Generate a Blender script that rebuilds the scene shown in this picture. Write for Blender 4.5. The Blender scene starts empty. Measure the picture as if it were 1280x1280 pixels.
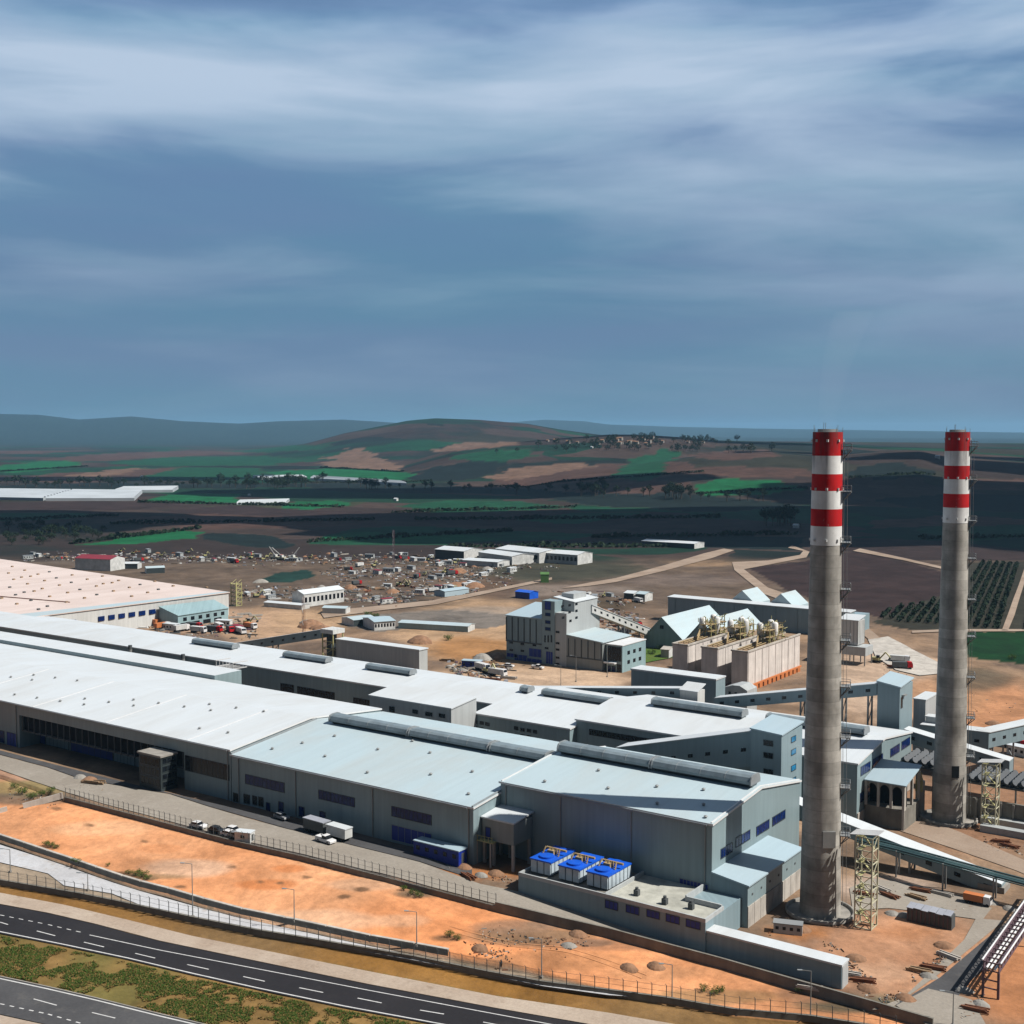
import bpy, bmesh, math, random
from mathutils import Vector, noise, geometry
random.seed(7)
R = math.radians
scene = bpy.context.scene
COL = scene.collection

# ------------------------------------------------------------------ survey
# The plant stands on a square grid: X runs along the halls, Y across them.
# The drone hovers 100 m above the chimney foot at X=Y=0.
FL = 1550.0
PIT = math.atan(100 / FL)
TH = R(54.6)
FH = (-math.cos(TH), math.sin(TH))
RT = (math.sin(TH), math.cos(TH))

def ray(px, py):
    x = (px - 640) / FL; y = (640 - py) / FL
    f = math.cos(PIT) + y * math.sin(PIT); z = -math.sin(PIT) + y * math.cos(PIT)
    return (f * FH[0] + x * RT[0], f * FH[1] + x * RT[1], z)
def P(px, py, z):
    r = ray(px, py); k = (z - 100) / r[2]
    return (k * r[0], k * r[1])
def FV(px, py, V):
    r = ray(px, py); k = V / r[1]
    return (k * r[0], 100 + k * r[2])
def FU(px, py, U):
    r = ray(px, py); k = U / r[0]
    return (k * r[1], 100 + k * r[2])
def proj(u, v, z):
    x = u * RT[0] + v * RT[1]; d = u * FH[0] + v * FH[1]; z -= 100
    cz = d * math.cos(PIT) - z * math.sin(PIT); cy = d * math.sin(PIT) + z * math.cos(PIT)
    cz = max(cz, 1)
    return 640 + FL * x / cz, 640 - FL * cy / cz
def latdep(u, v):
    return u * RT[0] + v * RT[1], u * FH[0] + v * FH[1]
def unlat(l, d):
    return l * RT[0] + d * FH[0], l * RT[1] + d * FH[1]

def lerp(a, b, t): return a + (b - a) * t
def sstep(a, b, x):
    t = max(0, min(1, (x - a) / (b - a))); return t * t * (3 - 2 * t)
def pl(points, x):
    if x <= points[0][0]:
        a, b = points[0], points[1]
    elif x >= points[-1][0]:
        a, b = points[-2], points[-1]
    else:
        for a, b in zip(points, points[1:]):
            if x <= b[0]: break
    return a[1] + (b[1] - a[1]) * (x - a[0]) / (b[0] - a[0])
def plc(points, x):
    if x <= points[0][0]: return points[0][1]
    if x >= points[-1][0]: return points[-1][1]
    return pl(points, x)

# ------------------------------------------------------------------ terrain
def yard(u): return 4 * max(0, min(1, (-110 - u) / 65))
HWY = -2.0
def trace(pts, zf):
    out = []
    if zf is globals().get('gz'): return [G(px, py)[:2] for px, py in pts]
    for px, py in pts:
        u, v = P(px, py, 0)
        for _ in range(6): u, v = P(px, py, zf(u, v))
        out.append((u, v))
    return out
zyard = lambda u, v: yard(u)
FPIX = [(-60, 948), (0, 968), (82, 997), (180, 1022), (295, 1052), (380, 1071), (455, 1090), (540, 1112), (620, 1133), (700, 1152), (762, 1166), (840, 1187), (900, 1203), (1000, 1232), (1085, 1256), (1167, 1280)]
FL3 = trace(FPIX, zyard)
def lines(pts): return sorted(latdep(*p) for p in pts)
FLN = lines(FL3)
zramp = lambda u, v: -1.0
def lot_edge(u): return min(.5, max(yard(u) - .9, -.95))
W2PIX = [(-60, 1033), (0, 1053), (30, 1063), (59, 1073), (89, 1083), (120, 1094), (152, 1105), (175, 1112), (210, 1121), (254, 1134), (302, 1147), (355, 1158), (407, 1169), (462, 1181), (517, 1191), (560, 1199)]
W2L3 = trace(W2PIX, zramp)
W2LN = lines(W2L3 + trace([(640, 1213), (900, 1266), (1100, 1300)], zramp))
W1PIX = [(-60, 1096), (0, 1107), (100, 1124), (172, 1139), (240, 1154), (320, 1170), (375, 1179), (450, 1192), (520, 1204), (600, 1221), (680, 1236), (760, 1246), (840, 1257), (920, 1271), (1013, 1279), (1120, 1296)]
W1L3 = trace(W1PIX, lambda u, v: -1.6)
W1LN = lines(W1L3)
HTPIX = [(-120, 1095), (0, 1116), (80, 1131), (160, 1150), (240, 1170), (320, 1186), (460, 1214), (620, 1245), (760, 1266), (900, 1290)]
HTL3 = trace(HTPIX, lambda u, v: HWY)
HTLN = lines(HTL3)

RIDGES = [
    (20000, 1800, [(-400, 528), (0, 530), (400, 535), (600, 531), (680, 525), (730, 527), (760, 531), (850, 534), (950, 536), (1280, 541), (1700, 540)]),
    (14500, 1700, [(-500, 524), (-100, 520), (0, 518), (50, 519), (100, 525), (165, 521), (230, 527), (300, 530), (350, 527), (430, 525), (480, 528), (600, 536), (800, 546), (1000, 548), (1700, 550)]),
    (5200, 800, [(-500, 575), (300, 570), (380, 557), (430, 543), (480, 533), (510, 527), (545, 524), (600, 526), (660, 531), (700, 538), (760, 546), (860, 551), (950, 553), (1280, 556), (1700, 560)]),
    (3300, 480, [(-500, 610), (420, 600), (500, 585), (560, 566), (620, 556), (700, 550), (760, 545), (800, 545), (860, 549), (900, 553), (1000, 556), (1100, 561), (1280, 564), (1700, 566)]),
    (2300, 330, [(-500, 640), (560, 625), (700, 596), (800, 585), (880, 572), (960, 568), (1040, 573), (1100, 568), (1150, 566), (1200, 576), (1290, 582), (1700, 580)]),
]
def hills(l, d):
    if d < 1100: return 0.0
    px = 640 + FL * l / d
    h = 0.0
    n = noise.noise(Vector((l / 420, d / 420, 0))) * .6 + noise.noise(Vector((l / 150, d / 150, 5))) * .4
    for dep, w, crest in RIDGES:
        y = plc(crest, px)
        top = 100 - (y - 540) * dep / FL
        x = (d - dep) / w
        g = math.exp(-.5 * x * x) if x < 0 else math.exp(-.5 * x * x * .25)
        v = top * g * (1 + .16 * n * (1 - g)) + (n * 6 * g * (1 - g) * 2)
        h = max(h, v)
    return h * sstep(1100, 1900, d)
def gz(u, v):
    l, d = latdep(u, v)
    if d > 480: return 4 * 1.0 * max(yard(u) / 4, sstep(420, 560, d) * .5) + hills(l, d)
    f = pl(FLN, l)
    if d >= f: return max(yard(u), 2 * sstep(420, 560, d))
    w1 = pl(W1LN, l); w2 = max(pl(W2LN, l), w1)
    if d >= w2: return lerp(lot_edge(u), max(yard(u) - .9, -.95), sstep(0, 1, (d - w2) / max(.1, f - w2)))
    if d >= w1: return zramp(u, v)
    h = pl(HTLN, l)
    if d >= h: return lerp(HWY, zramp(u, v) - .6, (d - h) / max(.1, w1 - h))
    return HWY
def G(px, py):
    """first point of the ground on a sight line"""
    r = ray(px, py); c = r[0] * FH[0] + r[1] * FH[1]
    d = 138.0 if py > 700 else 420.0
    if py > 545: d = max(d, .7 * 98 * FL / (py - 540) if py > 700 else d)
    pd = d
    while d < 22000:
        k = d / c
        if 100 + r[2] * k <= gz(r[0] * k, r[1] * k): break
        pd = d; d *= 1.008 if d < 600 else 1.012
    for _ in range(16):
        m_ = (pd + d) / 2; k = m_ / c
        if 100 + r[2] * k <= gz(r[0] * k, r[1] * k): d = m_
        else: pd = m_
    k = d / c; u, v = r[0] * k, r[1] * k
    return u, v, gz(u, v)

# ------------------------------------------------------------------ materials
MATS = {}
def nodemat(name):
    m = bpy.data.materials.new(name); m.use_nodes = True
    nt = m.node_tree; b = nt.nodes['Principled BSDF']
    return m, nt, b
def N(nt, t, **kw):
    n = nt.nodes.new(t)
    for k, v in kw.items():
        if k in n.inputs: n.inputs[k].default_value = v
        else: setattr(n, k, v)
    return n
def mix(nt, fac, a, b, mode='MIX'):
    n = nt.nodes.new('ShaderNodeMix'); n.data_type = 'RGBA'; n.blend_type = mode
    for sock, val in ((n.inputs[0], fac), (n.inputs[6], a), (n.inputs[7], b)):
        if hasattr(val, 'links'): nt.links.new(val, sock)
        elif isinstance(val, (int, float)): sock.default_value = val
        else: sock.default_value = (*val, 1) if len(val) == 3 else val
    return n.outputs[2]
def ramp(nt, src, stops):
    n = nt.nodes.new('ShaderNodeValToRGB')
    while len(n.color_ramp.elements) < len(stops): n.color_ramp.elements.new(.5)
    for e, (p, c) in zip(n.color_ramp.elements, stops):
        e.position = p; e.color = (*c, 1) if len(c) == 3 else c
    nt.links.new(src, n.inputs[0]); return n.outputs[0]
def pos(nt, scale=(1, 1, 1)):
    g = N(nt, 'ShaderNodeNewGeometry'); mp = N(nt, 'ShaderNodeMapping'); mp.inputs['Scale'].default_value = scale
    nt.links.new(g.outputs['Position'], mp.inputs['Vector']); return mp.outputs[0]
def nz(nt, vec, scale, detail=4, rough=.55, dist=0):
    n = N(nt, 'ShaderNodeTexNoise'); n.inputs['Scale'].default_value = scale; n.inputs['Detail'].default_value = detail
    n.inputs['Roughness'].default_value = rough; n.inputs['Distortion'].default_value = dist
    nt.links.new(vec, n.inputs['Vector']); return n.outputs[0]
g3 = lambda v: (v, v, v)
KA = .66   # the photograph is exposed for the grey metal roofs: 0.6 stop up, surfaces at their true mid reflectance
def K(c): return tuple(x * KA for x in c)
def plain(name, c, rough=.6, metal=0, var=.18, scale=.35, spec=.4):
    c = K(c); m, nt, b = nodemat(name)
    n = nz(nt, pos(nt), scale, 5, .6)
    f = ramp(nt, n, [(.3, g3(1 - var)), (.7, g3(1 + var * .4))])
    nt.links.new(mix(nt, 1., c, f, 'MULTIPLY'), b.inputs['Base Color'])
    b.inputs['Roughness'].default_value = rough; b.inputs['Metallic'].default_value = metal
    b.inputs['Specular IOR Level'].default_value = spec
    MATS[name] = m; return m
def cladding(name, c, joint=6., var=.14, rough=.45):
    """vertical profiled metal sheet: panel joints, faint rain streaks, tint patches"""
    c = K(c); m, nt, b = nodemat(name)
    g = N(nt, 'ShaderNodeNewGeometry'); s = N(nt, 'ShaderNodeSeparateXYZ'); nt.links.new(g.outputs['Position'], s.inputs[0])
    a = N(nt, 'ShaderNodeMath', operation='ADD'); nt.links.new(s.outputs[0], a.inputs[0]); nt.links.new(s.outputs[1], a.inputs[1])
    cb = N(nt, 'ShaderNodeCombineXYZ'); nt.links.new(a.outputs[0], cb.inputs[0]); nt.links.new(s.outputs[2], cb.inputs[2])
    mp = N(nt, 'ShaderNodeMapping'); mp.inputs['Scale'].default_value = (.9, 1, .045); nt.links.new(cb.outputs[0], mp.inputs[0])
    st = ramp(nt, nz(nt, mp.outputs[0], 1, 5, .6), [(.3, g3(1 - var)), (.7, g3(1.05))])
    pa = ramp(nt, nz(nt, pos(nt), .04, 3), [(.35, g3(.9)), (.65, g3(1.08))])
    md = N(nt, 'ShaderNodeMath', operation='PINGPONG'); md.inputs[1].default_value = joint / 2; nt.links.new(a.outputs[0], md.inputs[0])
    jt = ramp(nt, md.outputs[0], [(0, g3(.72)), (.05, g3(1.)), (1., g3(1.))])
    x = mix(nt, 1., mix(nt, 1., c, st, 'MULTIPLY'), pa, 'MULTIPLY')
    x = mix(nt, 1., x, jt, 'MULTIPLY')
    nt.links.new(x, b.inputs['Base Color'])
    w = N(nt, 'ShaderNodeMath', operation='PINGPONG'); w.inputs[1].default_value = .15; nt.links.new(a.outputs[0], w.inputs[0])
    bp = N(nt, 'ShaderNodeBump'); bp.inputs['Distance'].default_value = .05; bp.inputs['Strength'].default_value = .5
    nt.links.new(w.outputs[0], bp.inputs['Height']); nt.links.new(bp.outputs[0], b.inputs['Normal'])
    b.inputs['Roughness'].default_value = rough; b.inputs['Specular IOR Level'].default_value = .35
    MATS[name] = m; return m
def roofing(name, c, dirt=(.5, .47, .42), amt=.34, seam=8., spots=0.):
    """standing-seam roof: seams run across the hall, dust patches and long faint stains down the slope"""
    c = K(c); dirt = K(dirt); m, nt, b = nodemat(name)
    g = N(nt, 'ShaderNodeNewGeometry'); s = N(nt, 'ShaderNodeSeparateXYZ'); nt.links.new(g.outputs['Position'], s.inputs[0])
    pt = ramp(nt, nz(nt, pos(nt, (1, .35, 1)), .06, 6, .6, 1.), [(.42, g3(0)), (.72, g3(1))])
    ml = N(nt, 'ShaderNodeMath', operation='MULTIPLY'); ml.inputs[1].default_value = amt; nt.links.new(pt, ml.inputs[0])
    x = mix(nt, ml.outputs[0], c, dirt)
    stv = ramp(nt, nz(nt, pos(nt, (.8, .03, .2)), 1, 4, .6), [(.35, g3(.965)), (.65, g3(1.02))])
    x = mix(nt, 1., x, stv, 'MULTIPLY')
    md = N(nt, 'ShaderNodeMath', operation='PINGPONG'); md.inputs[1].default_value = seam / 2; nt.links.new(s.outputs[0], md.inputs[0])
    jt = ramp(nt, md.outputs[0], [(0, g3(.92)), (.03, g3(1.)), (1., g3(1.))])
    x = mix(nt, 1., x, jt, 'MULTIPLY')
    nt.links.new(x, b.inputs['Base Color'])
    w = N(nt, 'ShaderNodeMath', operation='PINGPONG'); w.inputs[1].default_value = .25; nt.links.new(s.outputs[0], w.inputs[0])
    bp = N(nt, 'ShaderNodeBump'); bp.inputs['Distance'].default_value = .03; bp.inputs['Strength'].default_value = .12
    nt.links.new(w.outputs[0], bp.inputs['Height']); nt.links.new(bp.outputs[0], b.inputs['Normal'])
    b.inputs['Roughness'].default_value = .5; b.inputs['Specular IOR Level'].default_value = .3
    MATS[name] = m; return m
def concrete(name, c, band=0., blotch=.3, stain=(.10, .085, .07)):
    c = K(c); stain = K(stain); m, nt, b = nodemat(name)
    n1 = ramp(nt, nz(nt, pos(nt), .22, 6, .65), [(.3, g3(1 - blotch)), (.7, g3(1.12))])
    x = mix(nt, 1., c, n1, 'MULTIPLY')
    n2 = ramp(nt, nz(nt, pos(nt, (.5, .5, .04)), 1, 4, .6), [(.3, g3(.8)), (.7, g3(1.1))])
    x = mix(nt, 1., x, n2, 'MULTIPLY')
    if band:
        g = N(nt, 'ShaderNodeNewGeometry'); s = N(nt, 'ShaderNodeSeparateXYZ'); nt.links.new(g.outputs['Position'], s.inputs[0])
        md = N(nt, 'ShaderNodeMath', operation='PINGPONG'); md.inputs[1].default_value = band / 2; nt.links.new(s.outputs[2], md.inputs[0])
        x = mix(nt, 1., x, ramp(nt, md.outputs[0], [(0, g3(.75)), (.10, g3(1))]), 'MULTIPLY')
        # pours of differing tone
        dv = N(nt, 'ShaderNodeMath', operation='DIVIDE'); dv.inputs[1].default_value = band; nt.links.new(s.outputs[2], dv.inputs[0])
        fl = N(nt, 'ShaderNodeMath', operation='FLOOR'); nt.links.new(dv.outputs[0], fl.inputs[0])
        wn = N(nt, 'ShaderNodeTexWhiteNoise', noise_dimensions='1D'); nt.links.new(fl.outputs[0], wn.inputs['W'])
        x = mix(nt, 1., x, ramp(nt, wn.outputs[0], [(0, g3(.8)), (1, g3(1.1))]), 'MULTIPLY')
        sn = ramp(nt, nz(nt, pos(nt, (.25, .25, .1)), 1, 3, .5), [(.5, g3(0)), (.75, g3(.55))])
        x = mix(nt, sn, x, stain)
    if name in ('red_paint', 'white_paint'):   # soot streaks running down from the mouth, flaked paint lower down
        g = N(nt, 'ShaderNodeNewGeometry'); s = N(nt, 'ShaderNodeSeparateXYZ'); nt.links.new(g.outputs['Position'], s.inputs[0])
        st = nz(nt, pos(nt, (.9, .9, .06)), 1, 5, .65); mr = N(nt, 'ShaderNodeMapRange'); mr.inputs[1].default_value = 84; mr.inputs[2].default_value = 100; mr.inputs[3].default_value = -.22; mr.inputs[4].default_value = .12; nt.links.new(s.outputs[2], mr.inputs[0])
        ad = N(nt, 'ShaderNodeMath', operation='ADD'); nt.links.new(st, ad.inputs[0]); nt.links.new(mr.outputs[0], ad.inputs[1])
        x = mix(nt, ramp(nt, ad.outputs[0], [(.5, g3(0)), (.72, g3(.7))]), x, K((.06, .05, .05)))
        x = mix(nt, ramp(nt, nz(nt, pos(nt, (1, 1, .5)), 1.1, 5, .7), [(.66, g3(0)), (.7, g3(.6))]), x, K((.4, .37, .33)))
    nt.links.new(x, b.inputs['Base Color']); b.inputs['Roughness'].default_value = .85; b.inputs['Specular IOR Level'].default_value = .2
    MATS[name] = m; return m
def ground(name, c1, c2, c3=None, scale=.08, stretch=(1, 1, 1), bump=.15, rough=.95):
    c1 = K(c1); c2 = K(c2); c3 = K(c3) if c3 else None; m, nt, b = nodemat(name)
    v = pos(nt, stretch)
    x = mix(nt, ramp(nt, nz(nt, v, scale, 8, .62, .6), [(.35, g3(0)), (.68, g3(1))]), c1, c2)
    if c3: x = mix(nt, ramp(nt, nz(nt, v, scale * 4.3, 6, .65, .3), [(.55, g3(0)), (.75, g3(.8))]), x, c3)
    fi = nz(nt, v, 1.6, 4, .7)
    x = mix(nt, 1., x, ramp(nt, fi, [(.25, g3(.82)), (.75, g3(1.12))]), 'MULTIPLY')
    nt.links.new(x, b.inputs['Base Color'])
    bp = N(nt, 'ShaderNodeBump'); bp.inputs['Distance'].default_value = bump; bp.inputs['Strength'].default_value = .7
    nt.links.new(nz(nt, v, .5, 8, .7), bp.inputs['Height']); nt.links.new(bp.outputs[0], b.inputs['Normal'])
    b.inputs['Roughness'].default_value = rough; b.inputs['Specular IOR Level'].default_value = .15
    MATS[name] = m; return m
def glass(name, c):
    c = K(c); m, nt, b = nodemat(name)
    x = mix(nt, 1., c, ramp(nt, nz(nt, pos(nt), .9, 2), [(.35, g3(.6)), (.65, g3(1.25))]), 'MULTIPLY')
    nt.links.new(x, b.inputs['Base Color'])
    b.inputs['Roughness'].default_value = .2; b.inputs['Specular IOR Level'].default_value = .25
    MATS[name] = m; return m

cladding('wall_grey', (.285, .38, .41)); cladding('wall_warm', (.29, .32, .32)); cladding('wall_blue', (.27, .37, .415))
cladding('wall_pale', (.50, .53, .54)); cladding('wall_white', (.68, .69, .68)); cladding('wall_teal', (.33, .48, .52)); cladding('wall_dark', (.05, .065, .07))
roofing('roof_white', (.685, .735, .775)); roofing('roof_pale', (.49, .61, .665)); roofing('roof_blue', (.42, .55, .63), amt=.15)
roofing('roof_beige', (.80, .665, .61), (.56, .43, .37), .6, 12); roofing('roof_grey', (.26, .28, .30))
plain('trim_white', (.8, .81, .82), .5, 0, .1); plain('trim_grey', (.3, .33, .35), .5); plain('vent_metal', (.24, .30, .335), .45, .1, .3)
plain('dark', (.012, .014, .016), .8, 0, .18, .35, .1); plain('dark_grey', (.09, .10, .105), .7); plain('steel', (.32, .33, .33), .5, .3)
plain('blue_paint', (.008, .030, .30), .5); plain('bright_blue', (.01, .12, .72), .4, 0, .2); plain('cabin_white', (.70, .71, .70), .6, 0, .3)
plain('yellow_steel', (.50, .47, .22), .6); plain('pale_steel', (.60, .58, .42), .55); plain('tan_steel', (.45, .33, .17), .6, 0, .4, 1.)

plain('roof_red', (.26, .02, .035), .6); plain('rust', (.22, .08, .035), .8, 0, .4, .8); plain('purple_steel', (.15, .09, .11), .6)
plain('teal_pipe', (.06, .12, .13), .5); plain('fan_blue', (.022, .036, .055), .55, 0, .4, .6); plain('rubber', (.02, .02, .02), .9)
plain('unit_panel', (.58, .68, .76), .5, 0, .25); plain('car_white', (.80, .80, .81), .25, 0, .05); plain('car_black', (.025, .027, .03), .25); plain('car_grey', (.25, .26, .28), .3); plain('car_red', (.35, .03, .03), .3)
plain('orange_paint', (.62, .2, .06), .6); plain('green_paint', (.08, .20, .05), .7); plain('tarp_grey', (.36, .38, .44), .7)
plain('bark', (.08, .06, .045), .9); plain('earth', (.32, .175, .10), .95, 0, .4, .5); plain('timber', (.36, .24, .14), .8, 0, .4, .9)
plain('plastic', (.55, .60, .64), .5, 0, .2, .02)
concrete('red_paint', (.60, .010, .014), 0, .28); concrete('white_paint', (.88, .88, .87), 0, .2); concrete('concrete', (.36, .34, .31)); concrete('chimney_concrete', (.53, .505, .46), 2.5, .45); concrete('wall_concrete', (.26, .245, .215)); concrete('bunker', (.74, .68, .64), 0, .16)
concrete('pale_concrete', (.58, .54, .49)); concrete('deck', (.52, .52, .46))
glass('window_blue', (.004, .022, .13)); glass('window_dark', (.010, .013, .018)); glass('window_cyan', (.03, .25, .5))
ground('asphalt', (.032, .030, .034), (.022, .021, .025), (.044, .041, .044), .05, (1, 1, 1), .01, .85)
ground('asphalt_old', (.10, .10, .105), (.07, .07, .075), (.14, .135, .13), .06, (1, 1, 1), .01, .9)
ground('concrete_road', (.36, .325, .28), (.30, .265, .225), (.42, .38, .335), .05, (1, 1, 1), .02, .9)
ground('white_slab', (.60, .61, .64), (.50, .50, .52), (.44, .38, .33), .06, (1, 1, 1), .02, .9)
ground('shoulder', (.52, .43, .35), (.40, .31, .24), (.30, .22, .16), .07, (1, 1, 1), .05)
ground('dirt_track', (.42, .33, .26), (.30, .22, .165), None, .05)
ground('plough', (.060, .036, .034), (.045, .027, .027), None, .03, (1, 1, 1), .3)
ground('field_green', (.012, .060, .022), (.018, .085, .030), (.03, .06, .03), .012, (1, 1, 1), .2)
ground('field_bright', (.007, .045, .013), (.010, .034, .012), None, .015, (1, 1, 1), .2)
ground('field_dark', (.012, .028, .022), (.02, .035, .028), None, .02, (1, 1, 1), .3)
ground('field_brown', (.11, .07, .052), (.075, .05, .042), None, .012)
ground('field_tan', (.17, .11, .075), (.12, .085, .06), None, .012)
ground('line_paint', (.72, .72, .72), (.55, .55, .55), None, .5)
ground('pond', (.012, .045, .036), (.02, .05, .042), None, .05)
ground('grass_patch', (.06, .14, .02), (.11, .15, .03), None, .2)
ground('grey_gravel', (.22, .195, .175), (.17, .15, .135), (.28, .24, .2), .05)

def leafmat(name, c1, c2):
    c1 = K(c1); c2 = K(c2); m, nt, b = nodemat(name)
    x = mix(nt, ramp(nt, nz(nt, pos(nt), .8, 3), [(.3, g3(0)), (.7, g3(1))]), c1, c2)
    nt.links.new(x, b.inputs['Base Color']); b.inputs['Roughness'].default_value = .8; b.inputs['Specular IOR Level'].default_value = .1
    MATS[name] = m
leafmat('leaf_dark', (.012, .028, .016), (.03, .05, .025)); leafmat('leaf_green', (.045, .10, .018), (.10, .15, .03)); leafmat('dry_grass', (.30, .19, .07), (.20, .16, .05))
leafmat('orchard_leaf', (.010, .022, .014), (.022, .040, .020))

# terrain: land cover attribute x noise, with field parcels in the distance
def terrain_mat():
    m, nt, b = nodemat('terrain')
    at = N(nt, 'ShaderNodeAttribute', attribute_name='cover')
    v = pos(nt)
    a = mix(nt, 1., at.outputs['Color'], ramp(nt, nz(nt, v, .045, 8, .66, .8), [(.3, g3(.58)), (.7, g3(1.32))]), 'MULTIPLY')
    a = mix(nt, 1., a, ramp(nt, nz(nt, v, .5, 6, .7), [(.3, g3(.78)), (.7, g3(1.15))]), 'MULTIPLY')
    # distant parcels
    mp = N(nt, 'ShaderNodeMapping'); mp.inputs['Rotation'].default_value = (0, 0, TH + .25); mp.inputs['Scale'].default_value = (1 / 420, 1 / 230, 0)
    g = N(nt, 'ShaderNodeNewGeometry'); nt.links.new(g.outputs['Position'], mp.inputs[0])
    wv = N(nt, 'ShaderNodeVectorMath', operation='ADD'); nn = N(nt, 'ShaderNodeTexNoise'); nn.inputs['Scale'].default_value = .9
    nt.links.new(mp.outputs[0], nn.inputs['Vector']); nt.links.new(mp.outputs[0], wv.inputs[0]); nt.links.new(nn.outputs['Color'], wv.inputs[1])
    vo = N(nt, 'ShaderNodeTexVoronoi', distance='CHEBYCHEV'); vo.inputs['Scale'].default_value = 1.; nt.links.new(wv.outputs[0], vo.inputs['Vector'])
    sp = N(nt, 'ShaderNodeSeparateColor'); nt.links.new(vo.outputs['Color'], sp.inputs[0])
    fc = ramp(nt, sp.outputs[0], [(0, (.040, .028, .025)), (.16, (.062, .042, .035)), (.32, (.008, .036, .022)), (.46, (.032, .032, .022)), (.58, (.008, .058, .028)), (.72, (.010, .018, .016)), (.84, (.05, .034, .03)), (.94, (.009, .042, .022))])
    fc.node.color_ramp.interpolation = 'CONSTANT'
    fc = mix(nt, 1., fc, ramp(nt, nz(nt, v, .006, 6, .6), [(.3, g3(.65)), (.7, g3(1.25))]), 'MULTIPLY')
    fc = mix(nt, 1., fc, ramp(nt, nz(nt, v, .06, 4, .7), [(.3, g3(.7)), (.7, g3(1.2))]), 'MULTIPLY')
    # scrub on the hills
    sc = ramp(nt, nz(nt, v, .0022, 8, .7, .5), [(.54, g3(0)), (.62, g3(.8))])
    fc = mix(nt, sc, fc, (.012, .02, .017))
    x = mix(nt, 1., mix(nt, at.outputs['Alpha'], a, fc), (KA, KA, KA), 'MULTIPLY')
    nt.links.new(x, b.inputs['Base Color'])
    bp = N(nt, 'ShaderNodeBump'); bp.inputs['Distance'].default_value = .35; bp.inputs['Strength'].default_value = .8
    nt.links.new(nz(nt, v, .35, 8, .7), bp.inputs['Height']); nt.links.new(bp.outputs[0], b.inputs['Normal'])
    b.inputs['Roughness'].default_value = .95; b.inputs['Specular IOR Level'].default_value = .1
    MATS['terrain'] = m
terrain_mat()

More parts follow.
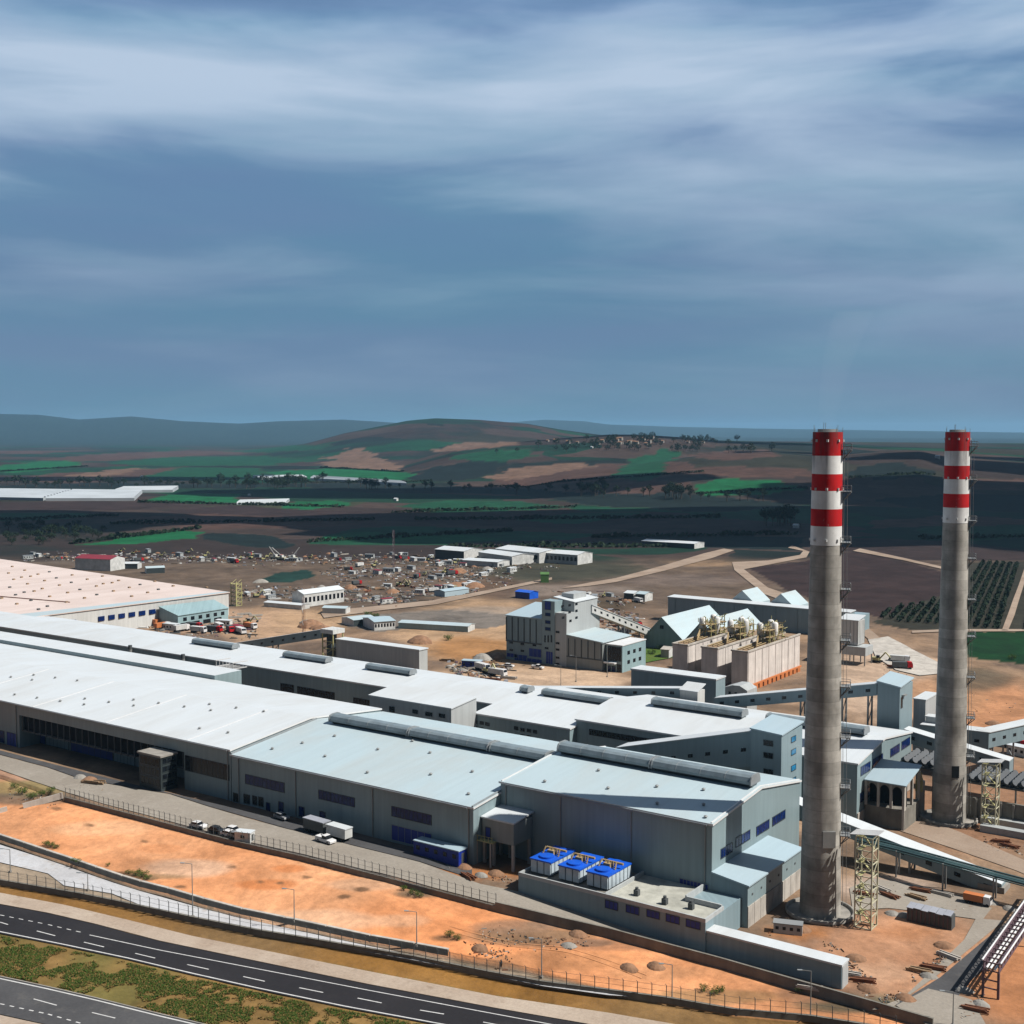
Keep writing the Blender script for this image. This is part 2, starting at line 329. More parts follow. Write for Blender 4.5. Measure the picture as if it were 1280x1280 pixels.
# ------------------------------------------------------------------ mesh builder
class MB:
    def __init__(s): s.v = []; s.f = []; s.m = []; s.sm = []
    def add(s, vs, fs, m=0, smooth=False):
        o = len(s.v); s.v += [tuple(x) for x in vs]
        for f in fs: s.f.append(tuple(i + o for i in f)); s.m.append(m); s.sm.append(smooth)
        return s
    def box(s, x0, x1, y0, y1, z0, z1, m=0):
        v = [(x, y, z) for z in (z0, z1) for y in (y0, y1) for x in (x0, x1)]
        return s.add(v, [(0, 2, 3, 1), (4, 5, 7, 6), (0, 1, 5, 4), (2, 6, 7, 3), (0, 4, 6, 2), (1, 3, 7, 5)], m)
    def ext(s, poly, vec, m=0, caps=True):
        n = len(poly); v = [tuple(p) for p in poly] + [tuple(p[i] + vec[i] for i in range(3)) for p in poly]
        f = [(i, (i + 1) % n, n + (i + 1) % n, n + i) for i in range(n)]
        if caps: f += [tuple(range(n))[::-1], tuple(range(n, 2 * n))]
        return s.add(v, f, m)
    def slab(s, quad, t, m=0):
        """a sheet given by its top corners, thickness t downward"""
        n = len(quad)
        v = [tuple(p) for p in quad] + [(p[0], p[1], p[2] - t) for p in quad]
        return s.add(v, [tuple(range(n)), tuple(range(n, 2 * n))[::-1]] + [(i, n + i, n + (i + 1) % n, (i + 1) % n) for i in range(n)], m)
    def beam(s, a, b, w, h=None, m=0):
        h = h or w
        a = Vector(a); b = Vector(b); d = (b - a).normalized()
        up = Vector((0, 0, 1)) if abs(d.z) < .95 else Vector((1, 0, 0))
        x = d.cross(up).normalized() * w / 2; y = x.cross(d).normalized() * h / 2
        v = [a + x + y, a - x + y, a - x - y, a + x - y, b + x + y, b - x + y, b - x - y, b + x - y]
        return s.add(v, [(0, 1, 2, 3), (7, 6, 5, 4), (0, 4, 5, 1), (1, 5, 6, 2), (2, 6, 7, 3), (3, 7, 4, 0)], m)
    def tube(s, a, b, r, n=8, m=0, r2=None, caps=True):
        r2 = r if r2 is None else r2
        a = Vector(a); b = Vector(b); d = (b - a).normalized()
        up = Vector((0, 0, 1)) if abs(d.z) < .95 else Vector((1, 0, 0))
        x = d.cross(up).normalized(); y = x.cross(d).normalized()
        c = [(math.cos(2 * math.pi * i / n), math.sin(2 * math.pi * i / n)) for i in range(n)]
        v = [a + x * p * r + y * q * r for p, q in c] + [b + x * p * r2 + y * q * r2 for p, q in c]
        s.add(v, [(i, n + i, n + (i + 1) % n, (i + 1) % n)[::-1] for i in range(n)], m, n > 6)
        if caps: s.add(v, [tuple(range(n)), tuple(range(n, 2 * n))[::-1]], m)
        return s
    def lathe(s, prof, c=(0, 0), n=24, m=0, smooth=True):
        v = [(c[0] + r * math.cos(2 * math.pi * i / n), c[1] + r * math.sin(2 * math.pi * i / n), z) for r, z in prof for i in range(n)]
        f = [(k * n + i, k * n + (i + 1) % n, (k + 1) * n + (i + 1) % n, (k + 1) * n + i) for k in range(len(prof) - 1) for i in range(n)]
        return s.add(v, f, m, smooth)
    def build(s, name, mats, parent=None):
        if isinstance(mats, str): mats = [mats]
        off = Vector((0, 0, 0))
        if parent is not None:
            p = parent
            while p is not None: off += p.location; p = p.parent
        me = bpy.data.meshes.new(name)
        me.from_pydata([(x - off.x, y - off.y, z - off.z) for x, y, z in s.v], [], s.f)
        for k in mats: me.materials.append(MATS[k])
        me.polygons.foreach_set('material_index', s.m); me.polygons.foreach_set('use_smooth', s.sm)
        me.update()
        bm = bmesh.new(); bm.from_mesh(me); bmesh.ops.recalc_face_normals(bm, faces=bm.faces[:]); bm.to_mesh(me); bm.free()
        o = bpy.data.objects.new(name, me); COL.objects.link(o); o.parent = parent
        return o
def tag(o, label=None, cat=None, group=None, kind=None):
    if label: o['label'] = label
    if cat: o['category'] = cat
    if group: o['group'] = group
    if kind: o['kind'] = kind
    return o
def thing(name, loc, label, cat, group=None):
    o = bpy.data.objects.new(name, None); COL.objects.link(o); o.location = loc
    o.empty_display_size = .5
    return tag(o, label, cat, group)
def dup(o, loc=None, rz=None, label=None, group=None, parent=None, scale=None):
    c = o.copy(); COL.objects.link(c); c.parent = parent
    if loc is not None: c.location = loc
    if rz is not None: c.rotation_euler = (0, 0, rz)
    if scale is not None: c.scale = (scale,) * 3 if isinstance(scale, (int, float)) else scale
    if label: c['label'] = label
    if group: c['group'] = group
    for ch in list(o.children): dup(ch, parent=c)
    return c
def structure(mb, name, mats): return tag(mb.build(name, mats), kind='structure')

# ------------------------------------------------------------------ ground sheet
BLOBS = [  # land cover of the site: where, how wide, colour, weight
    (600, 790, 110, 42, (.50, .33, .20), .9), (590, 812, 60, 18, (.36, .18, .07), .9), (640, 845, 120, 14, (.52, .36, .24), .9), (700, 850, 90, 14, (.56, .40, .28), .9),
    (330, 780, 80, 22, (.50, .33, .21), .9), (400, 775, 60, 14, (.50, .33, .2), .8), (260, 775, 70, 18, (.48, .32, .22), .8), (700, 738, 120, 8, (.24, .19, .16), .8),
    (880, 700, 60, 8, (.46, .30, .18), .6), (1110, 855, 80, 45, (.52, .38, .28), .9), (1240, 890, 90, 40, (.50, .24, .12), .9), (1180, 870, 60, 30, (.48, .26, .14), .8),
    (1250, 1010, 140, 60, (.32, .17, .10), .8), (1120, 1190, 130, 60, (.54, .285, .165), .95), (1270, 1230, 60, 60, (.50, .22, .10), .95), (1090, 1215, 60, 14, (.60, .38, .25), .6), (1130, 1165, 50, 10, (.46, .20, .09), .6), (1150, 1200, 40, 12, (.42, .20, .11), .5), (1110, 1110, 70, 18, (.46, .36, .30), .7), (760, 780, 60, 12, (.42, .28, .2), .7),
    (700, 712, 110, 16, (.045, .05, .035), .85), (390, 716, 50, 6, (.02, .06, .045), .0), (620, 735, 30, 14, (.12, .075, .05), .8), (740, 755, 60, 8, (.09, .065, .04), .8), (150, 700, 150, 6, (.14, .11, .09), .7),
    (960, 720, 70, 12, (.13, .09, .07), .8), (850, 725, 90, 8, (.17, .13, .11), .8), (1080, 720, 100, 30, (.06, .036, .034), .9), (1215, 850, 50, 16, (.10, .085, .06), .8),
    (560, 770, 70, 9, (.24, .22, .20), .8), (610, 765, 60, 8, (.30, .25, .21), .7), (30, 985, 60, 12, (.34, .26, .12), .9), (30, 998, 70, 8, (.15, .13, .10), .8), (20, 968, 60, 8, (.52, .30, .2), .8),
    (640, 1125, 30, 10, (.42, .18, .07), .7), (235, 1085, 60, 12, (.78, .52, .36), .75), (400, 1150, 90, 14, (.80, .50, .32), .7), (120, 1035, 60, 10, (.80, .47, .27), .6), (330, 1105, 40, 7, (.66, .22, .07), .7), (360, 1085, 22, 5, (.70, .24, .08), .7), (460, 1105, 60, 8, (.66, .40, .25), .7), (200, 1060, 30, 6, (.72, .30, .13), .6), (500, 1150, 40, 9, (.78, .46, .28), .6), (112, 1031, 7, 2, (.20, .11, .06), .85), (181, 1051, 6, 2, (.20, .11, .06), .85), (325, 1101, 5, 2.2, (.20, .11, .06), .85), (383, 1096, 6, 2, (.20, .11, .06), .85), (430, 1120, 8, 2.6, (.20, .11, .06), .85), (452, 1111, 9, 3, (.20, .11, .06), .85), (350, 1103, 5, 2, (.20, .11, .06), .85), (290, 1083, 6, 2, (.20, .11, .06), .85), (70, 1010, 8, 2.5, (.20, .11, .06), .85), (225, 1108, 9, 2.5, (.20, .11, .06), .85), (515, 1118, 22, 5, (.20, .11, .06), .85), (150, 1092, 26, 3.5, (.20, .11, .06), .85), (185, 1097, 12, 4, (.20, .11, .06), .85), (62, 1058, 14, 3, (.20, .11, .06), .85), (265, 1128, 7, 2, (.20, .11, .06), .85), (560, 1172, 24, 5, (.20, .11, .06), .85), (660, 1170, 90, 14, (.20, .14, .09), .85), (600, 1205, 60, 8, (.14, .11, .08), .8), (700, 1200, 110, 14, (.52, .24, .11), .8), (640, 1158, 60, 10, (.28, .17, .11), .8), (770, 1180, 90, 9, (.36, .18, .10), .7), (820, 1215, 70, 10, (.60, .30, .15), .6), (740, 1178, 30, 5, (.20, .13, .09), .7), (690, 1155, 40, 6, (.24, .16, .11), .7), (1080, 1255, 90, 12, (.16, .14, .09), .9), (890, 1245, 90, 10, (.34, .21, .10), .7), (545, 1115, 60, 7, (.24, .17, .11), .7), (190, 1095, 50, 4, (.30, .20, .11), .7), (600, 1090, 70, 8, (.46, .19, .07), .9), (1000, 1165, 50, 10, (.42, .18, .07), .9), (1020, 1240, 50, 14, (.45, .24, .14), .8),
]
def inside(p, poly):
    r = False; j = len(poly) - 1
    for i in range(len(poly)):
        if (poly[i][1] > p[1]) != (poly[j][1] > p[1]) and p[0] < (poly[j][0] - poly[i][0]) * (p[1] - poly[i][1]) / (poly[j][1] - poly[i][1]) + poly[i][0]: r = not r
        j = i
    return r
GRN = (.009, .115, .042); GR2 = (.010, .070, .034); DRK = (.009, .018, .018); BRN = (.085, .048, .038); TAN = (.17, .105, .075); PLO = (.042, .027, .026); OLV = (.05, .055, .028)
PARCELS = [
    (GRN, [(90, 680), (160, 669), (225, 661), (255, 664), (245, 674), (170, 679)]), (DRK, [(246, 676), (262, 665), (320, 669), (372, 678), (360, 686), (300, 682)]),
    (GR2, [(385, 678), (440, 661), (540, 658), (640, 663), (760, 668), (700, 676), (560, 680), (430, 682)]), (GRN, [(400, 673), (450, 664), (560, 668), (620, 674), (520, 678)]),
    (GR2, [(-40, 642), (110, 640), (132, 644), (60, 649), (-40, 652)]), (GRN, [(172, 625), (205, 618), (300, 617), (312, 627), (240, 629)]),
    (OLV, [(250, 633), (350, 628), (450, 627), (440, 634), (330, 636)]), (GRN, [(352, 634), (372, 626), (430, 626), (432, 633), (390, 636)]),
    (GR2, [(105, 599), (150, 586), (240, 584), (330, 585), (322, 597), (200, 600)]), (GRN, [(-60, 589), (40, 577), (105, 575), (100, 583), (20, 591)]),
    (GRN, [(330, 590), (420, 585), (500, 588), (540, 600), (460, 602), (360, 598)]), (GR2, [(130, 580), (200, 571), (330, 569), (400, 576), (330, 582), (220, 583)]),
    (TAN, [(400, 584), (414, 571), (428, 561), (446, 559), (468, 566), (490, 577), (506, 588), (450, 586)]), (DRK, [(510, 600), (535, 584), (600, 575), (640, 580), (600, 596), (560, 602)]),
    (BRN, [(0, 603), (60, 592), (150, 588), (230, 583), (180, 596), (110, 604)]), (TAN, [(60, 598), (110, 590), (180, 584), (170, 589), (120, 599)]),
    (BRN, [(40, 575), (140, 566), (250, 563), (330, 566), (220, 571), (120, 577)]), (GR2, [(240, 562), (330, 557), (420, 556), (410, 562), (320, 566)]), (BRN, [(-40, 566), (60, 558), (160, 556), (150, 561), (40, 568)]),
    (GRN, [(868, 607), (905, 597), (985, 601), (1010, 611), (960, 618), (880, 618)]), (BRN, [(610, 601), (660, 589), (750, 580), (860, 577), (890, 588), (800, 597), (700, 606), (640, 608)]),
    (TAN, [(600, 598), (640, 586), (690, 580), (730, 577), (740, 583), (690, 592), (640, 601)]), (BRN, [(140, 650), (260, 640), (380, 648), (470, 655), (360, 662), (220, 660)]), (PLO, [(180, 640), (290, 632), (480, 640), (540, 648), (380, 648), (260, 642)]),
    (DRK, [(640, 618), (760, 606), (900, 620), (1000, 632), (900, 640), (760, 634)]), (GR2, [(490, 632), (560, 625), (660, 627), (720, 634), (640, 640), (540, 640)]), (PLO, [(520, 650), (660, 642), (800, 645), (940, 650), (800, 660), (640, 660)]),
    (DRK, [(1055, 594), (1085, 581), (1125, 577), (1170, 588), (1165, 597), (1100, 600)]), (GR2, [(1140, 664), (1180, 656), (1300, 655), (1300, 671), (1200, 675)]), (PLO, [(760, 655), (860, 648), (960, 652), (1020, 662), (900, 672), (800, 668)]),
    (PLO, [(560, 678), (700, 675), (900, 676), (880, 684), (700, 686), (600, 685)]), (DRK, [(740, 672), (900, 668), (1010, 672), (1010, 690), (880, 684)]), (PLO, [(1055, 690), (1060, 672), (1180, 675), (1300, 690), (1300, 705), (1180, 712)]),
    (BRN, [(1080, 662), (1100, 650), (1180, 645), (1300, 648), (1300, 655), (1180, 657)]), (BRN, [(840, 590), (900, 582), (1000, 585), (1010, 596), (920, 597)]), (DRK, [(1090, 625), (1200, 615), (1300, 620), (1300, 640), (1180, 640)]), (BRN, [(1180, 606), (1220, 598), (1300, 600), (1300, 612), (1230, 614)]),
    (DRK, [(300, 606), (420, 603), (640, 610), (900, 622), (1000, 630), (1000, 634), (880, 628), (640, 618), (420, 611)]), (DRK, [(-40, 607), (120, 603), (320, 606), (320, 611), (120, 611), (-40, 612)]), (PLO, [(-40, 628), (60, 627), (170, 627), (250, 630), (180, 637), (40, 640), (-40, 640)]),
    (GR2, [(640, 650), (720, 640), (800, 640), (780, 648), (700, 654)]), (BRN, [(700, 614), (760, 602), (860, 600), (870, 612), (800, 618)]), (GR2, [(560, 574), (600, 563), (660, 560), (680, 570), (620, 577)]), (GR2, [(760, 598), (790, 575), (820, 560), (850, 565), (830, 590), (800, 602)]),
    (TAN, [(530, 566), (580, 553), (640, 552), (650, 556), (590, 562)]), (BRN, [(860, 570), (900, 563), (960, 562), (970, 570), (900, 576)]),
]
NEAR = [((.040, .024, .023), [(935, 709), (1000, 702), (1066, 689), (1100, 694), (1200, 720), (1200, 768), (1130, 776), (1090, 770), (1040, 757), (985, 738)]), ((.006, .042, .012), [(1180, 790), (1300, 788), (1400, 800), (1400, 850), (1300, 832), (1212, 822), (1190, 810)]), ((.014, .045, .036), [(322, 727), (345, 716), (385, 712), (395, 720), (360, 728)]), ((.19, .165, .145), [(424, 780), (470, 768), (560, 762), (640, 768), (650, 778), (600, 786), (520, 784), (470, 790)]), ((.040, .038, .028), [(1090, 778), (1130, 760), (1200, 735), (1205, 703), (1330, 701), (1330, 786), (1200, 790), (1140, 788)])]
NBOX = [(min(p[0] for p in q), max(p[0] for p in q), min(p[1] for p in q), max(p[1] for p in q)) for _, q in NEAR]
PBOX = [(min(p[0] for p in q), max(p[0] for p in q), min(p[1] for p in q), max(p[1] for p in q)) for _, q in PARCELS]
def cover(u, v, z):
    l, d = latdep(u, v)
    w = noise.noise(Vector((u / 9, v / 9, 3)))
    w2 = noise.noise(Vector((u / 34, v / 34, 9)))
    far = sstep(900, 980, d + 50 * w2)
    f = pl(FLN, l) if d < 480 else 0
    if d >= f or d > 480:
        t = max(0, min(1, .5 + .9 * w2 + .4 * w))
        a = (.38, .25, .16); b = (.17, .12, .09)
        c = [lerp(x, y, t) for x, y in zip(a, b)]
        if 560 < d < 960:
            k = sstep(560, 700, d); e = (.115, .085, .065)
            c = [lerp(x, y * (1 + .5 * w), k * .85) for x, y in zip(c, e)]
        if d < 300 and u < -165: c = [.16, .135, .12]
    else:
        w1 = pl(W1LN, l); w2l = max(pl(W2LN, l), w1); h = pl(HTLN, l)
        if d >= w2l:
            k = max(0, min(1, .5 + w2 * .9 + w * .3)); c = [lerp(x, y, k) for x, y in zip((.80, .40, .205), (.78, .32, .135))]
        elif d >= w1: c = (.34, .27, .20)
        elif d >= h:
            k = max(0, min(1, .5 + w2 * 1.3)); c = [lerp(x, y, k) for x, y in zip((.22, .135, .06), (.30, .15, .04))]
        else:
            k = max(0, min(1, .42 + w2 * 1.6 + w * .9)); c = [lerp(x, y, k) for x, y in zip((.27, .165, .06), (.17, .14, .045))]
    if 130 < d < 1050:
        px, py = proj(u, v, z); q = 1 + .35 * w
        for bx, by, rx, ry, bc, bw in BLOBS:
            r = ((px - bx) / rx) ** 2 + ((py - by) / ry) ** 2
            if r < 1.7:
                k = bw * (1 - sstep(.35, 1.35, r * q + .25 * w2)); c = [lerp(x, y, k) for x, y in zip(c, bc)]
    if 430 < d < 1100:
        px, py = proj(u, v, z); px += w * 3; py += w * .7
        for (bc, poly), (x0, x1, y0, y1) in zip(NEAR, NBOX):
            if x0 <= px <= x1 and y0 <= py <= y1 and inside((px, py), poly): c = [x * (1 + .25 * w + .2 * w2) for x in bc]; far = 0
    if d > 7500 and far > 0:
        k = sstep(7500, 9500, d); c = [x * (1 + .5 * w2) for x in (.018, .034, .030)]; far = 1 - k
    elif d > 880 and far > 0:
        k = sstep(880, 960, d); c = [lerp(x, y, k) for x, y in zip(c, (.07, .05, .04))]
    if 900 < d < 6500:
        px, py = proj(u, v, z)
        if 552 < py < 700:
            k = (py - 540) / 60
            px += (w2 * 10 + noise.noise(Vector((u / 120, v / 120, 2))) * 16) ; py += noise.noise(Vector((u / 90, v / 90, 6))) * 1.3 * k
            for (bc, poly), (x0, x1, y0, y1) in zip(PARCELS, PBOX):
                if x0 <= px <= x1 and y0 <= py <= y1 and inside((px, py), poly):
                    q = 1 + .25 * noise.noise(Vector((u / 60, v / 60, 8))) + .2 * noise.noise(Vector((u / 20, v / 20, 8)))
                    c = [x * q for x in bc]; far = 0
    return (*[max(.006, x) for x in c], far)
def hit_line(LN, t):
    lo, hi = 120.0, 520.0
    for _ in range(26):
        d = (lo + hi) / 2
        if d > pl(LN, t * d): hi = d
        else: lo = d
    return (lo + hi) / 2
def build_terrain():
    ts = [-3, -2, -1.5, -1.1, -.9, -.75, -.65, -.58]; x = -.53
    while x < .53: ts.append(x); x += .0026
    ts += [.58, .65, .75, .9, 1.1, 1.5, 2, 3]
    far = []; x = 476
    while x < 24000: far.append(x); x *= 1.008 if x < 1200 else (1.013 if x < 4500 else 1.025)
    cols = []
    for t in ts:
        tc_ = max(-.5, min(.5, t))
        h = max(160, hit_line(HTLN, tc_)); a = max(h + .6, hit_line(W1LN, tc_)); b = max(a + .3, hit_line(W2LN, tc_)); f = min(460, max(b + .3, hit_line(FLN, tc_)))
        c = [25, 60, 100, 130, 150] + [lerp(152, h, k / 20) for k in range(1, 21)] + [lerp(h, a - .06, k / 7) for k in range(1, 8)] + [a + .06]
        c += [lerp(a + .06, b - .06, k / 10) for k in range(1, 11)] + [b + .06] + [lerp(b + .06, f - .06, k / 44) for k in range(1, 45)] + [f + .06]
        c += [lerp(f + .06, 470, k / 70) for k in range(1, 71)] + far
        cols.append(c)
    n = len(ts); nr = len(cols[0]); vs = []; cs = []
    for r in range(nr):
        for i, t in enumerate(ts):
            d = cols[i][r]
            u, v = unlat(max(-20000, min(20000, t * d)), d); z = gz(u, v)
            if abs(t) < .6: c = cover(u, v, z)
            else: c = (.2, .14, .10, sstep(800, 950, d))
            if d < 470: z += noise.noise(Vector((u / 5, v / 5, 1))) * .08
            elif d < 1000: z += noise.noise(Vector((u / 40, v / 40, 1))) * .12 * sstep(470, 600, d)
            vs.append((u, v, z - .12)); cs.append(c)
    fs = [(k * n + i, k * n + i + 1, (k + 1) * n + i + 1, (k + 1) * n + i) for k in range(nr - 1) for i in range(n - 1)]
    me = bpy.data.meshes.new('ground'); me.from_pydata(vs, [], fs)
    at = me.attributes.new('cover', 'FLOAT_COLOR', 'POINT')
    at.data.foreach_set('color', [x for c in cs for x in c])
    me.materials.append(MATS['terrain']); me.polygons.foreach_set('use_smooth', [True] * len(fs))
    o = bpy.data.objects.new('ground', me); COL.objects.link(o); tag(o, kind='structure')
build_terrain()

def sheet(name, pix, m, dz=.05, step=8., zf=None, kind='structure'):
    """a thin sheet draped over the ground"""
    zf = zf or gz
    pts = trace(pix, zf)
    out = []
    for a, b in zip(pts, pts[1:] + pts[:1]):
        n = max(1, int(math.hypot(b[0] - a[0], b[1] - a[1]) / step))
        out += [(lerp(a[0], b[0], k / n), lerp(a[1], b[1], k / n)) for k in range(n)]
    nb = len(out)
    x0, x1 = min(p[0] for p in out), max(p[0] for p in out); y0, y1 = min(p[1] for p in out), max(p[1] for p in out)
    x = x0 + step / 2
    while x < x1:
        y = y0 + step / 2
        while y < y1:
            if inside((x, y), out): out.append((x, y))
            y += step
        x += step
    r = geometry.delaunay_2d_cdt([Vector(p) for p in out], [(i, (i + 1) % nb) for i in range(nb)], [], 1, 1e-3)
    mb = MB(); mb.add([(p.x, p.y, zf(p.x, p.y) + dz) for p in r[0]], [tuple(f) for f in r[2]], 0)
    o = mb.build(name, m)
    if kind: tag(o, kind=kind)
    return o

# roads at the plant
ROADTOP = [(0, 944), (60, 960), (100, 974), (140, 981), (175, 987), (212, 993), (262, 1009), (320, 1026), (357, 1036), (400, 1046), (440, 1057), (525, 1078), (600, 1105), (650, 1115), (700, 1128), (750, 1141), (825, 1171), (900, 1199)]
sheet('service_road', [(-60, 930)] + ROADTOP + [(900, 1202), (840, 1184), (762, 1163), (700, 1149), (620, 1130), (540, 1109), (455, 1087), (380, 1068), (295, 1049), (180, 1018), (130, 1005), (82, 990), (40, 976), (0, 962), (-60, 944)], 'concrete_road', .06, 4, zyard)
sheet('yard_apron', [(-60, 925), (0, 938), (140, 974), (300, 1012), (400, 1036), (560, 1078), (590, 1086), (590, 1098), (525, 1077), (440, 1056), (357, 1035), (262, 1008), (212, 992), (140, 980), (100, 973), (60, 959), (0, 943), (-60, 929)], 'asphalt_old', .03, 4, zyard)
sheet('concrete_ramp', [(-60, 1040), (0, 1056), (60, 1075), (120, 1096), (175, 1114), (254, 1136), (330, 1154), (420, 1174), (510, 1193), (600, 1213), (700, 1232), (790, 1246), (760, 1244), (680, 1233), (600, 1217), (520, 1201), (375, 1175), (240, 1147), (172, 1130), (140, 1117), (80, 1107), (60, 1092), (0, 1078), (-60, 1070)], 'white_slab', .05, 4, zramp)
zh = lambda u, v: HWY
HWTOP = [(-140, 1106), (0, 1131), (60, 1142), (120, 1156), (200, 1177), (320, 1202), (460, 1231), (620, 1261), (730, 1280), (900, 1312)]
HWBOT = [(-140, 1139), (0, 1167), (80, 1183), (160, 1200), (240, 1219), (320, 1237), (430, 1260), (560, 1284), (700, 1312)]
sheet('shoulder', HTPIX + [(900, 1310), (730, 1279), (620, 1260), (460, 1230), (320, 1201), (200, 1176), (120, 1155), (60, 1141), (0, 1130), (-120, 1108)], 'shoulder', .04, 4, zh)
sheet('highway', HWTOP + HWBOT[::-1], 'asphalt', .06, 5, zh)
HW2 = [(-140, 1190), (0, 1221), (60, 1234), (120, 1248), (200, 1268), (260, 1282), (340, 1302)]
HW2B = [(-140, 1232), (0, 1254), (60, 1267), (120, 1284), (180, 1304)]
sheet('highway', HW2 + [(330, 1325)] + [(px, py + 14) for px, py in HW2B[::-1]], 'asphalt_old', .05, 5, zh)
sheet('shoulder', [(px, py + 15) for px, py in HW2B] + [(100, 1340), (-140, 1290)], 'shoulder', .045, 5, zh)
# markings
mb = MB()
def stripe(pts, w, dash=None, z=HWY + .066):
    ps = trace(pts, zh)
    for a, b in zip(ps, ps[1:]):
        dx, dy = b[0] - a[0], b[1] - a[1]; L = math.hypot(dx, dy); dx /= L; dy /= L
        segs = [(0, L)] if not dash else [(s, s + dash[0]) for s in [k * dash[1] for k in range(int(L / dash[1]) + 1)] if s + dash[0] < L]
        for s, e in segs:
            mb.add([(a[0] + dx * s - dy * w, a[1] + dy * s + dx * w, z), (a[0] + dx * e - dy * w, a[1] + dy * e + dx * w, z), (a[0] + dx * e + dy * w, a[1] + dy * e - dx * w, z), (a[0] + dx * s + dy * w, a[1] + dy * s - dx * w, z)], [(0, 1, 2, 3)])
for a in ([(-30, 1146), (-4, 1152)], [(0, 1153), (10, 1156)], [(46, 1164), (69, 1170)], [(105, 1178), (130, 1184)], [(169, 1192), (194, 1198)], [(234, 1206), (261, 1212)], [(304, 1221), (331, 1227)], [(374, 1235), (404, 1241)], [(447, 1248), (477, 1254)], [(525, 1263), (555, 1268)], [(604, 1278), (636, 1284)],
          [(42, 1249), (71, 1257)], [(115, 1266), (144, 1273)], [(-30, 1233), (-5, 1239)]): stripe(a, .13)
stripe([(112, 1169), (200, 1188), (320, 1211), (460, 1238), (620, 1268), (760, 1294)], .12)
stripe([(-100, 1124), (0, 1144), (60, 1156), (107, 1167)], .12, (1.2, 2.6))
stripe([(px, py - 2.2) for px, py in HWBOT], .16)
stripe([(px, py + 2.5) for px, py in HW2], .16)
stripe([(-60, 1242), (0, 1255), (60, 1268), (110, 1282)], .14, (1., 2.2))
structure(mb, 'road_marking', 'line_paint')
# kerb beside the median
mb = MB()
for line in (HW2,):
    ps = trace(line, zh)
    for a, b in zip(ps, ps[1:]): mb.beam((a[0], a[1], HWY + .08), (b[0], b[1], HWY + .08), .28, .16)
structure(mb, 'kerb', 'concrete')
# right hand yard
z0f = lambda u, v: 0.0
sheet('side_road', [(1198, 1245), (1215, 1225), (1235, 1206), (1256, 1180), (1282, 1150), (1330, 1100), (1300, 1098), (1258, 1153), (1225, 1180), (1175, 1222), (1120, 1256), (1150, 1275)], 'asphalt_old', .05, 5, z0f)
sheet('concrete_path', [(1112, 1262), (1172, 1219), (1222, 1178), (1255, 1151), (1220, 1148), (1205, 1175), (1160, 1218), (1128, 1248), (1090, 1262)], 'concrete_road', .04, 4, z0f)
sheet('concrete_path', [(1120, 1257), (1150, 1276), (1190, 1300), (1260, 1330), (1215, 1250), (1196, 1244), (1160, 1236)], 'concrete_road', .055, 4, z0f)
sheet('gravel_yard', [(1062, 1110), (1090, 1098), (1140, 1105), (1210, 1122), (1240, 1135), (1228, 1150), (1170, 1142), (1110, 1135), (1066, 1138)], 'concrete_road', .035, 5, z0f)
sheet('dirt_track', [(1050, 1000), (1120, 1010), (1200, 1040), (1280, 1075), (1340, 1100), (1340, 1118), (1270, 1088), (1190, 1060), (1100, 1030)], 'dirt_track', .03, 5, z0f)
sheet('concrete_yard', [(1085, 800), (1110, 796), (1140, 812), (1172, 828), (1180, 842), (1150, 845), (1120, 838), (1095, 822)], 'pale_concrete', .25, 8)
sheet('dirt_track', [(930, 712), (960, 735), (1010, 752), (1060, 770), (1086, 786), (1100, 798), (1086, 800), (1065, 782), (1010, 762), (955, 743), (918, 713), (915, 703), (960, 701), (1000, 694), (1004, 689), (985, 685), (990, 682), (1012, 690), (1008, 697), (962, 706)], 'dirt_track', .28, 12)
sheet('dirt_track', [(905, 686), (918, 688), (890, 698), (830, 714), (770, 728), (735, 733), (700, 736), (735, 729), (770, 723), (830, 707), (880, 692)], 'dirt_track', .28, 12)
sheet('dirt_track', [(400, 765), (470, 758), (540, 751), (610, 738), (690, 722), (690, 725), (610, 742), (545, 756), (480, 763), (405, 773)], 'dirt_track', .28, 12)
sheet('dirt_track', [(1066, 689), (1075, 686), (1130, 698), (1200, 714), (1200, 717), (1130, 701)], 'dirt_track', .4, 14)
sheet('dirt_track', [(1284, 700), (1290, 700), (1268, 770), (1260, 789), (1252, 789), (1260, 768), (1274, 730)], 'dirt_track', .3, 14)
sheet('dirt_track', [(1140, 789), (1255, 787), (1300, 787), (1300, 789), (1140, 792)], 'dirt_track', .3, 14)
sheet('lawn', [(790, 812), (838, 806), (842, 822), (800, 830), (760, 828)], 'grass_patch', .2, 6)
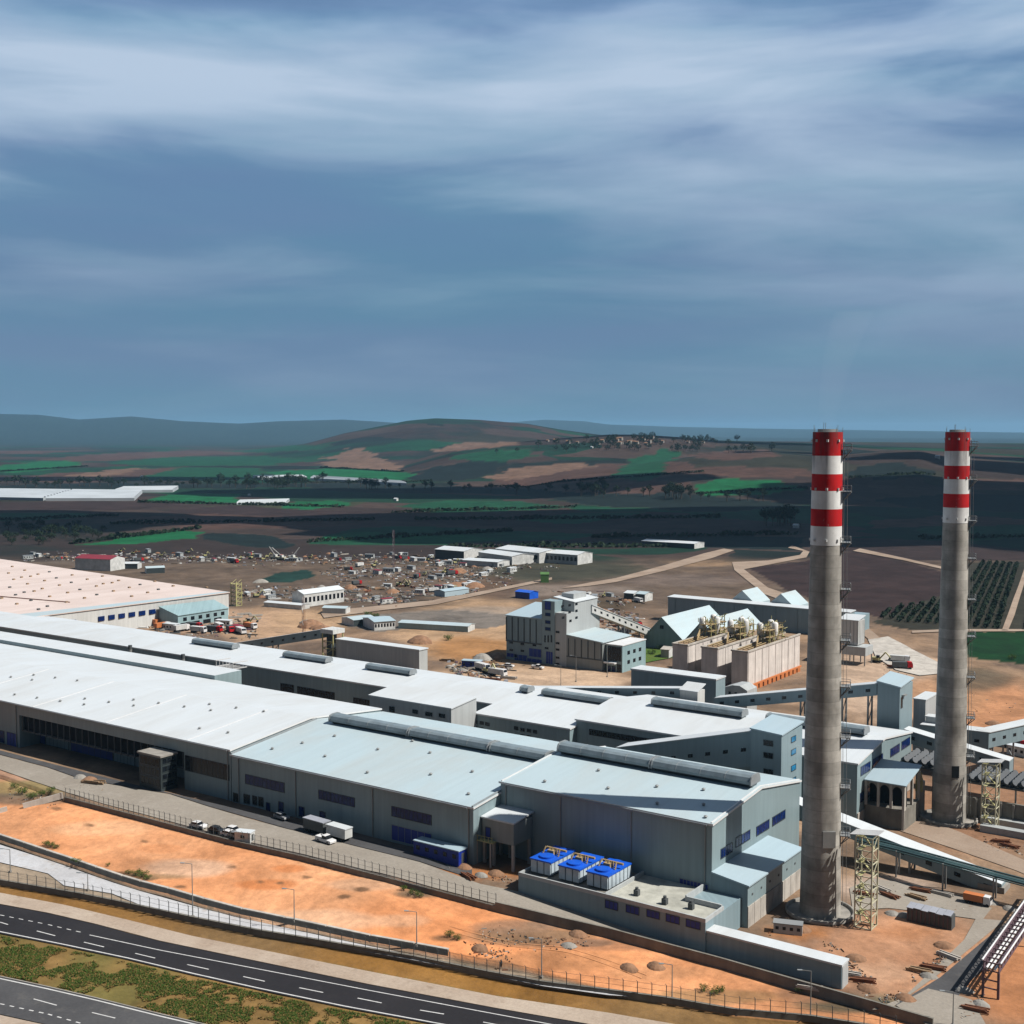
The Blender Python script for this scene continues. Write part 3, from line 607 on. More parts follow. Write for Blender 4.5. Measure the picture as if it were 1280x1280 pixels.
# tyre tracks across the orange lot
ground('tyre_track', (.74, .36, .175), (.62, .28, .125), None, .3)
def track(pix, w=.22, gap=1.7):
    ps = [Vector(G(*p)) for p in pix]; pts = []
    for k in range(len(ps) - 1):
        p0, p1, p2, p3 = ps[max(0, k - 1)], ps[k], ps[k + 1], ps[min(len(ps) - 1, k + 2)]
        for t in [q / 10 for q in range(10)]:
            pts.append(.5 * ((2 * p1) + (p2 - p0) * t + (2 * p0 - 5 * p1 + 4 * p2 - p3) * t * t + (3 * p1 - p0 - 3 * p2 + p3) * t ** 3))
    for o in (-gap / 2, gap / 2):
        mb = MB(); vs = []
        for a, b in zip(pts, pts[1:]):
            d = (b - a); d.z = 0; d.normalize(); n = Vector((-d.y, d.x, 0)); wv = w * (.7 + .5 * noise.noise(a * .3))
            for q in (o - wv / 2, o + wv / 2): p = a + n * q; vs.append((p.x, p.y, gz(p.x, p.y) + .02))
        mb.add(vs, [(2 * k, 2 * k + 1, 2 * k + 3, 2 * k + 2) for k in range(len(vs) // 2 - 1)])
        structure(mb, 'tyre_track', 'tyre_track')
for pix in ([(560, 1160), (640, 1180), (720, 1190), (820, 1225)],): track(pix)

# ------------------------------------------------------------------ halls
def gable(root, U0, U1, V0, V1, zb, zf, zk, VR, zr, wall, roof, endm=None, trim='trim_white', t=.45, oh=.35):
    """walls and a two-slope roof, ridge running along X at V=VR"""
    mb = MB()
    prof = [(V0, zb), (V1, zb), (V1, zk - t), (VR, zr - t), (V0, zf - t)]
    mb.ext([(U0, v, z) for v, z in prof], (U1 - U0, 0, 0))
    mb.m = [0, 0, 0, 0, 0, 1, 1]
    mb.build('wall', [wall, endm or wall], root)
    mb = MB()
    a = U0 - oh; b = U1 + oh
    mb.ext([(a, V0 - oh, zf - oh * (zr - zf) / (VR - V0)), (a, VR, zr), (a, V1 + oh, zk - oh * (zr - zk) / (V1 - VR)), (a, V1 + oh, zk - oh * (zr - zk) / (V1 - VR) - t), (a, VR, zr - t + .02), (a, V0 - oh, zf - t - oh * (zr - zf) / (VR - V0))], (b - a, 0, 0))
    mb.m = [0, 0, 1, 0, 0, 1, 1, 1]
    mb.build('roof', [roof, trim], root)
def vwin(root, V, px0, yt, yb, px1, m='window_dark', name='window', bars=0, frame='wall_dark', proud=.06):
    """an opening on a wall facing the road (plane Y=V), read off at its left edge"""
    U0, z1 = FV(px0, yt, V); U1, _ = FV(px1, yt, V); z0 = FV(px0, yb, V)[1]
    return opening_v(root, V, U0, U1, z0, z1, m, name, bars, frame, proud)
def opening_v(root, V, U0, U1, z0, z1, m, name='window', bars=0, frame='wall_dark', proud=.06):
    mb = MB().box(U0, U1, V - proud, V + .04, z0, z1)
    o = mb.build(name, m, root)
    if frame:
        f = MB(); w = .12
        f.box(U0 - w, U1 + w, V - proud - .05, V + .03, z1, z1 + w); f.box(U0 - w, U1 + w, V - proud - .08, V + .03, z0 - w, z0)
        f.box(U0 - w, U0, V - proud - .05, V + .03, z0, z1); f.box(U1, U1 + w, V - proud - .05, V + .03, z0, z1)
        for k in range(1, bars): x = lerp(U0, U1, k / bars); f.box(x - .05, x + .05, V - proud - .04, V - proud + .01, z0, z1)
        f.build('frame', frame, o)
    return o
def opening_u(root, U, V0, V1, z0, z1, m, name='window', bars=0, frame='wall_dark', proud=.06):
    o = MB().box(U - .04, U + proud, V0, V1, z0, z1).build(name, m, root)
    if frame:
        f = MB(); w = .12
        f.box(U - .03, U + proud + .05, V0 - w, V1 + w, z1, z1 + w); f.box(U - .03, U + proud + .08, V0 - w, V1 + w, z0 - w, z0)
        f.box(U - .03, U + proud + .05, V0 - w, V0, z0, z1); f.box(U - .03, U + proud + .05, V1, V1 + w, z0, z1)
        for k in range(1, bars): y = lerp(V0, V1, k / bars); f.box(U + proud - .01, U + proud + .04, y - .05, y + .05, z0, z1)
        f.build('frame', frame, o)
    return o
def uwin(root, U, px0, yt, yb, px1, m='window_blue', name='window', bars=0):
    V0, z1 = FU(px0, yt, U); V1, _ = FU(px1, yt, U); z0 = FU(px0, yb, U)[1]
    return opening_u(root, U, V0, V1, z0, z1, m, name, bars)
def ridge_vent(root, U0, U1, V, z, w=2.5, h=3.1, m='vent_metal'):
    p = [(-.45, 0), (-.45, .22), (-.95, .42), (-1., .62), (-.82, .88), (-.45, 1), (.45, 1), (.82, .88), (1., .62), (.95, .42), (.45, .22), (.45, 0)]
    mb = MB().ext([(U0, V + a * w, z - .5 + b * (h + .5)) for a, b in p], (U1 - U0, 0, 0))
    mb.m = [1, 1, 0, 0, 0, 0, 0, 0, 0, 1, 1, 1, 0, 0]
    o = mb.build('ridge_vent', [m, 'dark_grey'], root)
    for u in (U0, U1):
        s = -1 if u == U0 else 1; e = MB()
        q = [(-1.06, .36), (-1.06, .66), (-.86, .95), (-.45, 1.06), (.45, 1.06), (.86, .95), (1.06, .66), (1.06, .36)]
        e.ext([(u, V + a * w, z - .5 + b * (h + .5)) for a, b in q], (s * .3, 0, 0)); e.build('end_cap', 'trim_grey', o)
    n = max(2, int((U1 - U0) / 6))
    for k in range(1, n):
        u = lerp(U0, U1, k / n); r = MB()
        q = [(a * w * 1.03, z - .5 + b * (h + .5) * 1.012) for a, b in p[2:10]]; c = [(a * .9, zz - .12) for a, zz in q]
        r.ext([(u - .08, V + a, zz) for a, zz in q + c[::-1]], (.16, 0, 0)); r.build('rib', 'trim_grey', o)
    return o
def roof_fans(root, pts, m='steel'):
    for u, v, z in pts:
        MB().tube((u, v, z - .2), (u, v, z + .35), .3, 8).tube((u, v, z + .35), (u, v, z + .6), .5, 8, 0, .15).build('roof_vent', m, root)

# --- hall nearest the striped chimneys
H3 = thing('factory_hall', (-138, 250, 0), 'tallest grey hall with pale gable end beside the nearer striped chimney', 'factory hall')
gable(H3, -164.5, -111, 227, 273, -1, 20, 18.4, 251, 22, 'wall_grey', 'roof_pale')
for a in ((901, 1062, 1073, 915), (920, 1048, 1059, 937), (945.5, 1034, 1044.5, 961), (965.5, 1022, 1032, 981)): uwin(H3, -111, *a, 'window_blue', 'window', 5)
vwin(H3, 227, 850, 1098, 1114, 885, 'blue_paint', 'shutter_door', 8, 'trim_grey')
for a, b in (((690, 943), (798, 966)), ((804, 966), (928, 988))):
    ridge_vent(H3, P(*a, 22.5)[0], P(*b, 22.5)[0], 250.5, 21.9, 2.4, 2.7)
roof_fans(H3, [(u, v, 20 + (v - 227) * .083) for u, v in ((-155, 231), (-148, 243), (-140, 234), (-131, 240), (-126, 231), (-121, 243), (-117, 235), (-113.5, 229))])
for u in (-164.2, -111.2): MB().beam((u, 227, 20.1), (u, 251, 22.12), .3, .2).beam((u, 251, 22.12), (u, 273, 18.5), .3, .2).build('verge_flashing', 'trim_white', H3)
mb = MB().box(-111, -103, 227.05, 254.8, 8.4, 8.45)  # lean-to at the gable
an = MB(); an.add([(-111.02, 227.05, -1), (-103, 227.05, -1), (-103, 227.05, 8.5), (-111.02, 227.05, 9.7), (-111.02, 254.8, -1), (-103, 254.8, -1), (-103, 254.8, 8.5), (-111.02, 254.8, 9.7)], [(0, 1, 2, 3), (5, 4, 7, 6)], 0)
an.add([(-103, 227.05, 4.3), (-103, 254.8, 4.3), (-103, 254.8, 8.5), (-103, 227.05, 8.5)], [(0, 1, 2, 3)], 0)
annex = an.build('side_annex', ['wall_grey', 'wall_pale'], H3)
pm = MB()
for k in range(9):
    y = 227.05 + k * 3.083; pm.box(-103.05, -102.85, y + .05, y + 3.0, -1, 4.25)
pm.build('base_panel', 'pale_concrete', annex)
MB().slab([(-111.02, 226.8, 9.95), (-102.6, 226.8, 8.75), (-102.6, 255.1, 8.75), (-111.02, 255.1, 9.95)], .3).build('annex_roof', 'roof_blue', annex)
for k in range(6): MB().box(-103.1, -102.9, 229 + k * 4.4, 229.5 + k * 4.4, 6.1, 6.5).build('wall_vent', 'dark_grey', annex)

# --- middle hall
H2 = thing('factory_hall', (-204, 250, 4), 'pale roofed middle hall of the front row with ribbon windows above a blue shutter', 'factory hall')
gable(H2, -243.5, -164.6, 216.7, 276, 1, 16.5, 16.6, 248, 19.7, 'wall_grey', 'roof_pale')
for a in ((307, 968, 979, 355), (398.7, 987.5, 998, 443), (490, 1008, 1019.5, 539)): vwin(H2, 216.7, *a, 'window_blue', 'window', 9)
vwin(H2, 216.7, 490, 1031, 1049, 539, 'blue_paint', 'shutter_door', 6, 'trim_grey')
for a in ((292, 991, 1001, 298), (305, 992.5, 1003, 312), (316, 994.5, 1005, 321), (323.5, 996, 1007, 329)): vwin(H2, 216.7, *a, 'window_dark', 'window', 2)
for a in ((333, 1003, 1013, 337.5), (348.5, 1002, 1014.5, 354), (374, 1008, 1020, 380), (400, 1014, 1026.5, 406.5)): vwin(H2, 216.7, *a, 'window_blue', 'door', 0)
for a, b in (((388, 905), (478, 925)), ((484, 925), (575, 946)), ((582, 946), (680, 968))):
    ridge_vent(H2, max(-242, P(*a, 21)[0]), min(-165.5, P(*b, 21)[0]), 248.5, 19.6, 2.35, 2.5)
roof_fans(H2, [(u, v, 16.5 + (v - 216.7) * .1) for u, v in ((-236, 224), (-228, 239), (-219, 226), (-210, 236), (-201, 222), (-196, 240), (-186, 228), (-178, 234), (-170, 222), (-206, 245), (-232, 231))])
MB().beam((-243.4, 216.5, 16.6), (-243.4, 248, 19.85), .5, .35).build('verge_flashing', 'trim_grey', H2); MB().beam((-164.7, 216.5, 16.6), (-164.7, 227, 17.7), .4, .3).build('verge_flashing', 'trim_grey', H2)

# --- long left hall with the recessed loading bay
H1 = thing('factory_hall', (-340, 260, 4), 'long white roofed hall at left with a dark recessed loading bay', 'factory hall')
mb = MB()
RZ = 14.0   # soffit of the recess
UA, UB = FV(24, 899, 217)[0], -262.5
def h1wall(u0, u1, v0, z0, z1): mb.box(u0, u1, v0, 262, z0, z1)
mb.ext([(-470, v, z) for v, z in ((217, RZ), (275.7, RZ), (275.7, 17.1), (246.3, 20.), (217, 17.1))], (470 - 244.1, 0, 0))
mb.box(-470, UA, 217, 275.7, 1, RZ - .002); mb.box(UB, -244.1, 217, 275.7, 1, RZ - .002); mb.box(UA + .002, UB - .002, 224, 275.7, 1, RZ - .002)
mb.build('wall', 'wall_grey', H1)
mb = MB()
mb.ext([(-470.3, 216.6, 17.5), (-470.3, 246.3, 20.45), (-470.3, 276.1, 17.5), (-470.3, 276.1, 17.05), (-470.3, 246.3, 20.), (-470.3, 216.6, 17.05)], (470.3 - 243.9, 0, 0)); mb.m = [0, 0, 1, 0, 0, 1, 1, 1]
mb.build('roof', ['roof_white', 'trim_white'], H1)
mb = MB().ext([(-468, 276.2, 10), (-468, 276.2, 18.9), (-468, 288, 18.9), (-468, 288, 10)], (468 - 318, 0, 0)); mb.m = [1, 0, 1, 1, 1, 1]
mb.build('rear_bay', ['roof_white', 'wall_grey'], H1)
# bay: canopy shelf, blue shutters, panels
mb = MB().box(UA + .3, UB - .3, 217.6, 224, 9.0, 9.4)
for k in range(26):
    u = lerp(UA + 1, UB - 1, k / 25); mb.box(u - .12, u + .12, 217.4, 217.65, 9.0, 13.9)
mb.build('loading_canopy', 'dark_grey', H1)
MB().box(UA + .3, UB - .3, 218.4, 218.6, 9.402, 13.98).build('recess_shade', 'dark', H1)  # near-black sheet standing in for the deep shade inside the recess
for a in ((33, 57), (89, 141)):
    u0 = FV(a[0], 930, 223.9)[0]; u1 = FV(a[1], 940, 223.9)[0]; opening_v(H1, 223.9, u0, u1, 4, 8.6, 'blue_paint', 'shutter_door', 7 if a[0] > 60 else 4)
for a in ((58, 86), (142, 168)):
    u0 = FV(a[0], 930, 223.9)[0]; u1 = FV(a[1], 940, 223.9)[0]; opening_v(H1, 223.92, u0, u1, 4, 8.4, 'wall_blue', 'wall_panel', 6, 'dark_grey')
vwin(H1, 217, 0, 913, 927, 5, 'window_blue', 'door'); vwin(H1, 217, 9, 915, 931, 21, 'blue_paint', 'shutter_door', 3)
u0, z1 = FV(208, 943, 217); opening_v(H1, 217, max(u0, UB + .6) if False else UB + .5, -244.8, 9.2, 13.2, 'window_dark', 'window', 8, 'dark_grey')
for a in ((219, 985, 994, 223), (234, 988, 999, 239), (254, 993, 1003, 259)): vwin(H1, 217, *a, 'window_blue', 'door')
roof_fans(H1, [(lerp(-400, -250, (i * 37 % 29) / 29), 222 + (i * 13 % 23), 17.5 + (5 + (i * 13 % 23)) * .099) for i in range(26)])
mb = MB()
for u in (-436, -401, -366, -331, -296, -261): mb.beam((u, 216.8, 17.52), (u, 246, 20.43), .5, .12)
mb.build('roof_joint', 'trim_white', H1)
u0 = P(170, 984, 4)[0]
ST = thing('stair_tower', (u0 + 4, 214, 4), 'dark glazed stair block standing before the recessed loading bay', 'stair tower')
MB().box(u0, u0 + 9, 211.5, 216.9, 3.5, 13.2).build('wall', 'wall_dark', ST)
MB().box(u0 - .4, u0 + 9.4, 211.1, 216.95, 13.2, 13.7).build('roof', 'concrete', ST)
for k in range(4): opening_u(ST, u0 + 9, 212, 216.4, 5 + k * 2.1, 6.4 + k * 2.1, 'window_dark', 'window', 3)
for k in range(3): opening_v(ST, 211.5, u0 + .6, u0 + 8.4, 5.2 + k * 2.7, 7.2 + k * 2.7, 'window_dark', 'window', 5, 'dark_grey')

# --- second row
RA = thing('factory_hall', (-360, 323, 4), 'low white roofed annealing hall running behind the long left hall', 'factory hall')
gable(RA, -560, -226.1, 308.5, 338, 1, 15.4, 15.4, 323, 16.9, 'wall_grey', 'roof_white')
for a, b in (((231, 806), (277, 814)), ((330, 826), (378, 835)), ((429, 843), (485, 851))):
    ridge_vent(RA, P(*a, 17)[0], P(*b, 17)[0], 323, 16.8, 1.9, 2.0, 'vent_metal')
for a in ((351, 854, 864, 367), (372, 858, 873, 393), (394, 862, 877, 418), (442, 872, 880, 462)): vwin(RA, 308.5, *a, 'window_dark', 'window', 6)
RB = thing('factory_hall', (-208, 322, 4), 'white roofed hall in the second row with a line of small square windows', 'factory hall')
gable(RB, -226, -191.6, 298.5, 345, 1, 14.4, 14.5, 323, 16.9, 'wall_grey', 'roof_white')
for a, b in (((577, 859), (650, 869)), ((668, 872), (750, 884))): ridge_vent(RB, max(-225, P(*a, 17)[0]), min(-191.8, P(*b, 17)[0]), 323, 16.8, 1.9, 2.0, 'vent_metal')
for px, py in ((592, 900), (600, 901.5), (607, 903), (643, 908), (651, 910), (659, 911), (666.5, 912.5), (592, 908), (600, 909.5), (651, 918), (659, 919)): vwin(RB, 298.5, px, py, py + 3.5, px + 4.5, 'window_dark', 'window', 0)
RC = thing('factory_hall', (-150, 323, 2), 'white roofed hall behind the chimneys with blue windows in its stepped gable', 'factory hall')
gable(RC, -191.5, -107.5, 301.8, 344.6, -1, 16.6, 16.2, 322, 19, 'wall_grey', 'roof_white')
vwin(RC, 301.8, 737, 911.5, 918, 817, 'window_dark', 'window', 14)
for a in ((1076, 959, 969.5, 1087.5), (1091, 949.5, 960, 1103), (1113, 936.5, 946, 1124), (1127, 927.5, 937, 1137)): uwin(RC, -107.5, *a, 'window_blue', 'window', 4)
for a in ((1075, 992, 1003, 1079.5), (1083, 986.5, 998, 1087.5)): uwin(RC, -107.5, *a, 'window_blue', 'window', 0)
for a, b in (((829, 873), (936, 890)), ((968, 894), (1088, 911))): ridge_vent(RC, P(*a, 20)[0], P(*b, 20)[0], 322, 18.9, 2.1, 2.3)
mb = MB().box(-107.45, -107.2, 302, 344, -1, 3.6); mb.build('base_panel', 'pale_concrete', RC)
PB = thing('side_building', (-235, 290, 4), 'white ended low block standing forward of the second row beside the courtyard', 'annex')
c0 = FV(462, 868, 286); c1 = FV(564, 885, 286)
mb = MB().ext([(c0[0], v, z) for v, z in ((286, 1), (286, c1[1] - .3), (298.4, c1[1] + .9), (298.4, 1))], (c1[0] - c0[0], 0, 0)); mb.build('wall', 'wall_pale', PB)
MB().slab([(c0[0] - .3, 285.7, c1[1]), (c1[0] + .3, 285.7, c1[1]), (c1[0] + .3, 298.4, c1[1] + 1.25), (c0[0] - .3, 298.4, c1[1] + 1.25)], .35).build('roof', 'roof_white', PB)
for a in ((487, 883, 889, 493), (516, 887, 891, 522), (532, 890, 894, 540), (549, 892, 896, 556)): vwin(PB, 286, *a, 'window_dark')

# gutters and downpipes on the front row
for root, V, a, b, z, zb, at in ((H1, 217, -468, -245, 17.0, 4, (UA - 1.5, -245.2)), (H2, 216.7, -242, -166, 15.9, 4, [FV(px, 1000, 216.7)[0] for px in (299, 370, 466, 586)]), (H3, 227, -163, -112, 19.4, 6.8, (-163, -148, -130, -112.5))):
    MB().box(a, b, V - .62, V - .40, z - .05, z + .28).build('gutter', 'trim_grey', root)
    for u in at: MB().box(u - .1, u + .1, V - .24, V - .02, zb, z - .06).build('downpipe', 'steel', root)

# stacks in the court
for (px, py), h, lab in (((163, 824), 10, 'thin steel flue with a dark band, left one in the narrow court'), ((229, 836), 9, 'short pale flue by the court, nearest the dark roof ventilator')):
    u, v = P(px, py, 17); V = 307.3; u = FV(px, py, V)[0]
    f = thing('flue_pipe', (u, V, 6), lab, 'flue')
    z0 = FV(px, py, V)[1]
    MB().tube((u, V, 4), (u, V, z0 + 4), .75, 12).build('shaft', 'steel', f); MB().tube((u, V, z0 + 4.002), (u, V, z0 + 5.6), .78, 12).build('cap', 'dark_grey', f)
br = thing('walkway_bridge', (-282, 305, 12), 'white pipe bridge crossing the narrow court between the two hall rows', 'bridge')
a = FV(262, 846, 300); b = FV(320, 833, 308)
mb = MB()
for dz in (0, 2.2): mb.beam((a[0], 303, 14.5 + dz), (a[0] + 2, 308.3, 14.8 + dz), .3, .3); mb.beam((a[0] + 9, 303, 14.5 + dz), (a[0] + 11, 308.3, 14.8 + dz), .3, .3)
for k in range(6): mb.beam((a[0] + k * 1.8, 303, 14.5), (a[0] + k * 1.8 + 2, 308.3, 14.8), .15, .15); mb.beam((a[0] + k * 1.8, 303.2, 14.5), (a[0] + k * 1.8, 303.2, 16.7), .12)
mb.build('truss', 'trim_white', br)

# ------------------------------------------------------------------ towers and conveyor galleries
TW = thing('conveyor_tower', (-124.5, 291, 2), 'tall grey tower with cyan window dots between the hall vents and nearer chimney', 'tower')
u0, u1 = FV(939, 907, 285)[0], FV(977, 920, 285)[0]; zt = FV(977, 920, 285)[1]
vb = FU(1003, 908, u1)[0]
mb = MB().ext([(u0, 285, -1), (u1, 285, -1), (u1, 285, zt), (u0, 285, zt + .6)], (0, vb - 285, 0)); mb.build('wall', 'wall_blue', TW)
MB().slab([(u0 - .3, 284.7, zt + .95), (u1 + .3, 284.7, zt + .35), (u1 + .3, vb + .3, zt + 1.2), (u0 - .3, vb + .3, zt + 1.8)], .34).build('roof', 'roof_blue', TW)
for a in ((955, 925, 931, 966), (955, 940.5, 946.5, 966), (955, 961, 967, 966)): vwin(TW, 285, *a, 'window_dark', 'window', 2)
for py in (920, 936, 956, 972): uwin(TW, u1, 989, py + 2, py + 8, 994.5, 'window_cyan', 'window')
def gallery(name, a, b, w, h, lab, wall='wall_blue', roof='roof_white', legs=(), win=0, gz0=0.0):
    """an enclosed conveyor: a, b are the top front edge ends; w across, h high"""
    A, B = Vector(a), Vector(b); d = B - A; n = Vector((-d.y, d.x, 0)).normalized() * w
    if n.y < 0: n = -n
    t = thing(name, (A + B) / 2, lab, 'conveyor gallery')
    dn = Vector((0, 0, -h))
    MB().add([A, B, B + dn, A + dn, A + n, B + n, B + n + dn, A + n + dn], [(0, 1, 2, 3), (5, 4, 7, 6), (1, 5, 6, 2), (4, 0, 3, 7), (3, 2, 6, 7), (0, 4, 5, 1)]).build('wall', wall, t)
    e = n.normalized() * .25; up = Vector((0, 0, .22))
    MB().slab([A - e + up, B - e + up, B + n + e + up, A + n + e + up], .2).build('roof', roof, t)
    dd = d.normalized(); s = -n.normalized() * .06
    for k in range(win):
        c = A + d * ((k + .5) / win) + Vector((0, 0, -h * .5)); q = dd * .7; z = Vector((0, 0, .45))
        MB().add([c - q - z + s, c + q - z + s, c + q + z + s, c - q + z + s, c - q - z - s, c + q - z - s, c + q + z - s, c - q + z - s], [(0, 1, 2, 3), (0, 4, 5, 1), (1, 5, 6, 2), (2, 6, 7, 3), (3, 7, 4, 0)]).build('window', 'window_dark', t)
    for f in legs:
        c = A + d * f; mb = MB()
        for q in (c + n * .08, c + n * .92): mb.beam((q.x, q.y, gz0), (q.x, q.y, c.z - h), .45)
        lo, hi = gz0, c.z - h
        for k in range(max(1, int((hi - lo) / 4))):
            z0 = lerp(lo, hi, k / max(1, int((hi - lo) / 4))); z1 = lerp(lo, hi, (k + 1) / max(1, int((hi - lo) / 4)))
            mb.beam((c + n * .08).to_tuple()[:2] + (z0,), (c + n * .92).to_tuple()[:2] + (z1,), .2)
        mb.build('trestle', 'steel', t)
    return t
a = FV(770, 935, 287); b = FV(941, 914, 287)
gallery('conveyor_gallery', (a[0], 287, a[1]), (b[0], 287, b[1]), 6, 9, 'white capped gallery rising from the hall vents to the cyan dotted tower', 'wall_blue', 'roof_white', (), 8)
TT = thing('conveyor_tower', (-116, 355, 0), 'slate blue square transfer tower right of the nearer chimney', 'tower')
a = FV(1097, 852, 350); b = FV(1125, 860, 350); vb = FU(1141, 848, b[0])[0]
mb = MB().ext([(a[0], 350, -1), (b[0], 350, -1), (b[0], 350, b[1]), (a[0], 350, a[1])], (0, vb - 350, 0)); mb.build('wall', 'wall_blue', TT)
MB().slab([(a[0] - .3, 349.7, a[1] + .35), (b[0] + .3, 349.7, b[1] + .35), (b[0] + .3, vb + .3, b[1] + 1.2), (a[0] - .3, vb + .3, a[1] + 1.2)], .34).build('roof', 'roof_blue', TT)
opening_u(TT, b[0], 351, 352.3, b[1] - 6, b[1] - 3, 'window_dark', 'window')
MB().box(b[0] + .02, b[0] + .9, 351.6, 354, b[1] - 2.6, b[1] - 2.3).build('hoist_bracket', 'steel', TT)
c = FV(893, 873, 352); d = FV(1096, 855, 352)
gallery('conveyor_gallery', (c[0], 352, c[1]), (d[0], 352, d[1]), 4, 3.4, 'white roofed gallery passing behind the nearer chimney to the slate transfer tower', 'wall_blue', 'roof_white', (.55, .8, .95), 10, 2)
c = FV(655, 860, 349); d = FV(852, 861, 349)
gallery('conveyor_gallery', (c[0], 349, c[1]), (d[0], 349, d[1]), 3.5, 2.6, 'level white gallery running along behind the second row roof ventilators', 'wall_blue', 'roof_white', (.1, .4, .7), 9, 4)
JB = thing('junction_house', (-182, 351, 10), 'small white junction box between two conveyor galleries above the second row', 'junction house')
a = FV(850, 862, 348); b = FV(872, 866, 348)
MB().box(a[0], b[0], 348, 353, 4, a[1]).build('wall', 'wall_white', JB)
MB().slab([(a[0] - .2, 347.7, a[1] + .1), (b[0] + .2, 347.7, a[1] + .1), (b[0] + .2, 353.3, a[1] + 1.8), (a[0] - .2, 353.3, a[1] + 1.8)], .25).build('roof', 'roof_white', JB)
# sloping gallery coming down beside the nearer chimney
a = FV(985, 996, 279); e = (-66.0, 279, 2.0)
g6 = gallery('conveyor_gallery', (a[0], 276.6, a[1]), (e[0], 276.6, 1.8), 4.6, 3.2, 'long white roofed gallery sloping down to the ground behind the yellow stair tower', 'wall_blue', 'roof_white', (.35, .6), 8)
MB().box(e[0] - 5, e[0] + .6, 276.4, 281.6, -1, 1.2).build('foot', 'concrete', g6)
# galleries at the right edge
def zV(px, py, V): u, z = FV(px, py, V); return (u, V, z)
gallery('conveyor_gallery', zV(1130, 912, 349), zV(1262, 952, 349), 4, 3.5, 'white roofed gallery descending behind the farther chimney over the fan coolers', 'wall_blue', 'roof_white', (), 6)
gallery('conveyor_gallery', zV(1150, 906, 365), zV(1236, 916, 365), 5, 5.5, 'low level gallery behind the farther chimney ending at a bend', 'wall_blue', 'roof_white', (), 3)
A = zV(1236, 916, 365); B = P(1300, 902, A[2])
gallery('conveyor_gallery', A, (B[0], B[1], A[2]), 4, 4.5, 'white topped gallery leading away from the bend at the right edge', 'wall_blue', 'roof_white', (.1, .5), 5)
WB = thing('utility_building', (-100, 375, 0), 'white ended square block beside the slate transfer tower', 'utility building')
a = FV(1142, 874, 372); b = FV(1157, 877, 372)
mb = MB().ext([(a[0], 372, -1), (b[0], 372, -1), (b[0], 372, a[1]), (a[0], 372, a[1])], (0, 12, 0)); mb.build('wall', 'wall_pale', WB); MB().box(a[0] - .2, b[0] + .2, 371.8, 384.2, a[1] + .003, a[1] + .35).build('roof', 'roof_white', WB)
WB = thing('utility_building', (-90, 369, 0), 'low white box in front of the white ended block, partly behind the farther chimney', 'utility building')
a = FV(1157, 896, 368); mb = MB().box(a[0], a[0] + 7, 368, 371.5, -1, a[1]); mb.build('wall', 'wall_pale', WB); MB().box(a[0] - .2, a[0] + 7.2, 367.8, 371.6, a[1] + .003, a[1] + .3).build('roof', 'roof_white', WB)

# ------------------------------------------------------------------ batch house
V = 423.5; U = FV(708, 832, V)[0]
BH = thing('batch_house', (-285, 440, 4), 'stepped batch house with a tall white tower and grey ribbed front', 'industrial building')
def fv(px, py): u, z = FV(px, py, V); return u, z
uL = fv(633, 769)[0]; uT0 = fv(678, 749)[0]; uT1 = fv(694, 753)[0]
zL = fv(633, 769)[1]; zT = fv(686, 751)[1]; zM = fv(708, 767)[1]; 
mb = MB(); mb.box(uL, uT0, V, V + 22, 2, zL); mb.build('silo_block', 'wall_grey', BH)
for k in range(7): u = lerp(uL, uT0, k / 6.0); MB().box(u - .18, u + .18, V - .25, V - .002, 12.2, zL - .6).build('pilaster', 'wall_dark', BH)
MB().box(uL - .2, uT0 - .01, V - .3, V - .01, 11.6, 12.1).build('string_course', 'dark_grey', BH)
MB().slab([(uL - .4, V - .4, zL + .2), (uT0, V - .4, zL + .2), (uT0, V + 22.4, zL + 3.2), (uL - .4, V + 22.4, zL + 3.2)], .3).build('roof', 'roof_blue', BH)
mb = MB().box(uT0, uT1, V - .4, V + 6, 2, zT); mb.build('stair_shaft', 'wall_grey', BH)
mb = MB().box(uT1 + .002, U, V, V + 15, 2, zM); mb.build('tower_wall', 'wall_pale', BH)
vE = FU(728, 749, U - 1)[0]; zE = zT + .6
mb = MB().ext([(uT0 + 2, V + 6.01, zM - 1), (U - .01, V + 6.01, zM - 1), (U - .01, V + 6.01, zE - 1.5), (uT0 + 4, V + 6.01, zE)], (0, 18, 0)); mb.m = [0, 1, 0, 0, 0, 0]; mb.build('tower_wall', 'wall_pale', BH)
mb = MB().box(U - 7, U - .01, V + 15.01, V + 26, 2, zM - 1.01); mb.build('tower_wall', 'wall_pale', BH)
MB().slab([(uT0 + 1.6, V + 5.7, zE + .4), (U + .3, V + 5.7, zE - 1.), (U + .3, V + 24.4, zE - 1.), (uT0 + 1.6, V + 24.4, zE + .4)], .3).build('roof', 'roof_white', BH)
MB().box(uT0 + 3, U - 3, V + 10, V + 20, zE - .6, zE + 1.6).build('penthouse', 'wall_pale', BH)
for px, py in ((703, 758), (712, 756.5), (720.5, 755), (712, 765), (720.5, 763.5), (720.5, 772), (704, 772), (713, 776)): 
    v0, z0 = FU(px, py, U); opening_u(BH, U, v0 - .9, v0 + .9, z0 - .5, z0 + .5, 'window_dark', 'window', 0, None)
for py in (768, 777.5, 786): 
    u_, z_ = fv(685.5, py); opening_v(BH, V - .4, u_ - 1.2, u_ + 1.2, z_ - .6, z_ + .6, 'window_blue', 'window', 0)
u_, z_ = fv(685.5, 757); opening_v(BH, V - .4, u_ - 1.4, u_ + 1.4, z_ - 1.6, z_ + 1.8, 'blue_paint', 'window', 2)
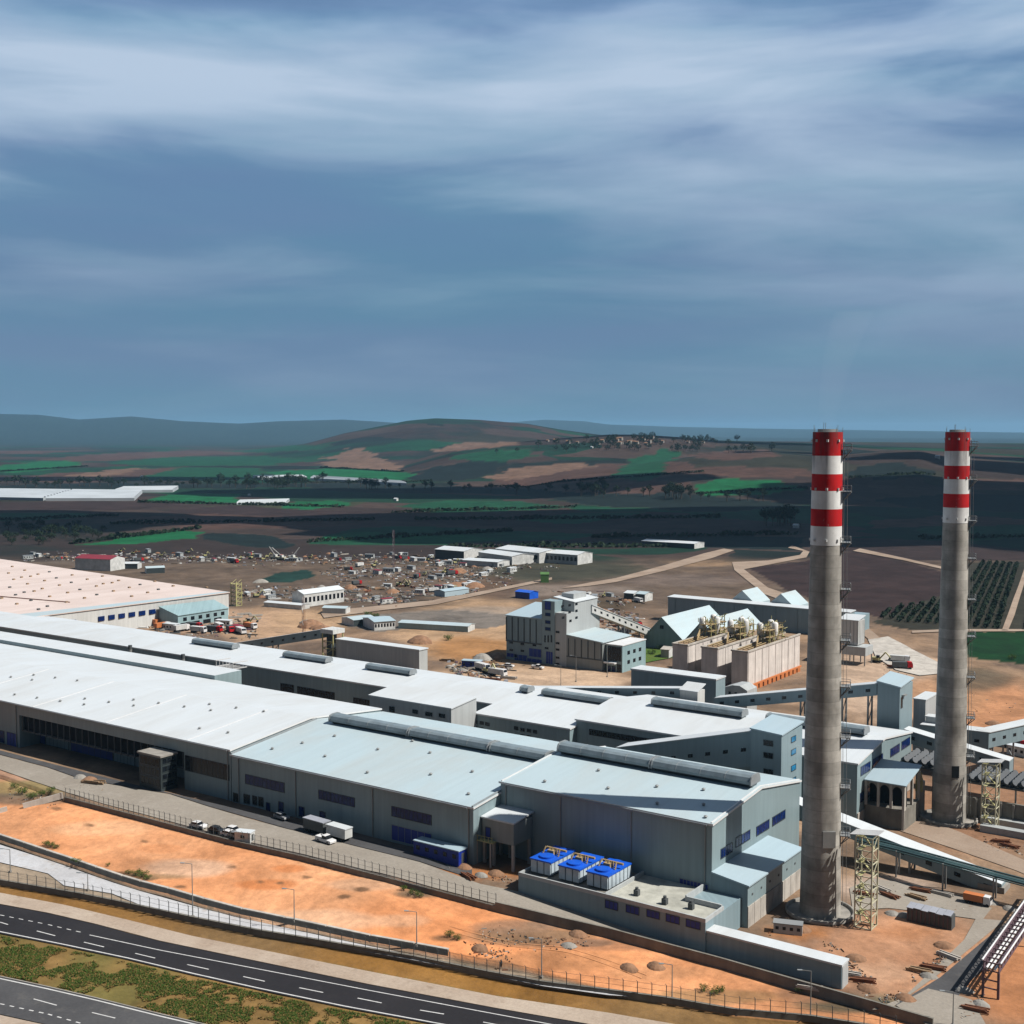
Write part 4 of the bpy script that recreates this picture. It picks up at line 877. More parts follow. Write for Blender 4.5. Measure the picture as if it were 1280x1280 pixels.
for px in (682, 686, 690): u_, z_ = fv(px, 798); opening_v(BH, V - .4, u_ - .35, u_ + .35, z_ - 1.6, z_ + 1.4, 'window_dark', 'window', 0, None)
for px, py in ((639, 803), (653, 805), (668, 806.5), (639, 812.5), (653, 813.5), (684, 810), (697, 790), (697, 804), (697, 812), (697, 822), (697, 830)):
    u_, z_ = fv(px, py); vv = V if px < 676 or px > 694 else V - .4; opening_v(BH, vv, u_ - .9, u_ + .9, z_ - .45, z_ + .45, 'window_dark', 'window', 0, None)
for px, py, w, h in ((640, 819, 2.6, 1.6), (651, 823, 3.2, 3.), (669, 816, 3., 3.4), (668, 828, 3.8, 3), (687.5, 822, 1.6, 5)):
    u_, z_ = fv(px, py); vv = V if px < 676 else V - .4; opening_v(BH, vv, u_ - w, u_ + w, max(4.0, z_ - h / 2), z_ + h / 2, 'blue_paint', 'shutter_door', 3, 'trim_grey')
# right wing and glazed front
uW = fv(753, 804)[0]; zW = fv(708, 794)[1]; zW2 = fv(753, 804)[1]; vW = V + 22
mb = MB(); mb.add([(U + .01, V, 2), (uW, V, 2), (uW, V, zW2), (U + .01, V, zW), (U + .01, vW, 2), (uW, vW, 2), (uW, vW, zW2), (U + .01, vW, zW)], [(0, 1, 2, 3), (5, 4, 7, 6), (1, 5, 6, 2), (4, 0, 3, 7)]); mb.build('wing_wall', 'wall_warm', BH)
for k in range(6): u = lerp(U + 1, uW - .5, k / 5); MB().box(u - .15, u + .15, V - .22, V - .002, 8.6, zW2 + .4).build('pilaster', 'wall_dark', BH)
MB().box(U + .1, uW, V - .25, V - .01, 8.1, 8.5).build('string_course', 'dark_grey', BH)
MB().slab([(U + .02, V - .5, zW + .45), (uW + .5, V - .5, zW2 + .4), (uW + .5, vW + .5, zW2 + .4), (U + .02, vW + .5, zW + .45)], .35).build('wing_roof', 'roof_pale', BH)
GB = thing('office_block', (uW + 8, V + 10, 4), 'teal clad office block with dark glazing at the batch house corner', 'office building')
x0 = uW + .6; x1 = x0 + 7.5
mb = MB().box(x0, x1, V + 2, V + 21, 2, 14.6); mb.m = [0, 0, 0, 0, 0, 1]; mb.build('wall', ['wall_teal', 'wall_teal'], GB)
MB().box(x0 - .2, x1 + .2, V + 1.8, V + 21.2, 14.603, 14.95).build('roof', 'trim_white', GB)
opening_v(GB, V + 2, x0 + .5, x1 - .6, 8.4, 14.0, 'window_dark', 'window', 6, 'wall_dark'); opening_v(GB, V + 2, x0 + 5.2, x1 - .6, 3.4, 7, 'window_dark', 'window', 2, 'wall_dark')
MB().box(x0 + .2, x1 - 2.2, V - .4, V + 1.99, 7.4, 7.9).build('canopy', 'trim_white', GB)
for r, z in ((0, 10.6), (1, 6.8)):
    for k in range(3): opening_u(GB, x1, V + 6 + k * 4.6, V + 8 + k * 4.6, z, z + 1.5, 'window_dark', 'window', 0, None)
for k in range(2): opening_v(GB, V + 2, x0 + .6 + k * 2.2, x0 + 2.1 + k * 2.2, 2.6, 6, 'window_blue', 'door')
a = FU(724, 755, U); b0 = P(826, 785, 10)
def zP(px, py, z): u, v = P(px, py, z); return (u, v, z)
gallery('conveyor_gallery', (U + .5, V + 19, 27.2), zP(828, 792, 9.), 4, 3.2, 'steep white gallery descending from the batch house tower to the twin gables', 'wall_white', 'roof_white', (.45, .75), 12, 4)

# ------------------------------------------------------------------ concrete bunkers with steelwork
BK = (( -223.7, -217.2), (-211.4, -204.7), (-198.9, -192.4))
labs = ('leftmost of the three long pale concrete bunkers', 'middle one of the three long pale concrete bunkers', 'long pale concrete bunker with orange footing nearest the chimney')
for k, (x0, x1) in enumerate(BK):
    b = thing('concrete_bunker', ((x0 + x1) / 2, 446, 4), labs[k], 'bunker', 'concrete bunkers behind the second row')
    zt = 18.4
    MB().box(x0, x1, 421.5, 471, 2, zt).build('wall', 'bunker', b)
    mb = MB()
    for y in range(8): mb.box(x1 + .002, x1 + .18, 421.9 + y * 6.2, 422.3 + y * 6.2, 4.0, zt - .3)
    mb.build('buttress', 'bunker', b)
    mb = MB().box(x0 - .25, x0 + .4, 421.2, 471.2, zt + .003, zt + .6).box(x1 - .4, x1 + .25, 421.2, 471.2, zt + .003, zt + .6).box(x0 + .42, x1 - .42, 421.2, 421.8, zt + .003, zt + .55); mb.build('coping', 'pale_concrete', b)
    MB().box(x0 + .45, x1 - .45, 421.85, 470.9, zt + .002, zt + .12).build('deck', 'timber', b)
    if k == 2:
        mb = MB()
        for y in range(12): mb.box(x1 + .19, x1 + 1.0, 422.2 + y * 4.05, 424.9 + y * 4.05, 3.8, 5.6)
        mb.box(x1 + .19, x1 + .9, 421.6, 471, 5.602, 6.1); mb.build('footing', 'orange_paint', b)
    # filter skid on top
    s = thing('filter_skid', ((x0 + x1) / 2, 447, zt), ('yellow steel filter rig on the leftmost concrete bunker', 'yellow steel filter rig on the middle concrete bunker', 'yellow steel filter rig on the bunker nearest the chimney')[k], 'filter rig', 'steel rigs on the bunkers')
    fr = MB(); random.seed(40 + k)
    for gx in (x0 + .8, (x0 + x1) / 2, x1 - .8):
        for gy in (443, 447, 451, 455):
            fr.beam((gx, gy, zt + .1), (gx, gy, zt + random.uniform(4, 8.5)), .3)
    for _ in range(90):
        gx = random.uniform(x0 + .6, x1 - .6); gy = random.uniform(441, 457); gz_ = zt + random.uniform(.6, 7.6); L = random.uniform(1.2, 4)
        dv = random.choice(((L, 0, 0), (0, L, 0), (0, 0, L * .7), (L * .6, 0, L * .5), (0, L * .6, -L * .4)))
        fr.beam((gx, gy, gz_), (gx + dv[0], gy + dv[1], max(zt + .2, gz_ + dv[2])), random.uniform(.12, .34), None, random.choice((0, 0, 1)))
    for zz in (2.6, 5.2): fr.box(x0 + .5, x1 - .5, 442, 456, zt + zz, zt + zz + .12, 1)
    fr.build('frame', ['yellow_steel', 'tan_steel'], s)
    for q in range(3):
        cx = lerp(x0 + 1.3, x1 - 1.3, (q % 2)); cy = 444 + q * 5
        MB().lathe([(.25, zt + 1), (1.25, zt + 3.6), (1.25, zt + 7.2), (.9, zt + 7.8), (0, zt + 8)], (cx, cy), 12).build('vessel', 'white_paint', s)
    mb = MB()
    for q in range(4): mb.tube((x1 - 1, 431 + q * .1, zt + .8 + q * .5), (x0 + 1, 443, zt + 1.4 + q * .7), .22, 8)
    for q in range(3): mb.tube((x0 + 1.4 + q * 1.6, 424 + q, zt + .5), (x0 + 1.4 + q * 1.6, 442, zt + .7), .2, 8)
    mb.build('duct', 'tan_steel', s)
random.seed(11)
# ------------------------------------------------------------------ raw material store, back hall
GS = thing('storage_shed', (-251, 505, 4), 'twin gabled grey raw material store left of the concrete bunkers', 'storage shed')
V0 = 482
for k, (x0, x1) in enumerate(((FV(805, 798, V0)[0], FV(855, 797, V0)[0]), (FV(855, 797, V0)[0], FV(905, 800, V0)[0]))):
    zm = FV(827, 772, V0)[1]; ze = 8.6; xm = x0 + (x1 - x0) * .45
    MB().ext([(x0, V0, 2), (x1, V0, 2), (x1, V0, ze), (xm, V0, zm), (x0, V0, ze)], (0, 46, 0)).build('wall', 'wall_blue', GS)
    mb = MB(); mb.slab([(x0, V0 - .5, ze + .3), (xm, V0 - .5, zm + .3), (xm, V0 + 46.5, zm + .3), (x0, V0 + 46.5, ze + .3)], .28); mb.slab([(xm, V0 - .5, zm + .3), (x1, V0 - .5, ze + .3), (x1, V0 + 46.5, ze + .3), (xm, V0 + 46.5, zm + .3)], .28)
    mb.build('roof', 'roof_pale', GS)
    opening_v(GS, V0, xm - .9, xm + .9, zm - 5, zm - 3.4, 'window_dark', 'window', 0, None)
BB = thing('storage_hall', (-262, 575, 4), 'long low slate walled hall behind the concrete bunkers', 'storage hall')
a = FV(835, 745, 560); b = FV(1062, 772, 560)
MB().box(a[0], b[0], 560, 567, 2, 15.6).box(a[0] + 1, b[0] - 1, 567.01, 590, 2, 12).build('wall', 'wall_blue', BB)
MB().slab([(a[0] - .4, 559.6, 16), (b[0] + .4, 559.6, 16), (b[0] + .4, 567.4, 16.3), (a[0] - .4, 567.4, 16.3)], .38).build('roof', 'roof_white', BB)
for px in (935, 983): 
    u = FV(px, 752, 575)[0]; MB().ext([(u - 7, 568, 11.9), (u + 7, 568, 11.9), (u + 7, 568, 15), (u, 568, 21.), (u - 7, 568, 15)], (0, 18, 0)).build('roof_gable', 'roof_pale', BB)
mb = MB()
for k in range(9): u = lerp(a[0] + 4, b[0] - 4, k / 8); mb.box(u - .15, u + .15, 559.75, 559.99, 4, 15.2)
mb.build('pilaster', 'wall_blue', BB)
HP = thing('hopper_silo', (*P(1066, 834, 2), 2), 'white ribbed hopper on steel legs right of the nearer chimney', 'silo')
hx, hy = P(1066, 834, 2)
MB().box(hx - 5, hx + 3, hy - 3, hy + 5, 12, 22).build('bin', 'wall_white', HP)
MB().slab([(hx - 5.3, hy - 3.3, 22.3), (hx + 3.3, hy - 3.3, 22.3), (hx + 3.3, hy + 5.3, 23.6), (hx - 5.3, hy + 5.3, 23.6)], .28).build('roof', 'roof_white', HP)
MB().box(hx - 3, hx + 7, hy - 5, hy + 4, 8, 11.6).build('lower_bin', 'wall_pale', HP)
for dx in (-2.6, 2, 6.6):
    for dy in (-4.6, 3.6): MB().beam((hx + dx, hy + dy, 1), (hx + dx, hy + dy, 8), .4).build('leg', 'steel', HP)
mb = MB()
for k in range(6): mb.box(hx - 4.9 + k * 1.5, hx - 4.7 + k * 1.5, hy - 3.12, hy - 3.002, 12.2, 21.8)
for k in range(6): mb.box(hx + 3.002, hx + 3.12, hy - 2.9 + k * 1.5, hy - 2.7 + k * 1.5, 12.2, 21.8)
mb.build('rib', 'trim_grey', HP)
MG = thing('utility_building', (-200, 376, 4), 'slate box building with white rim before the concrete bunkers', 'utility building')
a = FV(789, 836, 372); b = FV(895, 851, 372)
mb = MB().box(a[0], b[0], 372, 379, 2, a[1] - .3); mb.build('wall', 'wall_blue', MG); MB().box(a[0] - .2, b[0] + .2, 371.7, 379.2, a[1] - .297, a[1] + .2).build('roof', 'roof_white', MG)
SB = thing('utility_building', (-176, 385, 4), 'small pale arched roof house at the foot of the concrete bunkers', 'utility building')
a = FV(903, 856, 385); b = FV(934, 858, 385)
MB().ext([(a[0], 385, 2), (b[0], 385, 2), (b[0], 385, a[1] - 1), (lerp(a[0], b[0], .7), 385, a[1] + .4), (lerp(a[0], b[0], .4), 385, a[1] + .3), (a[0], 385, a[1] - 1)], (0, 8, 0)).build('wall', 'wall_pale', SB)
for k in (.25, .5): opening_v(SB, 385, lerp(a[0], b[0], k), lerp(a[0], b[0], k + .1), a[1] - 3, a[1] - 2, 'window_dark', 'window', 0, None)
CB = thing('storage_hall', (-336, 385, 4), 'grey fronted block with a bright white end beside the excavation', 'storage hall')
V = 377.6; a = FV(420, 798, V); b = FV(524, 813, V); vb = V + 5.2
mb = MB().box(a[0], b[0], V, vb, 2, 13.1); mb.build('wall', 'wall_pale', CB)
MB().box(a[0] - .3, b[0] + .3, V - .3, vb + .3, 13.103, 13.5).build('roof', 'roof_white', CB)
mb = MB()
for k in range(20): u = lerp(a[0] + 6, b[0] - 3, k / 19); mb.box(u - .8, u + .8, V - .08, V - .002, 5.4, 6.6)
mb.build('louvre', 'wall_pale', CB)
TJ = thing('conveyor_tower', (a[0] - 4, V + 2, 4), 'scaffolded white capped transfer tower left of the grey fronted block', 'tower')
x1 = a[0] - .8; x0 = x1 - 6
for x in (x0, x1):
    for y in (V - 1, V + 5): MB().beam((x, y, 3), (x, y, 15.4), .4).build('leg', 'yellow_steel', TJ)
mb = MB()
for z in (6, 9, 12):
    for y in (V - 1, V + 5): mb.beam((x0, y, z), (x1, y, z), .2); mb.beam((x0, y, z - 3), (x1, y, z), .15)
    for x in (x0, x1): mb.beam((x, V - 1, z), (x, V + 5, z), .2); mb.beam((x, V - 1, z), (x, V + 5, z - 3), .15)
mb.build('brace', 'yellow_steel', TJ)
MB().box(x0 + .4, x0 + 3, V + 1, V + 4.5, 3, 15.2).build('wall', 'wall_dark', TJ)
MB().box(x0 - .6, x1 + .6, V - 1.6, V + 5.6, 15.4, 17.2).build('head_house', 'wall_white', TJ)
gallery('conveyor_gallery', zV(283, 806, V - 1), (x0 - .8, V - 1, 16.6), 4, 3.6, 'white roofed conveyor gallery rising to the scaffolded transfer tower', 'wall_grey', 'roof_white', (.5,), 9, 4)

# ------------------------------------------------------------------ beige roofed warehouse
BW = thing('warehouse', (-600, 400, 4), 'huge beige roofed warehouse at the left edge with blue window band', 'warehouse')
ze = 16.0
c = [(-503, 330), (-497, 442), (-760, 471), (-1000, 497), (-1000, 330)]
mb = MB().ext([(x, y, 2) for x, y in c], (0, 0, ze - 2.4)); mb.build('wall', 'wall_white', BW)
MB().slab([(-502.6, 329.6, ze), (-496.4, 442.4, ze), (-760, 471.6, ze), (-1000, 498, ze), (-1000, 329.6, ze)], .38).build('roof', 'roof_beige', BW)
mb = MB().slab([(-515, 329.8, ze + .06), (-502.7, 329.8, ze + .06), (-496.5, 442.2, ze + .06), (-500, 442.2, ze + .06)], .05); mb.build('roof_border', 'roof_pale', BW)
mb = MB().beam((-600, 358, ze + .2), (-530, 369, ze + .2), .5, .4); mb.build('gutter', 'rust', BW)
random.seed(5)
for i in range(96):
    x = -520 - (i * 61.8 % 250) ; y = 345 + (i * 37.7 % 105) + (i % 3); 
    MB().box(x - .6, x + .6, y - .6, y + .6, ze, ze + .7).build('roof_light', 'timber' if i % 3 else 'dark_grey', BW)
def wu(px, py):  # point on the slightly turned end wall
    r = ray(px, py); k = -500.2 / r[0]; return k * r[1], 100 + k * r[2]
for px0, px1, yt, yb in ((82, 101, 777, 781), (124, 222, 771, 776)):
    n = 2 if px0 < 100 else 8
    for k in range(n):
        pa = lerp(px0, px1, k / n); pb = lerp(px0, px1, (k + .62) / n)
        ya = lerp(yt, yt - (px1 - px0) * .145, k / n)
        v0, z1 = wu(pa, ya); v1, _ = wu(pb, ya); x = lerp(-503, -497, (v0 - 330) / 112)
        MB().box(x - .2, x + .5, v0, v1, z1 - 2.2, z1).build('window', 'window_blue', BW)
LB = thing('annex_building', (-485, 400, 4), 'teal lean-to with dark side below the beige roofed warehouse wall', 'annex')
v0, z1 = FU(222, 754, -484); v1 = FU(285, 747, -484)[0]
mb = MB(); mb.add([(-498, v0, 2), (-484, v0, 2), (-484, v0, 9.8), (-498, v0, 13.2), (-495, v1, 2), (-484, v1, 2), (-484, v1, 9.8), (-495, v1, 13.2)], [(0, 1, 2, 3), (5, 4, 7, 6)], 1); mb.add([(-484, v0, 2), (-484, v1, 2), (-484, v1, 9.8), (-484, v0, 9.8)], [(0, 1, 2, 3)], 0); mb.build('wall', ['wall_teal', 'wall_teal'], LB)
MB().slab([(-498.2, v0 - .3, 13.5), (-483.6, v0 - .3, 10.1), (-483.6, v1 + .3, 10.1), (-495, v1 + .3, 13.5)], .28).build('roof', 'wall_teal', LB)
for k in range(6): opening_u(LB, -484, lerp(v0, v1, .1 + k * .15), lerp(v0, v1, .17 + k * .15), 6.8, 8.6, 'window_dark', 'window', 0, None)
for k in range(4): opening_u(LB, -484, lerp(v0, v1, .05 + k * .22), lerp(v0, v1, .2 + k * .22), 4, 6, 'dark', 'bay_door', 0, None)

# ------------------------------------------------------------------ chimneys
def chimney(px, py, label):
    u, v = P(px, py, 0)
    t = thing('striped_chimney', (u, v, 0), label, 'chimney', 'red and white factory chimneys')
    def rad(z): return 4.2 * (1 - z / 77) + 3.1 * z / 77 if z < 77 else 3.1 - (z - 77) * .007
    zz = [0, 1.0, 2.5] + [2.5 + k * 5 for k in range(1, 15)] + [77]
    MB().lathe([(rad(z) + .003, z) for z in [-.5] + zz[1:]], (u, v), 40).build('shaft', 'chimney_concrete', t)
    bands = [77, 80.9, 84.4, 88.1, 91.5, 95.2, 100]
    for k in range(6):
        a, b = bands[k], bands[k + 1]
        MB().lathe([(rad(a) + .05, a), (rad(b) + .05, b)], (u, v), 40).build('band', 'white_paint' if k % 2 == 0 else 'red_paint', t)
    MB().lathe([(rad(100) + .05, 100), (rad(100) - .5, 100.02), (rad(100) - .5, 95)], (u, v), 40).lathe([(rad(100) - .5, 99.), (2.0, 99.05), (2.0, 100.6), (1.75, 100.6), (1.75, 96), (0, 96)], (u, v), 32).build('rim', 'dark_grey', t)
    MB().lathe([(6.6, 0), (6.6, .7), (7.1, .7), (7.1, 0)], (u, v), 40).lathe([(4.0, .12), (6.59, .16)], (u, v), 40).build('base_ring', 'concrete', t)
    # platforms, ladder and lamps on the side away from the road
    d = Vector((RT[0] * .97 - FH[0] * .25, RT[1] * .97 - FH[1] * .25, 0)).normalized(); s = Vector((-d.y, d.x, 0)); c = Vector((u, v, 0))
    for z in (17, 27, 37.5, 48, 57.5, 68, 77.6, 88, 96.5):
        mb = MB(); r = rad(z)
        p = c + d * (r - .2); 
        q = [p + s * 1.5, p + s * 1.5 + d * 2.0, p - s * 1.5 + d * 2.0, p - s * 1.5]
        mb.slab([(x.x, x.y, z) for x in q], .18)
        for x, y in zip(q, q[1:]):
            for h in (.55, 1.1): mb.beam((x.x, x.y, z + h), (y.x, y.y, z + h), .09)
        for x in q: mb.beam((x.x, x.y, z), (x.x, x.y, z + 1.1), .09)
        mb.beam((q[1].x, q[1].y, z - .1), ((c + d * r).x, (c + d * r).y, z - 2.2), .16); mb.beam((q[2].x, q[2].y, z - .1), ((c + d * r).x, (c + d * r).y, z - 2.2), .16)
        mb.build('platform', 'steel', t)
    mb = MB()
    for k in range(48):
        z0, z1 = 2 + k * 2., 2 + (k + 1) * 2.
        for w in (-.35, .35):
            a = c + d * (rad(z0) + .35) + s * w; b = c + d * (rad(z1) + .35) + s * w; mb.beam((a.x, a.y, z0), (b.x, b.y, z1), .08)
        a = c + d * (rad(z0) + .35); mb.beam((a.x - s.x * .35, a.y - s.y * .35, z0), (a.x + s.x * .35, a.y + s.y * .35, z0), .06)
        b = c + d * (rad(z0) + 1.05); mb.beam((b.x - s.x * .3, b.y - s.y * .3, z0), (b.x + s.x * .3, b.y + s.y * .3, z0), .07)
        e = c + d * (rad(z1) + 1.05); mb.beam((b.x, b.y, z0), (e.x, e.y, z1), .06)
    mb.build('ladder', 'steel', t)
    for k in range(7):
        an = k * .9 + .3; r = rad(100)
        MB().beam((u + r * math.cos(an), v + r * math.sin(an), 99), (u + r * math.cos(an), v + r * math.sin(an), 100.9 + (k % 3) * .5), .07).build('lightning_rod', 'steel', t)
    for z in (77.8, 88.2, 98):
        mb = MB()
        for k in range(8):
            an = math.atan2(d.y, d.x) + k * math.pi / 4; r = rad(z) + .05
            mb.box(u + r * math.cos(an) - .2, u + r * math.cos(an) + .2, v + r * math.sin(an) - .2, v + r * math.sin(an) + .2, z, z + .5)
        mb.build('warning_lamp', 'cabin_white', t)
    fw = Vector((-FH[0], -FH[1], 0)); q = c + fw * (rad(14) - .12)
    sd = Vector((-fw.y, fw.x, 0))
    return t, u, v, fw, sd, rad
t, u, v, fw, sd, rad = chimney(1025, 1140, 'nearer red and white banded concrete chimney beside the tallest hall')
o = Vector((u, v, 0)) + fw * (rad(16) - .3) - sd * -.6
MB().add([(o + sd * a + fw * b + Vector((0, 0, z))) for z in (15, 18.4) for a, b in ((-1.3, 0), (1.3, 0), (1.3, .55), (-1.3, .55))], [(0, 1, 2, 3), (7, 6, 5, 4), (0, 4, 5, 1), (1, 5, 6, 2), (2, 6, 7, 3), (3, 7, 4, 0)]).build('inspection_hatch', 'steel', t)
t, u, v, fw, sd, rad = chimney(1186, 1024, 'farther red and white banded concrete chimney beside the fan coolers')
o = Vector((u, v, 0)) + fw * (rad(14) - .3)
MB().add([(o + sd * a + fw * b + Vector((0, 0, z))) for z in (12, 15) for a, b in ((-.9, 0), (.9, 0), (.9, .42), (-.9, .42))], [(0, 1, 2, 3), (7, 6, 5, 4), (0, 4, 5, 1), (1, 5, 6, 2), (2, 6, 7, 3), (3, 7, 4, 0)]).build('opening', 'dark', t)

def scaffold(px, py, w, h, label, top=True):
    u, v = P(px, py, 0); t = thing('scaffold_tower', (u, v, 0), label, 'scaffold tower', 'stair towers by the chimneys')
    for a in (0, w):
        for b in (0, w): MB().beam((u + a, v + b, -.2), (u + a, v + b, h), .26).build('post', 'pale_steel', t)
    mb = MB(); n = int(h / 2.4)
    for k in range(n + 1):
        z = h * k / n
        for a in (0, w): mb.beam((u + a, v, z), (u + a, v + w, z), .17); mb.beam((u, v + a, z), (u + w, v + a, z), .17)
        if k < n:
            z1 = h * (k + 1) / n; f = k % 2
            mb.beam((u + w * f, v, z), (u + w * (1 - f), v, z1), .14); mb.beam((u + w, v + w * f, z), (u + w, v + w * (1 - f), z1), .14); mb.beam((u, v + w * f, z), (u, v + w * (1 - f), z1), .12)
    mb.build('brace', 'pale_steel', t)
    mb = MB()
    for k in range(n):
        z = h * k / n; z1 = h * (k + 1) / n; y = v + w * .3 if k % 2 else v + w * .7
        mb.beam((u + .4 if k % 2 else u + w - .4, y, z), (u + w - .4 if k % 2 else u + .4, y, z1), .7, .12)
        mb.box(u + .1, u + w * .3, v + .1, v + w - .1, z1 - .1, z1 - .02)
    mb.build('stair', 'yellow_steel', t)
    if top:
        mb = MB()
        for k in range(6): mb.beam((u - 1.2, v + w * k / 5, h + .3), (u + w + 1.2, v + w * k / 5, h + 1.1), .42, .12)
        mb.build('roof_rail', 'trim_white', t)
    return t
scaffold(1068, 1158, 3.4, 18.6, 'pale yellow scaffold stair tower at the foot of the nearer chimney')
scaffold(1226, 1036, 3.4, 16.6, 'pale yellow scaffold stair tower in front of the fan coolers')

# ------------------------------------------------------------------ open shed, fan coolers, pipe racks at the right
SH = thing('open_shed', (-102, 310, 0), 'open sided shed with dark arched bays on a concrete base', 'shed')
V = 306.2; x0 = -107.1; x1 = FV(1131, 982, V)[0]; zt = FV(1131, 982, V)[1]; vb = V + 12
MB().box(x0, x1, V + .3, vb, -1, 5.0).build('base', 'wall_concrete', SH)
n = 3
for k in range(n + 1): u = lerp(x0 + .3, x1 - .3, k / n); MB().box(u - .3, u + .3, V, V + .6, -.5 if k == n else 5.003, zt - .2).build('column', 'pale_concrete', SH)
for k in range(3): y = lerp(V + .35, vb - .3, k / 2); MB().box(x1 - .598, x1 + .02, y + .26, y + .86, 5.003, zt - .2 + k * .5).build('column', 'pale_concrete', SH)
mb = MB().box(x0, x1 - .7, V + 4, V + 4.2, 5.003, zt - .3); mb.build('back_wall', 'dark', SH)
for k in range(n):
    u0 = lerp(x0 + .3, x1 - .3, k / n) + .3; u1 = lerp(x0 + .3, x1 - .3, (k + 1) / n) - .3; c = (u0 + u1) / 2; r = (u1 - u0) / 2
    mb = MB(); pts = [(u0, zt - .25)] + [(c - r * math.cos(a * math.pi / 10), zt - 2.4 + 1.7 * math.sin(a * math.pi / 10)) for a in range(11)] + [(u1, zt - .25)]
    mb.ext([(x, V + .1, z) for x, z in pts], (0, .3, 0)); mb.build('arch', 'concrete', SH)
MB().slab([(x0 + .05, V - .6, zt + .1), (x1 + .5, V - .6, zt + .1), (x1 + .5, vb + .4, zt + 2.6), (x0 + .05, vb + .4, zt + 2.6)], .28).build('roof', 'roof_blue', SH)
SI = thing('concrete_pillar', (*P(1141, 1022, 0), 0), 'pale round concrete pillar carrying a yellow valve beside the shed', 'pillar')
u, v = P(1150, 1018, 0)
MB().tube((u, v, -.5), (u, v, 9), 1.1, 14).build('column', 'pale_concrete', SI)
mb = MB().box(u - .9, u + .9, v - 1.6, v - .9, 6.5, 9.4)
for k in range(4): mb.beam((u - 1 + k * .6, v - 1.2, 8 + k * .5), (u + .8 - k * .3, v - 1.3, 9.5 + k), .35)
mb.build('valve', 'yellow_steel', SI)
def cooler(px0, px1, py, V, rows, label):
    a = FV(px0, py, V); b = FV(px1, py, V); z = a[1]
    t = thing('fan_cooler', ((a[0] + b[0]) / 2, V + 4, 0), label, 'fan cooler', 'blue fan coolers by the farther chimney')
    MB().box(a[0], b[0], V, V + rows * 2.4, z - .5, z).build('deck', 'dark_grey', t)
    n = int((b[0] - a[0]) / 1.9)
    for k in range(n + 1):
        u = lerp(a[0] + .3, b[0] - .3, k / max(1, n))
        if k % 2 == 0: MB().beam((u, V + .3, -.5), (u, V + .3, z - .5), .4).build('leg', 'steel', t)
    for r in range(rows):
        for k in range(n):
            u = lerp(a[0], b[0], (k + .5) / n); y = V + 1.3 + r * 2.4
            f = MB().tube((u - .4, y, z + .6), (u + .6, y - .6, z + 1.4), .85, 14); f.build('fan_drum', 'fan_blue', t)
    mb = MB()
    for r in range(rows): mb.tube((a[0], V + 1 + r * 2.4, z + .3), (b[0], V + 1 + r * 2.4, z + .3), .25, 8)
    mb.build('header_pipe', 'steel', t)
cooler(1124, 1168, 954, 326, 5, 'bank of dark blue fan drums left of the farther chimney')
cooler(1206, 1282, 976, 328, 5, 'bank of dark blue fan drums right of the farther chimney')
RW = thing('retaining_wall', (-72, 329, 0), 'tan concrete wall under the right bank of fan drums', 'wall')
a = FV(1206, 985, 327); b = FV(1300, 1000, 327)
MB().box(a[0], b[0], 326.6, 327.4, -1, a[1] - 2.0).build('panel', 'wall_concrete', RW)
mb = MB()
for k in range(7): u = lerp(a[0], b[0], k / 6); mb.box(u - .25, u + .25, 326.2, 326.598, -1, a[1] - 2.2)
mb.build('buttress', 'concrete', RW)
for i, (px, py, L, lab) in enumerate(((1262, 1030, 14, 'white pipe lying by the tan wall at right, upper one'), (1268, 1042, 16, 'white pipe lying by the tan wall at right, lower one'))):
    u, v = P(px, py, .6); b_ = MB().box(u - L / 2, u + L / 2, v - 1.2, v + 1.2, -.2, 1.6).build('low_wall', 'wall_pale'); tag(b_, ('low pale kerb wall below the right fan drums, farther one', 'low pale kerb wall below the right fan drums, nearer one')[i], 'low wall')

PR = thing('pipe_bridge', (*P(1180, 1112, 0), 0), 'teal pipe bridge on steel posts crossing the yard at right', 'pipe bridge')
pts = [P(1072, 1080, 0), P(1122, 1094, 0), P(1180, 1112, 0), P(1243, 1124, 0), P(1310, 1140, 0)]
zp = [5.6, 5.8, 6.0, 5.0, 4.6]
mb = MB()
for off, r, dz in ((-.7, .3, .3), (0, .38, .35), (.75, .3, .3), (.3, .22, 1.0)):
    for k in range(4): mb.tube((pts[k][0], pts[k][1] + off, zp[k] + dz), (pts[k + 1][0], pts[k + 1][1] + off, zp[k + 1] + dz), r, 8)
mb.build('pipe', 'teal_pipe', PR)
for k in range(4):
    mb = MB(); x, y = pts[k]
    for o in (-1.1, 1.1): mb.beam((x, y + o, -.3), (x, y + o, zp[k] - .01), .3)
    mb.beam((x, y - 1.4, zp[k]), (x, y + 1.4, zp[k]), .3); mb.beam((x, y - 1.1, .2), (x, y + 1.1, zp[k] - .4), .16)
    mb.build('post', 'steel', PR)
mb = MB()
for k in range(4):
    for o in (-1.2, 1.2): mb.beam((pts[k][0], pts[k][1] + o, zp[k]), (pts[k + 1][0], pts[k + 1][1] + o, zp[k + 1]), .22)
mb.build('rail', 'teal_pipe', PR)

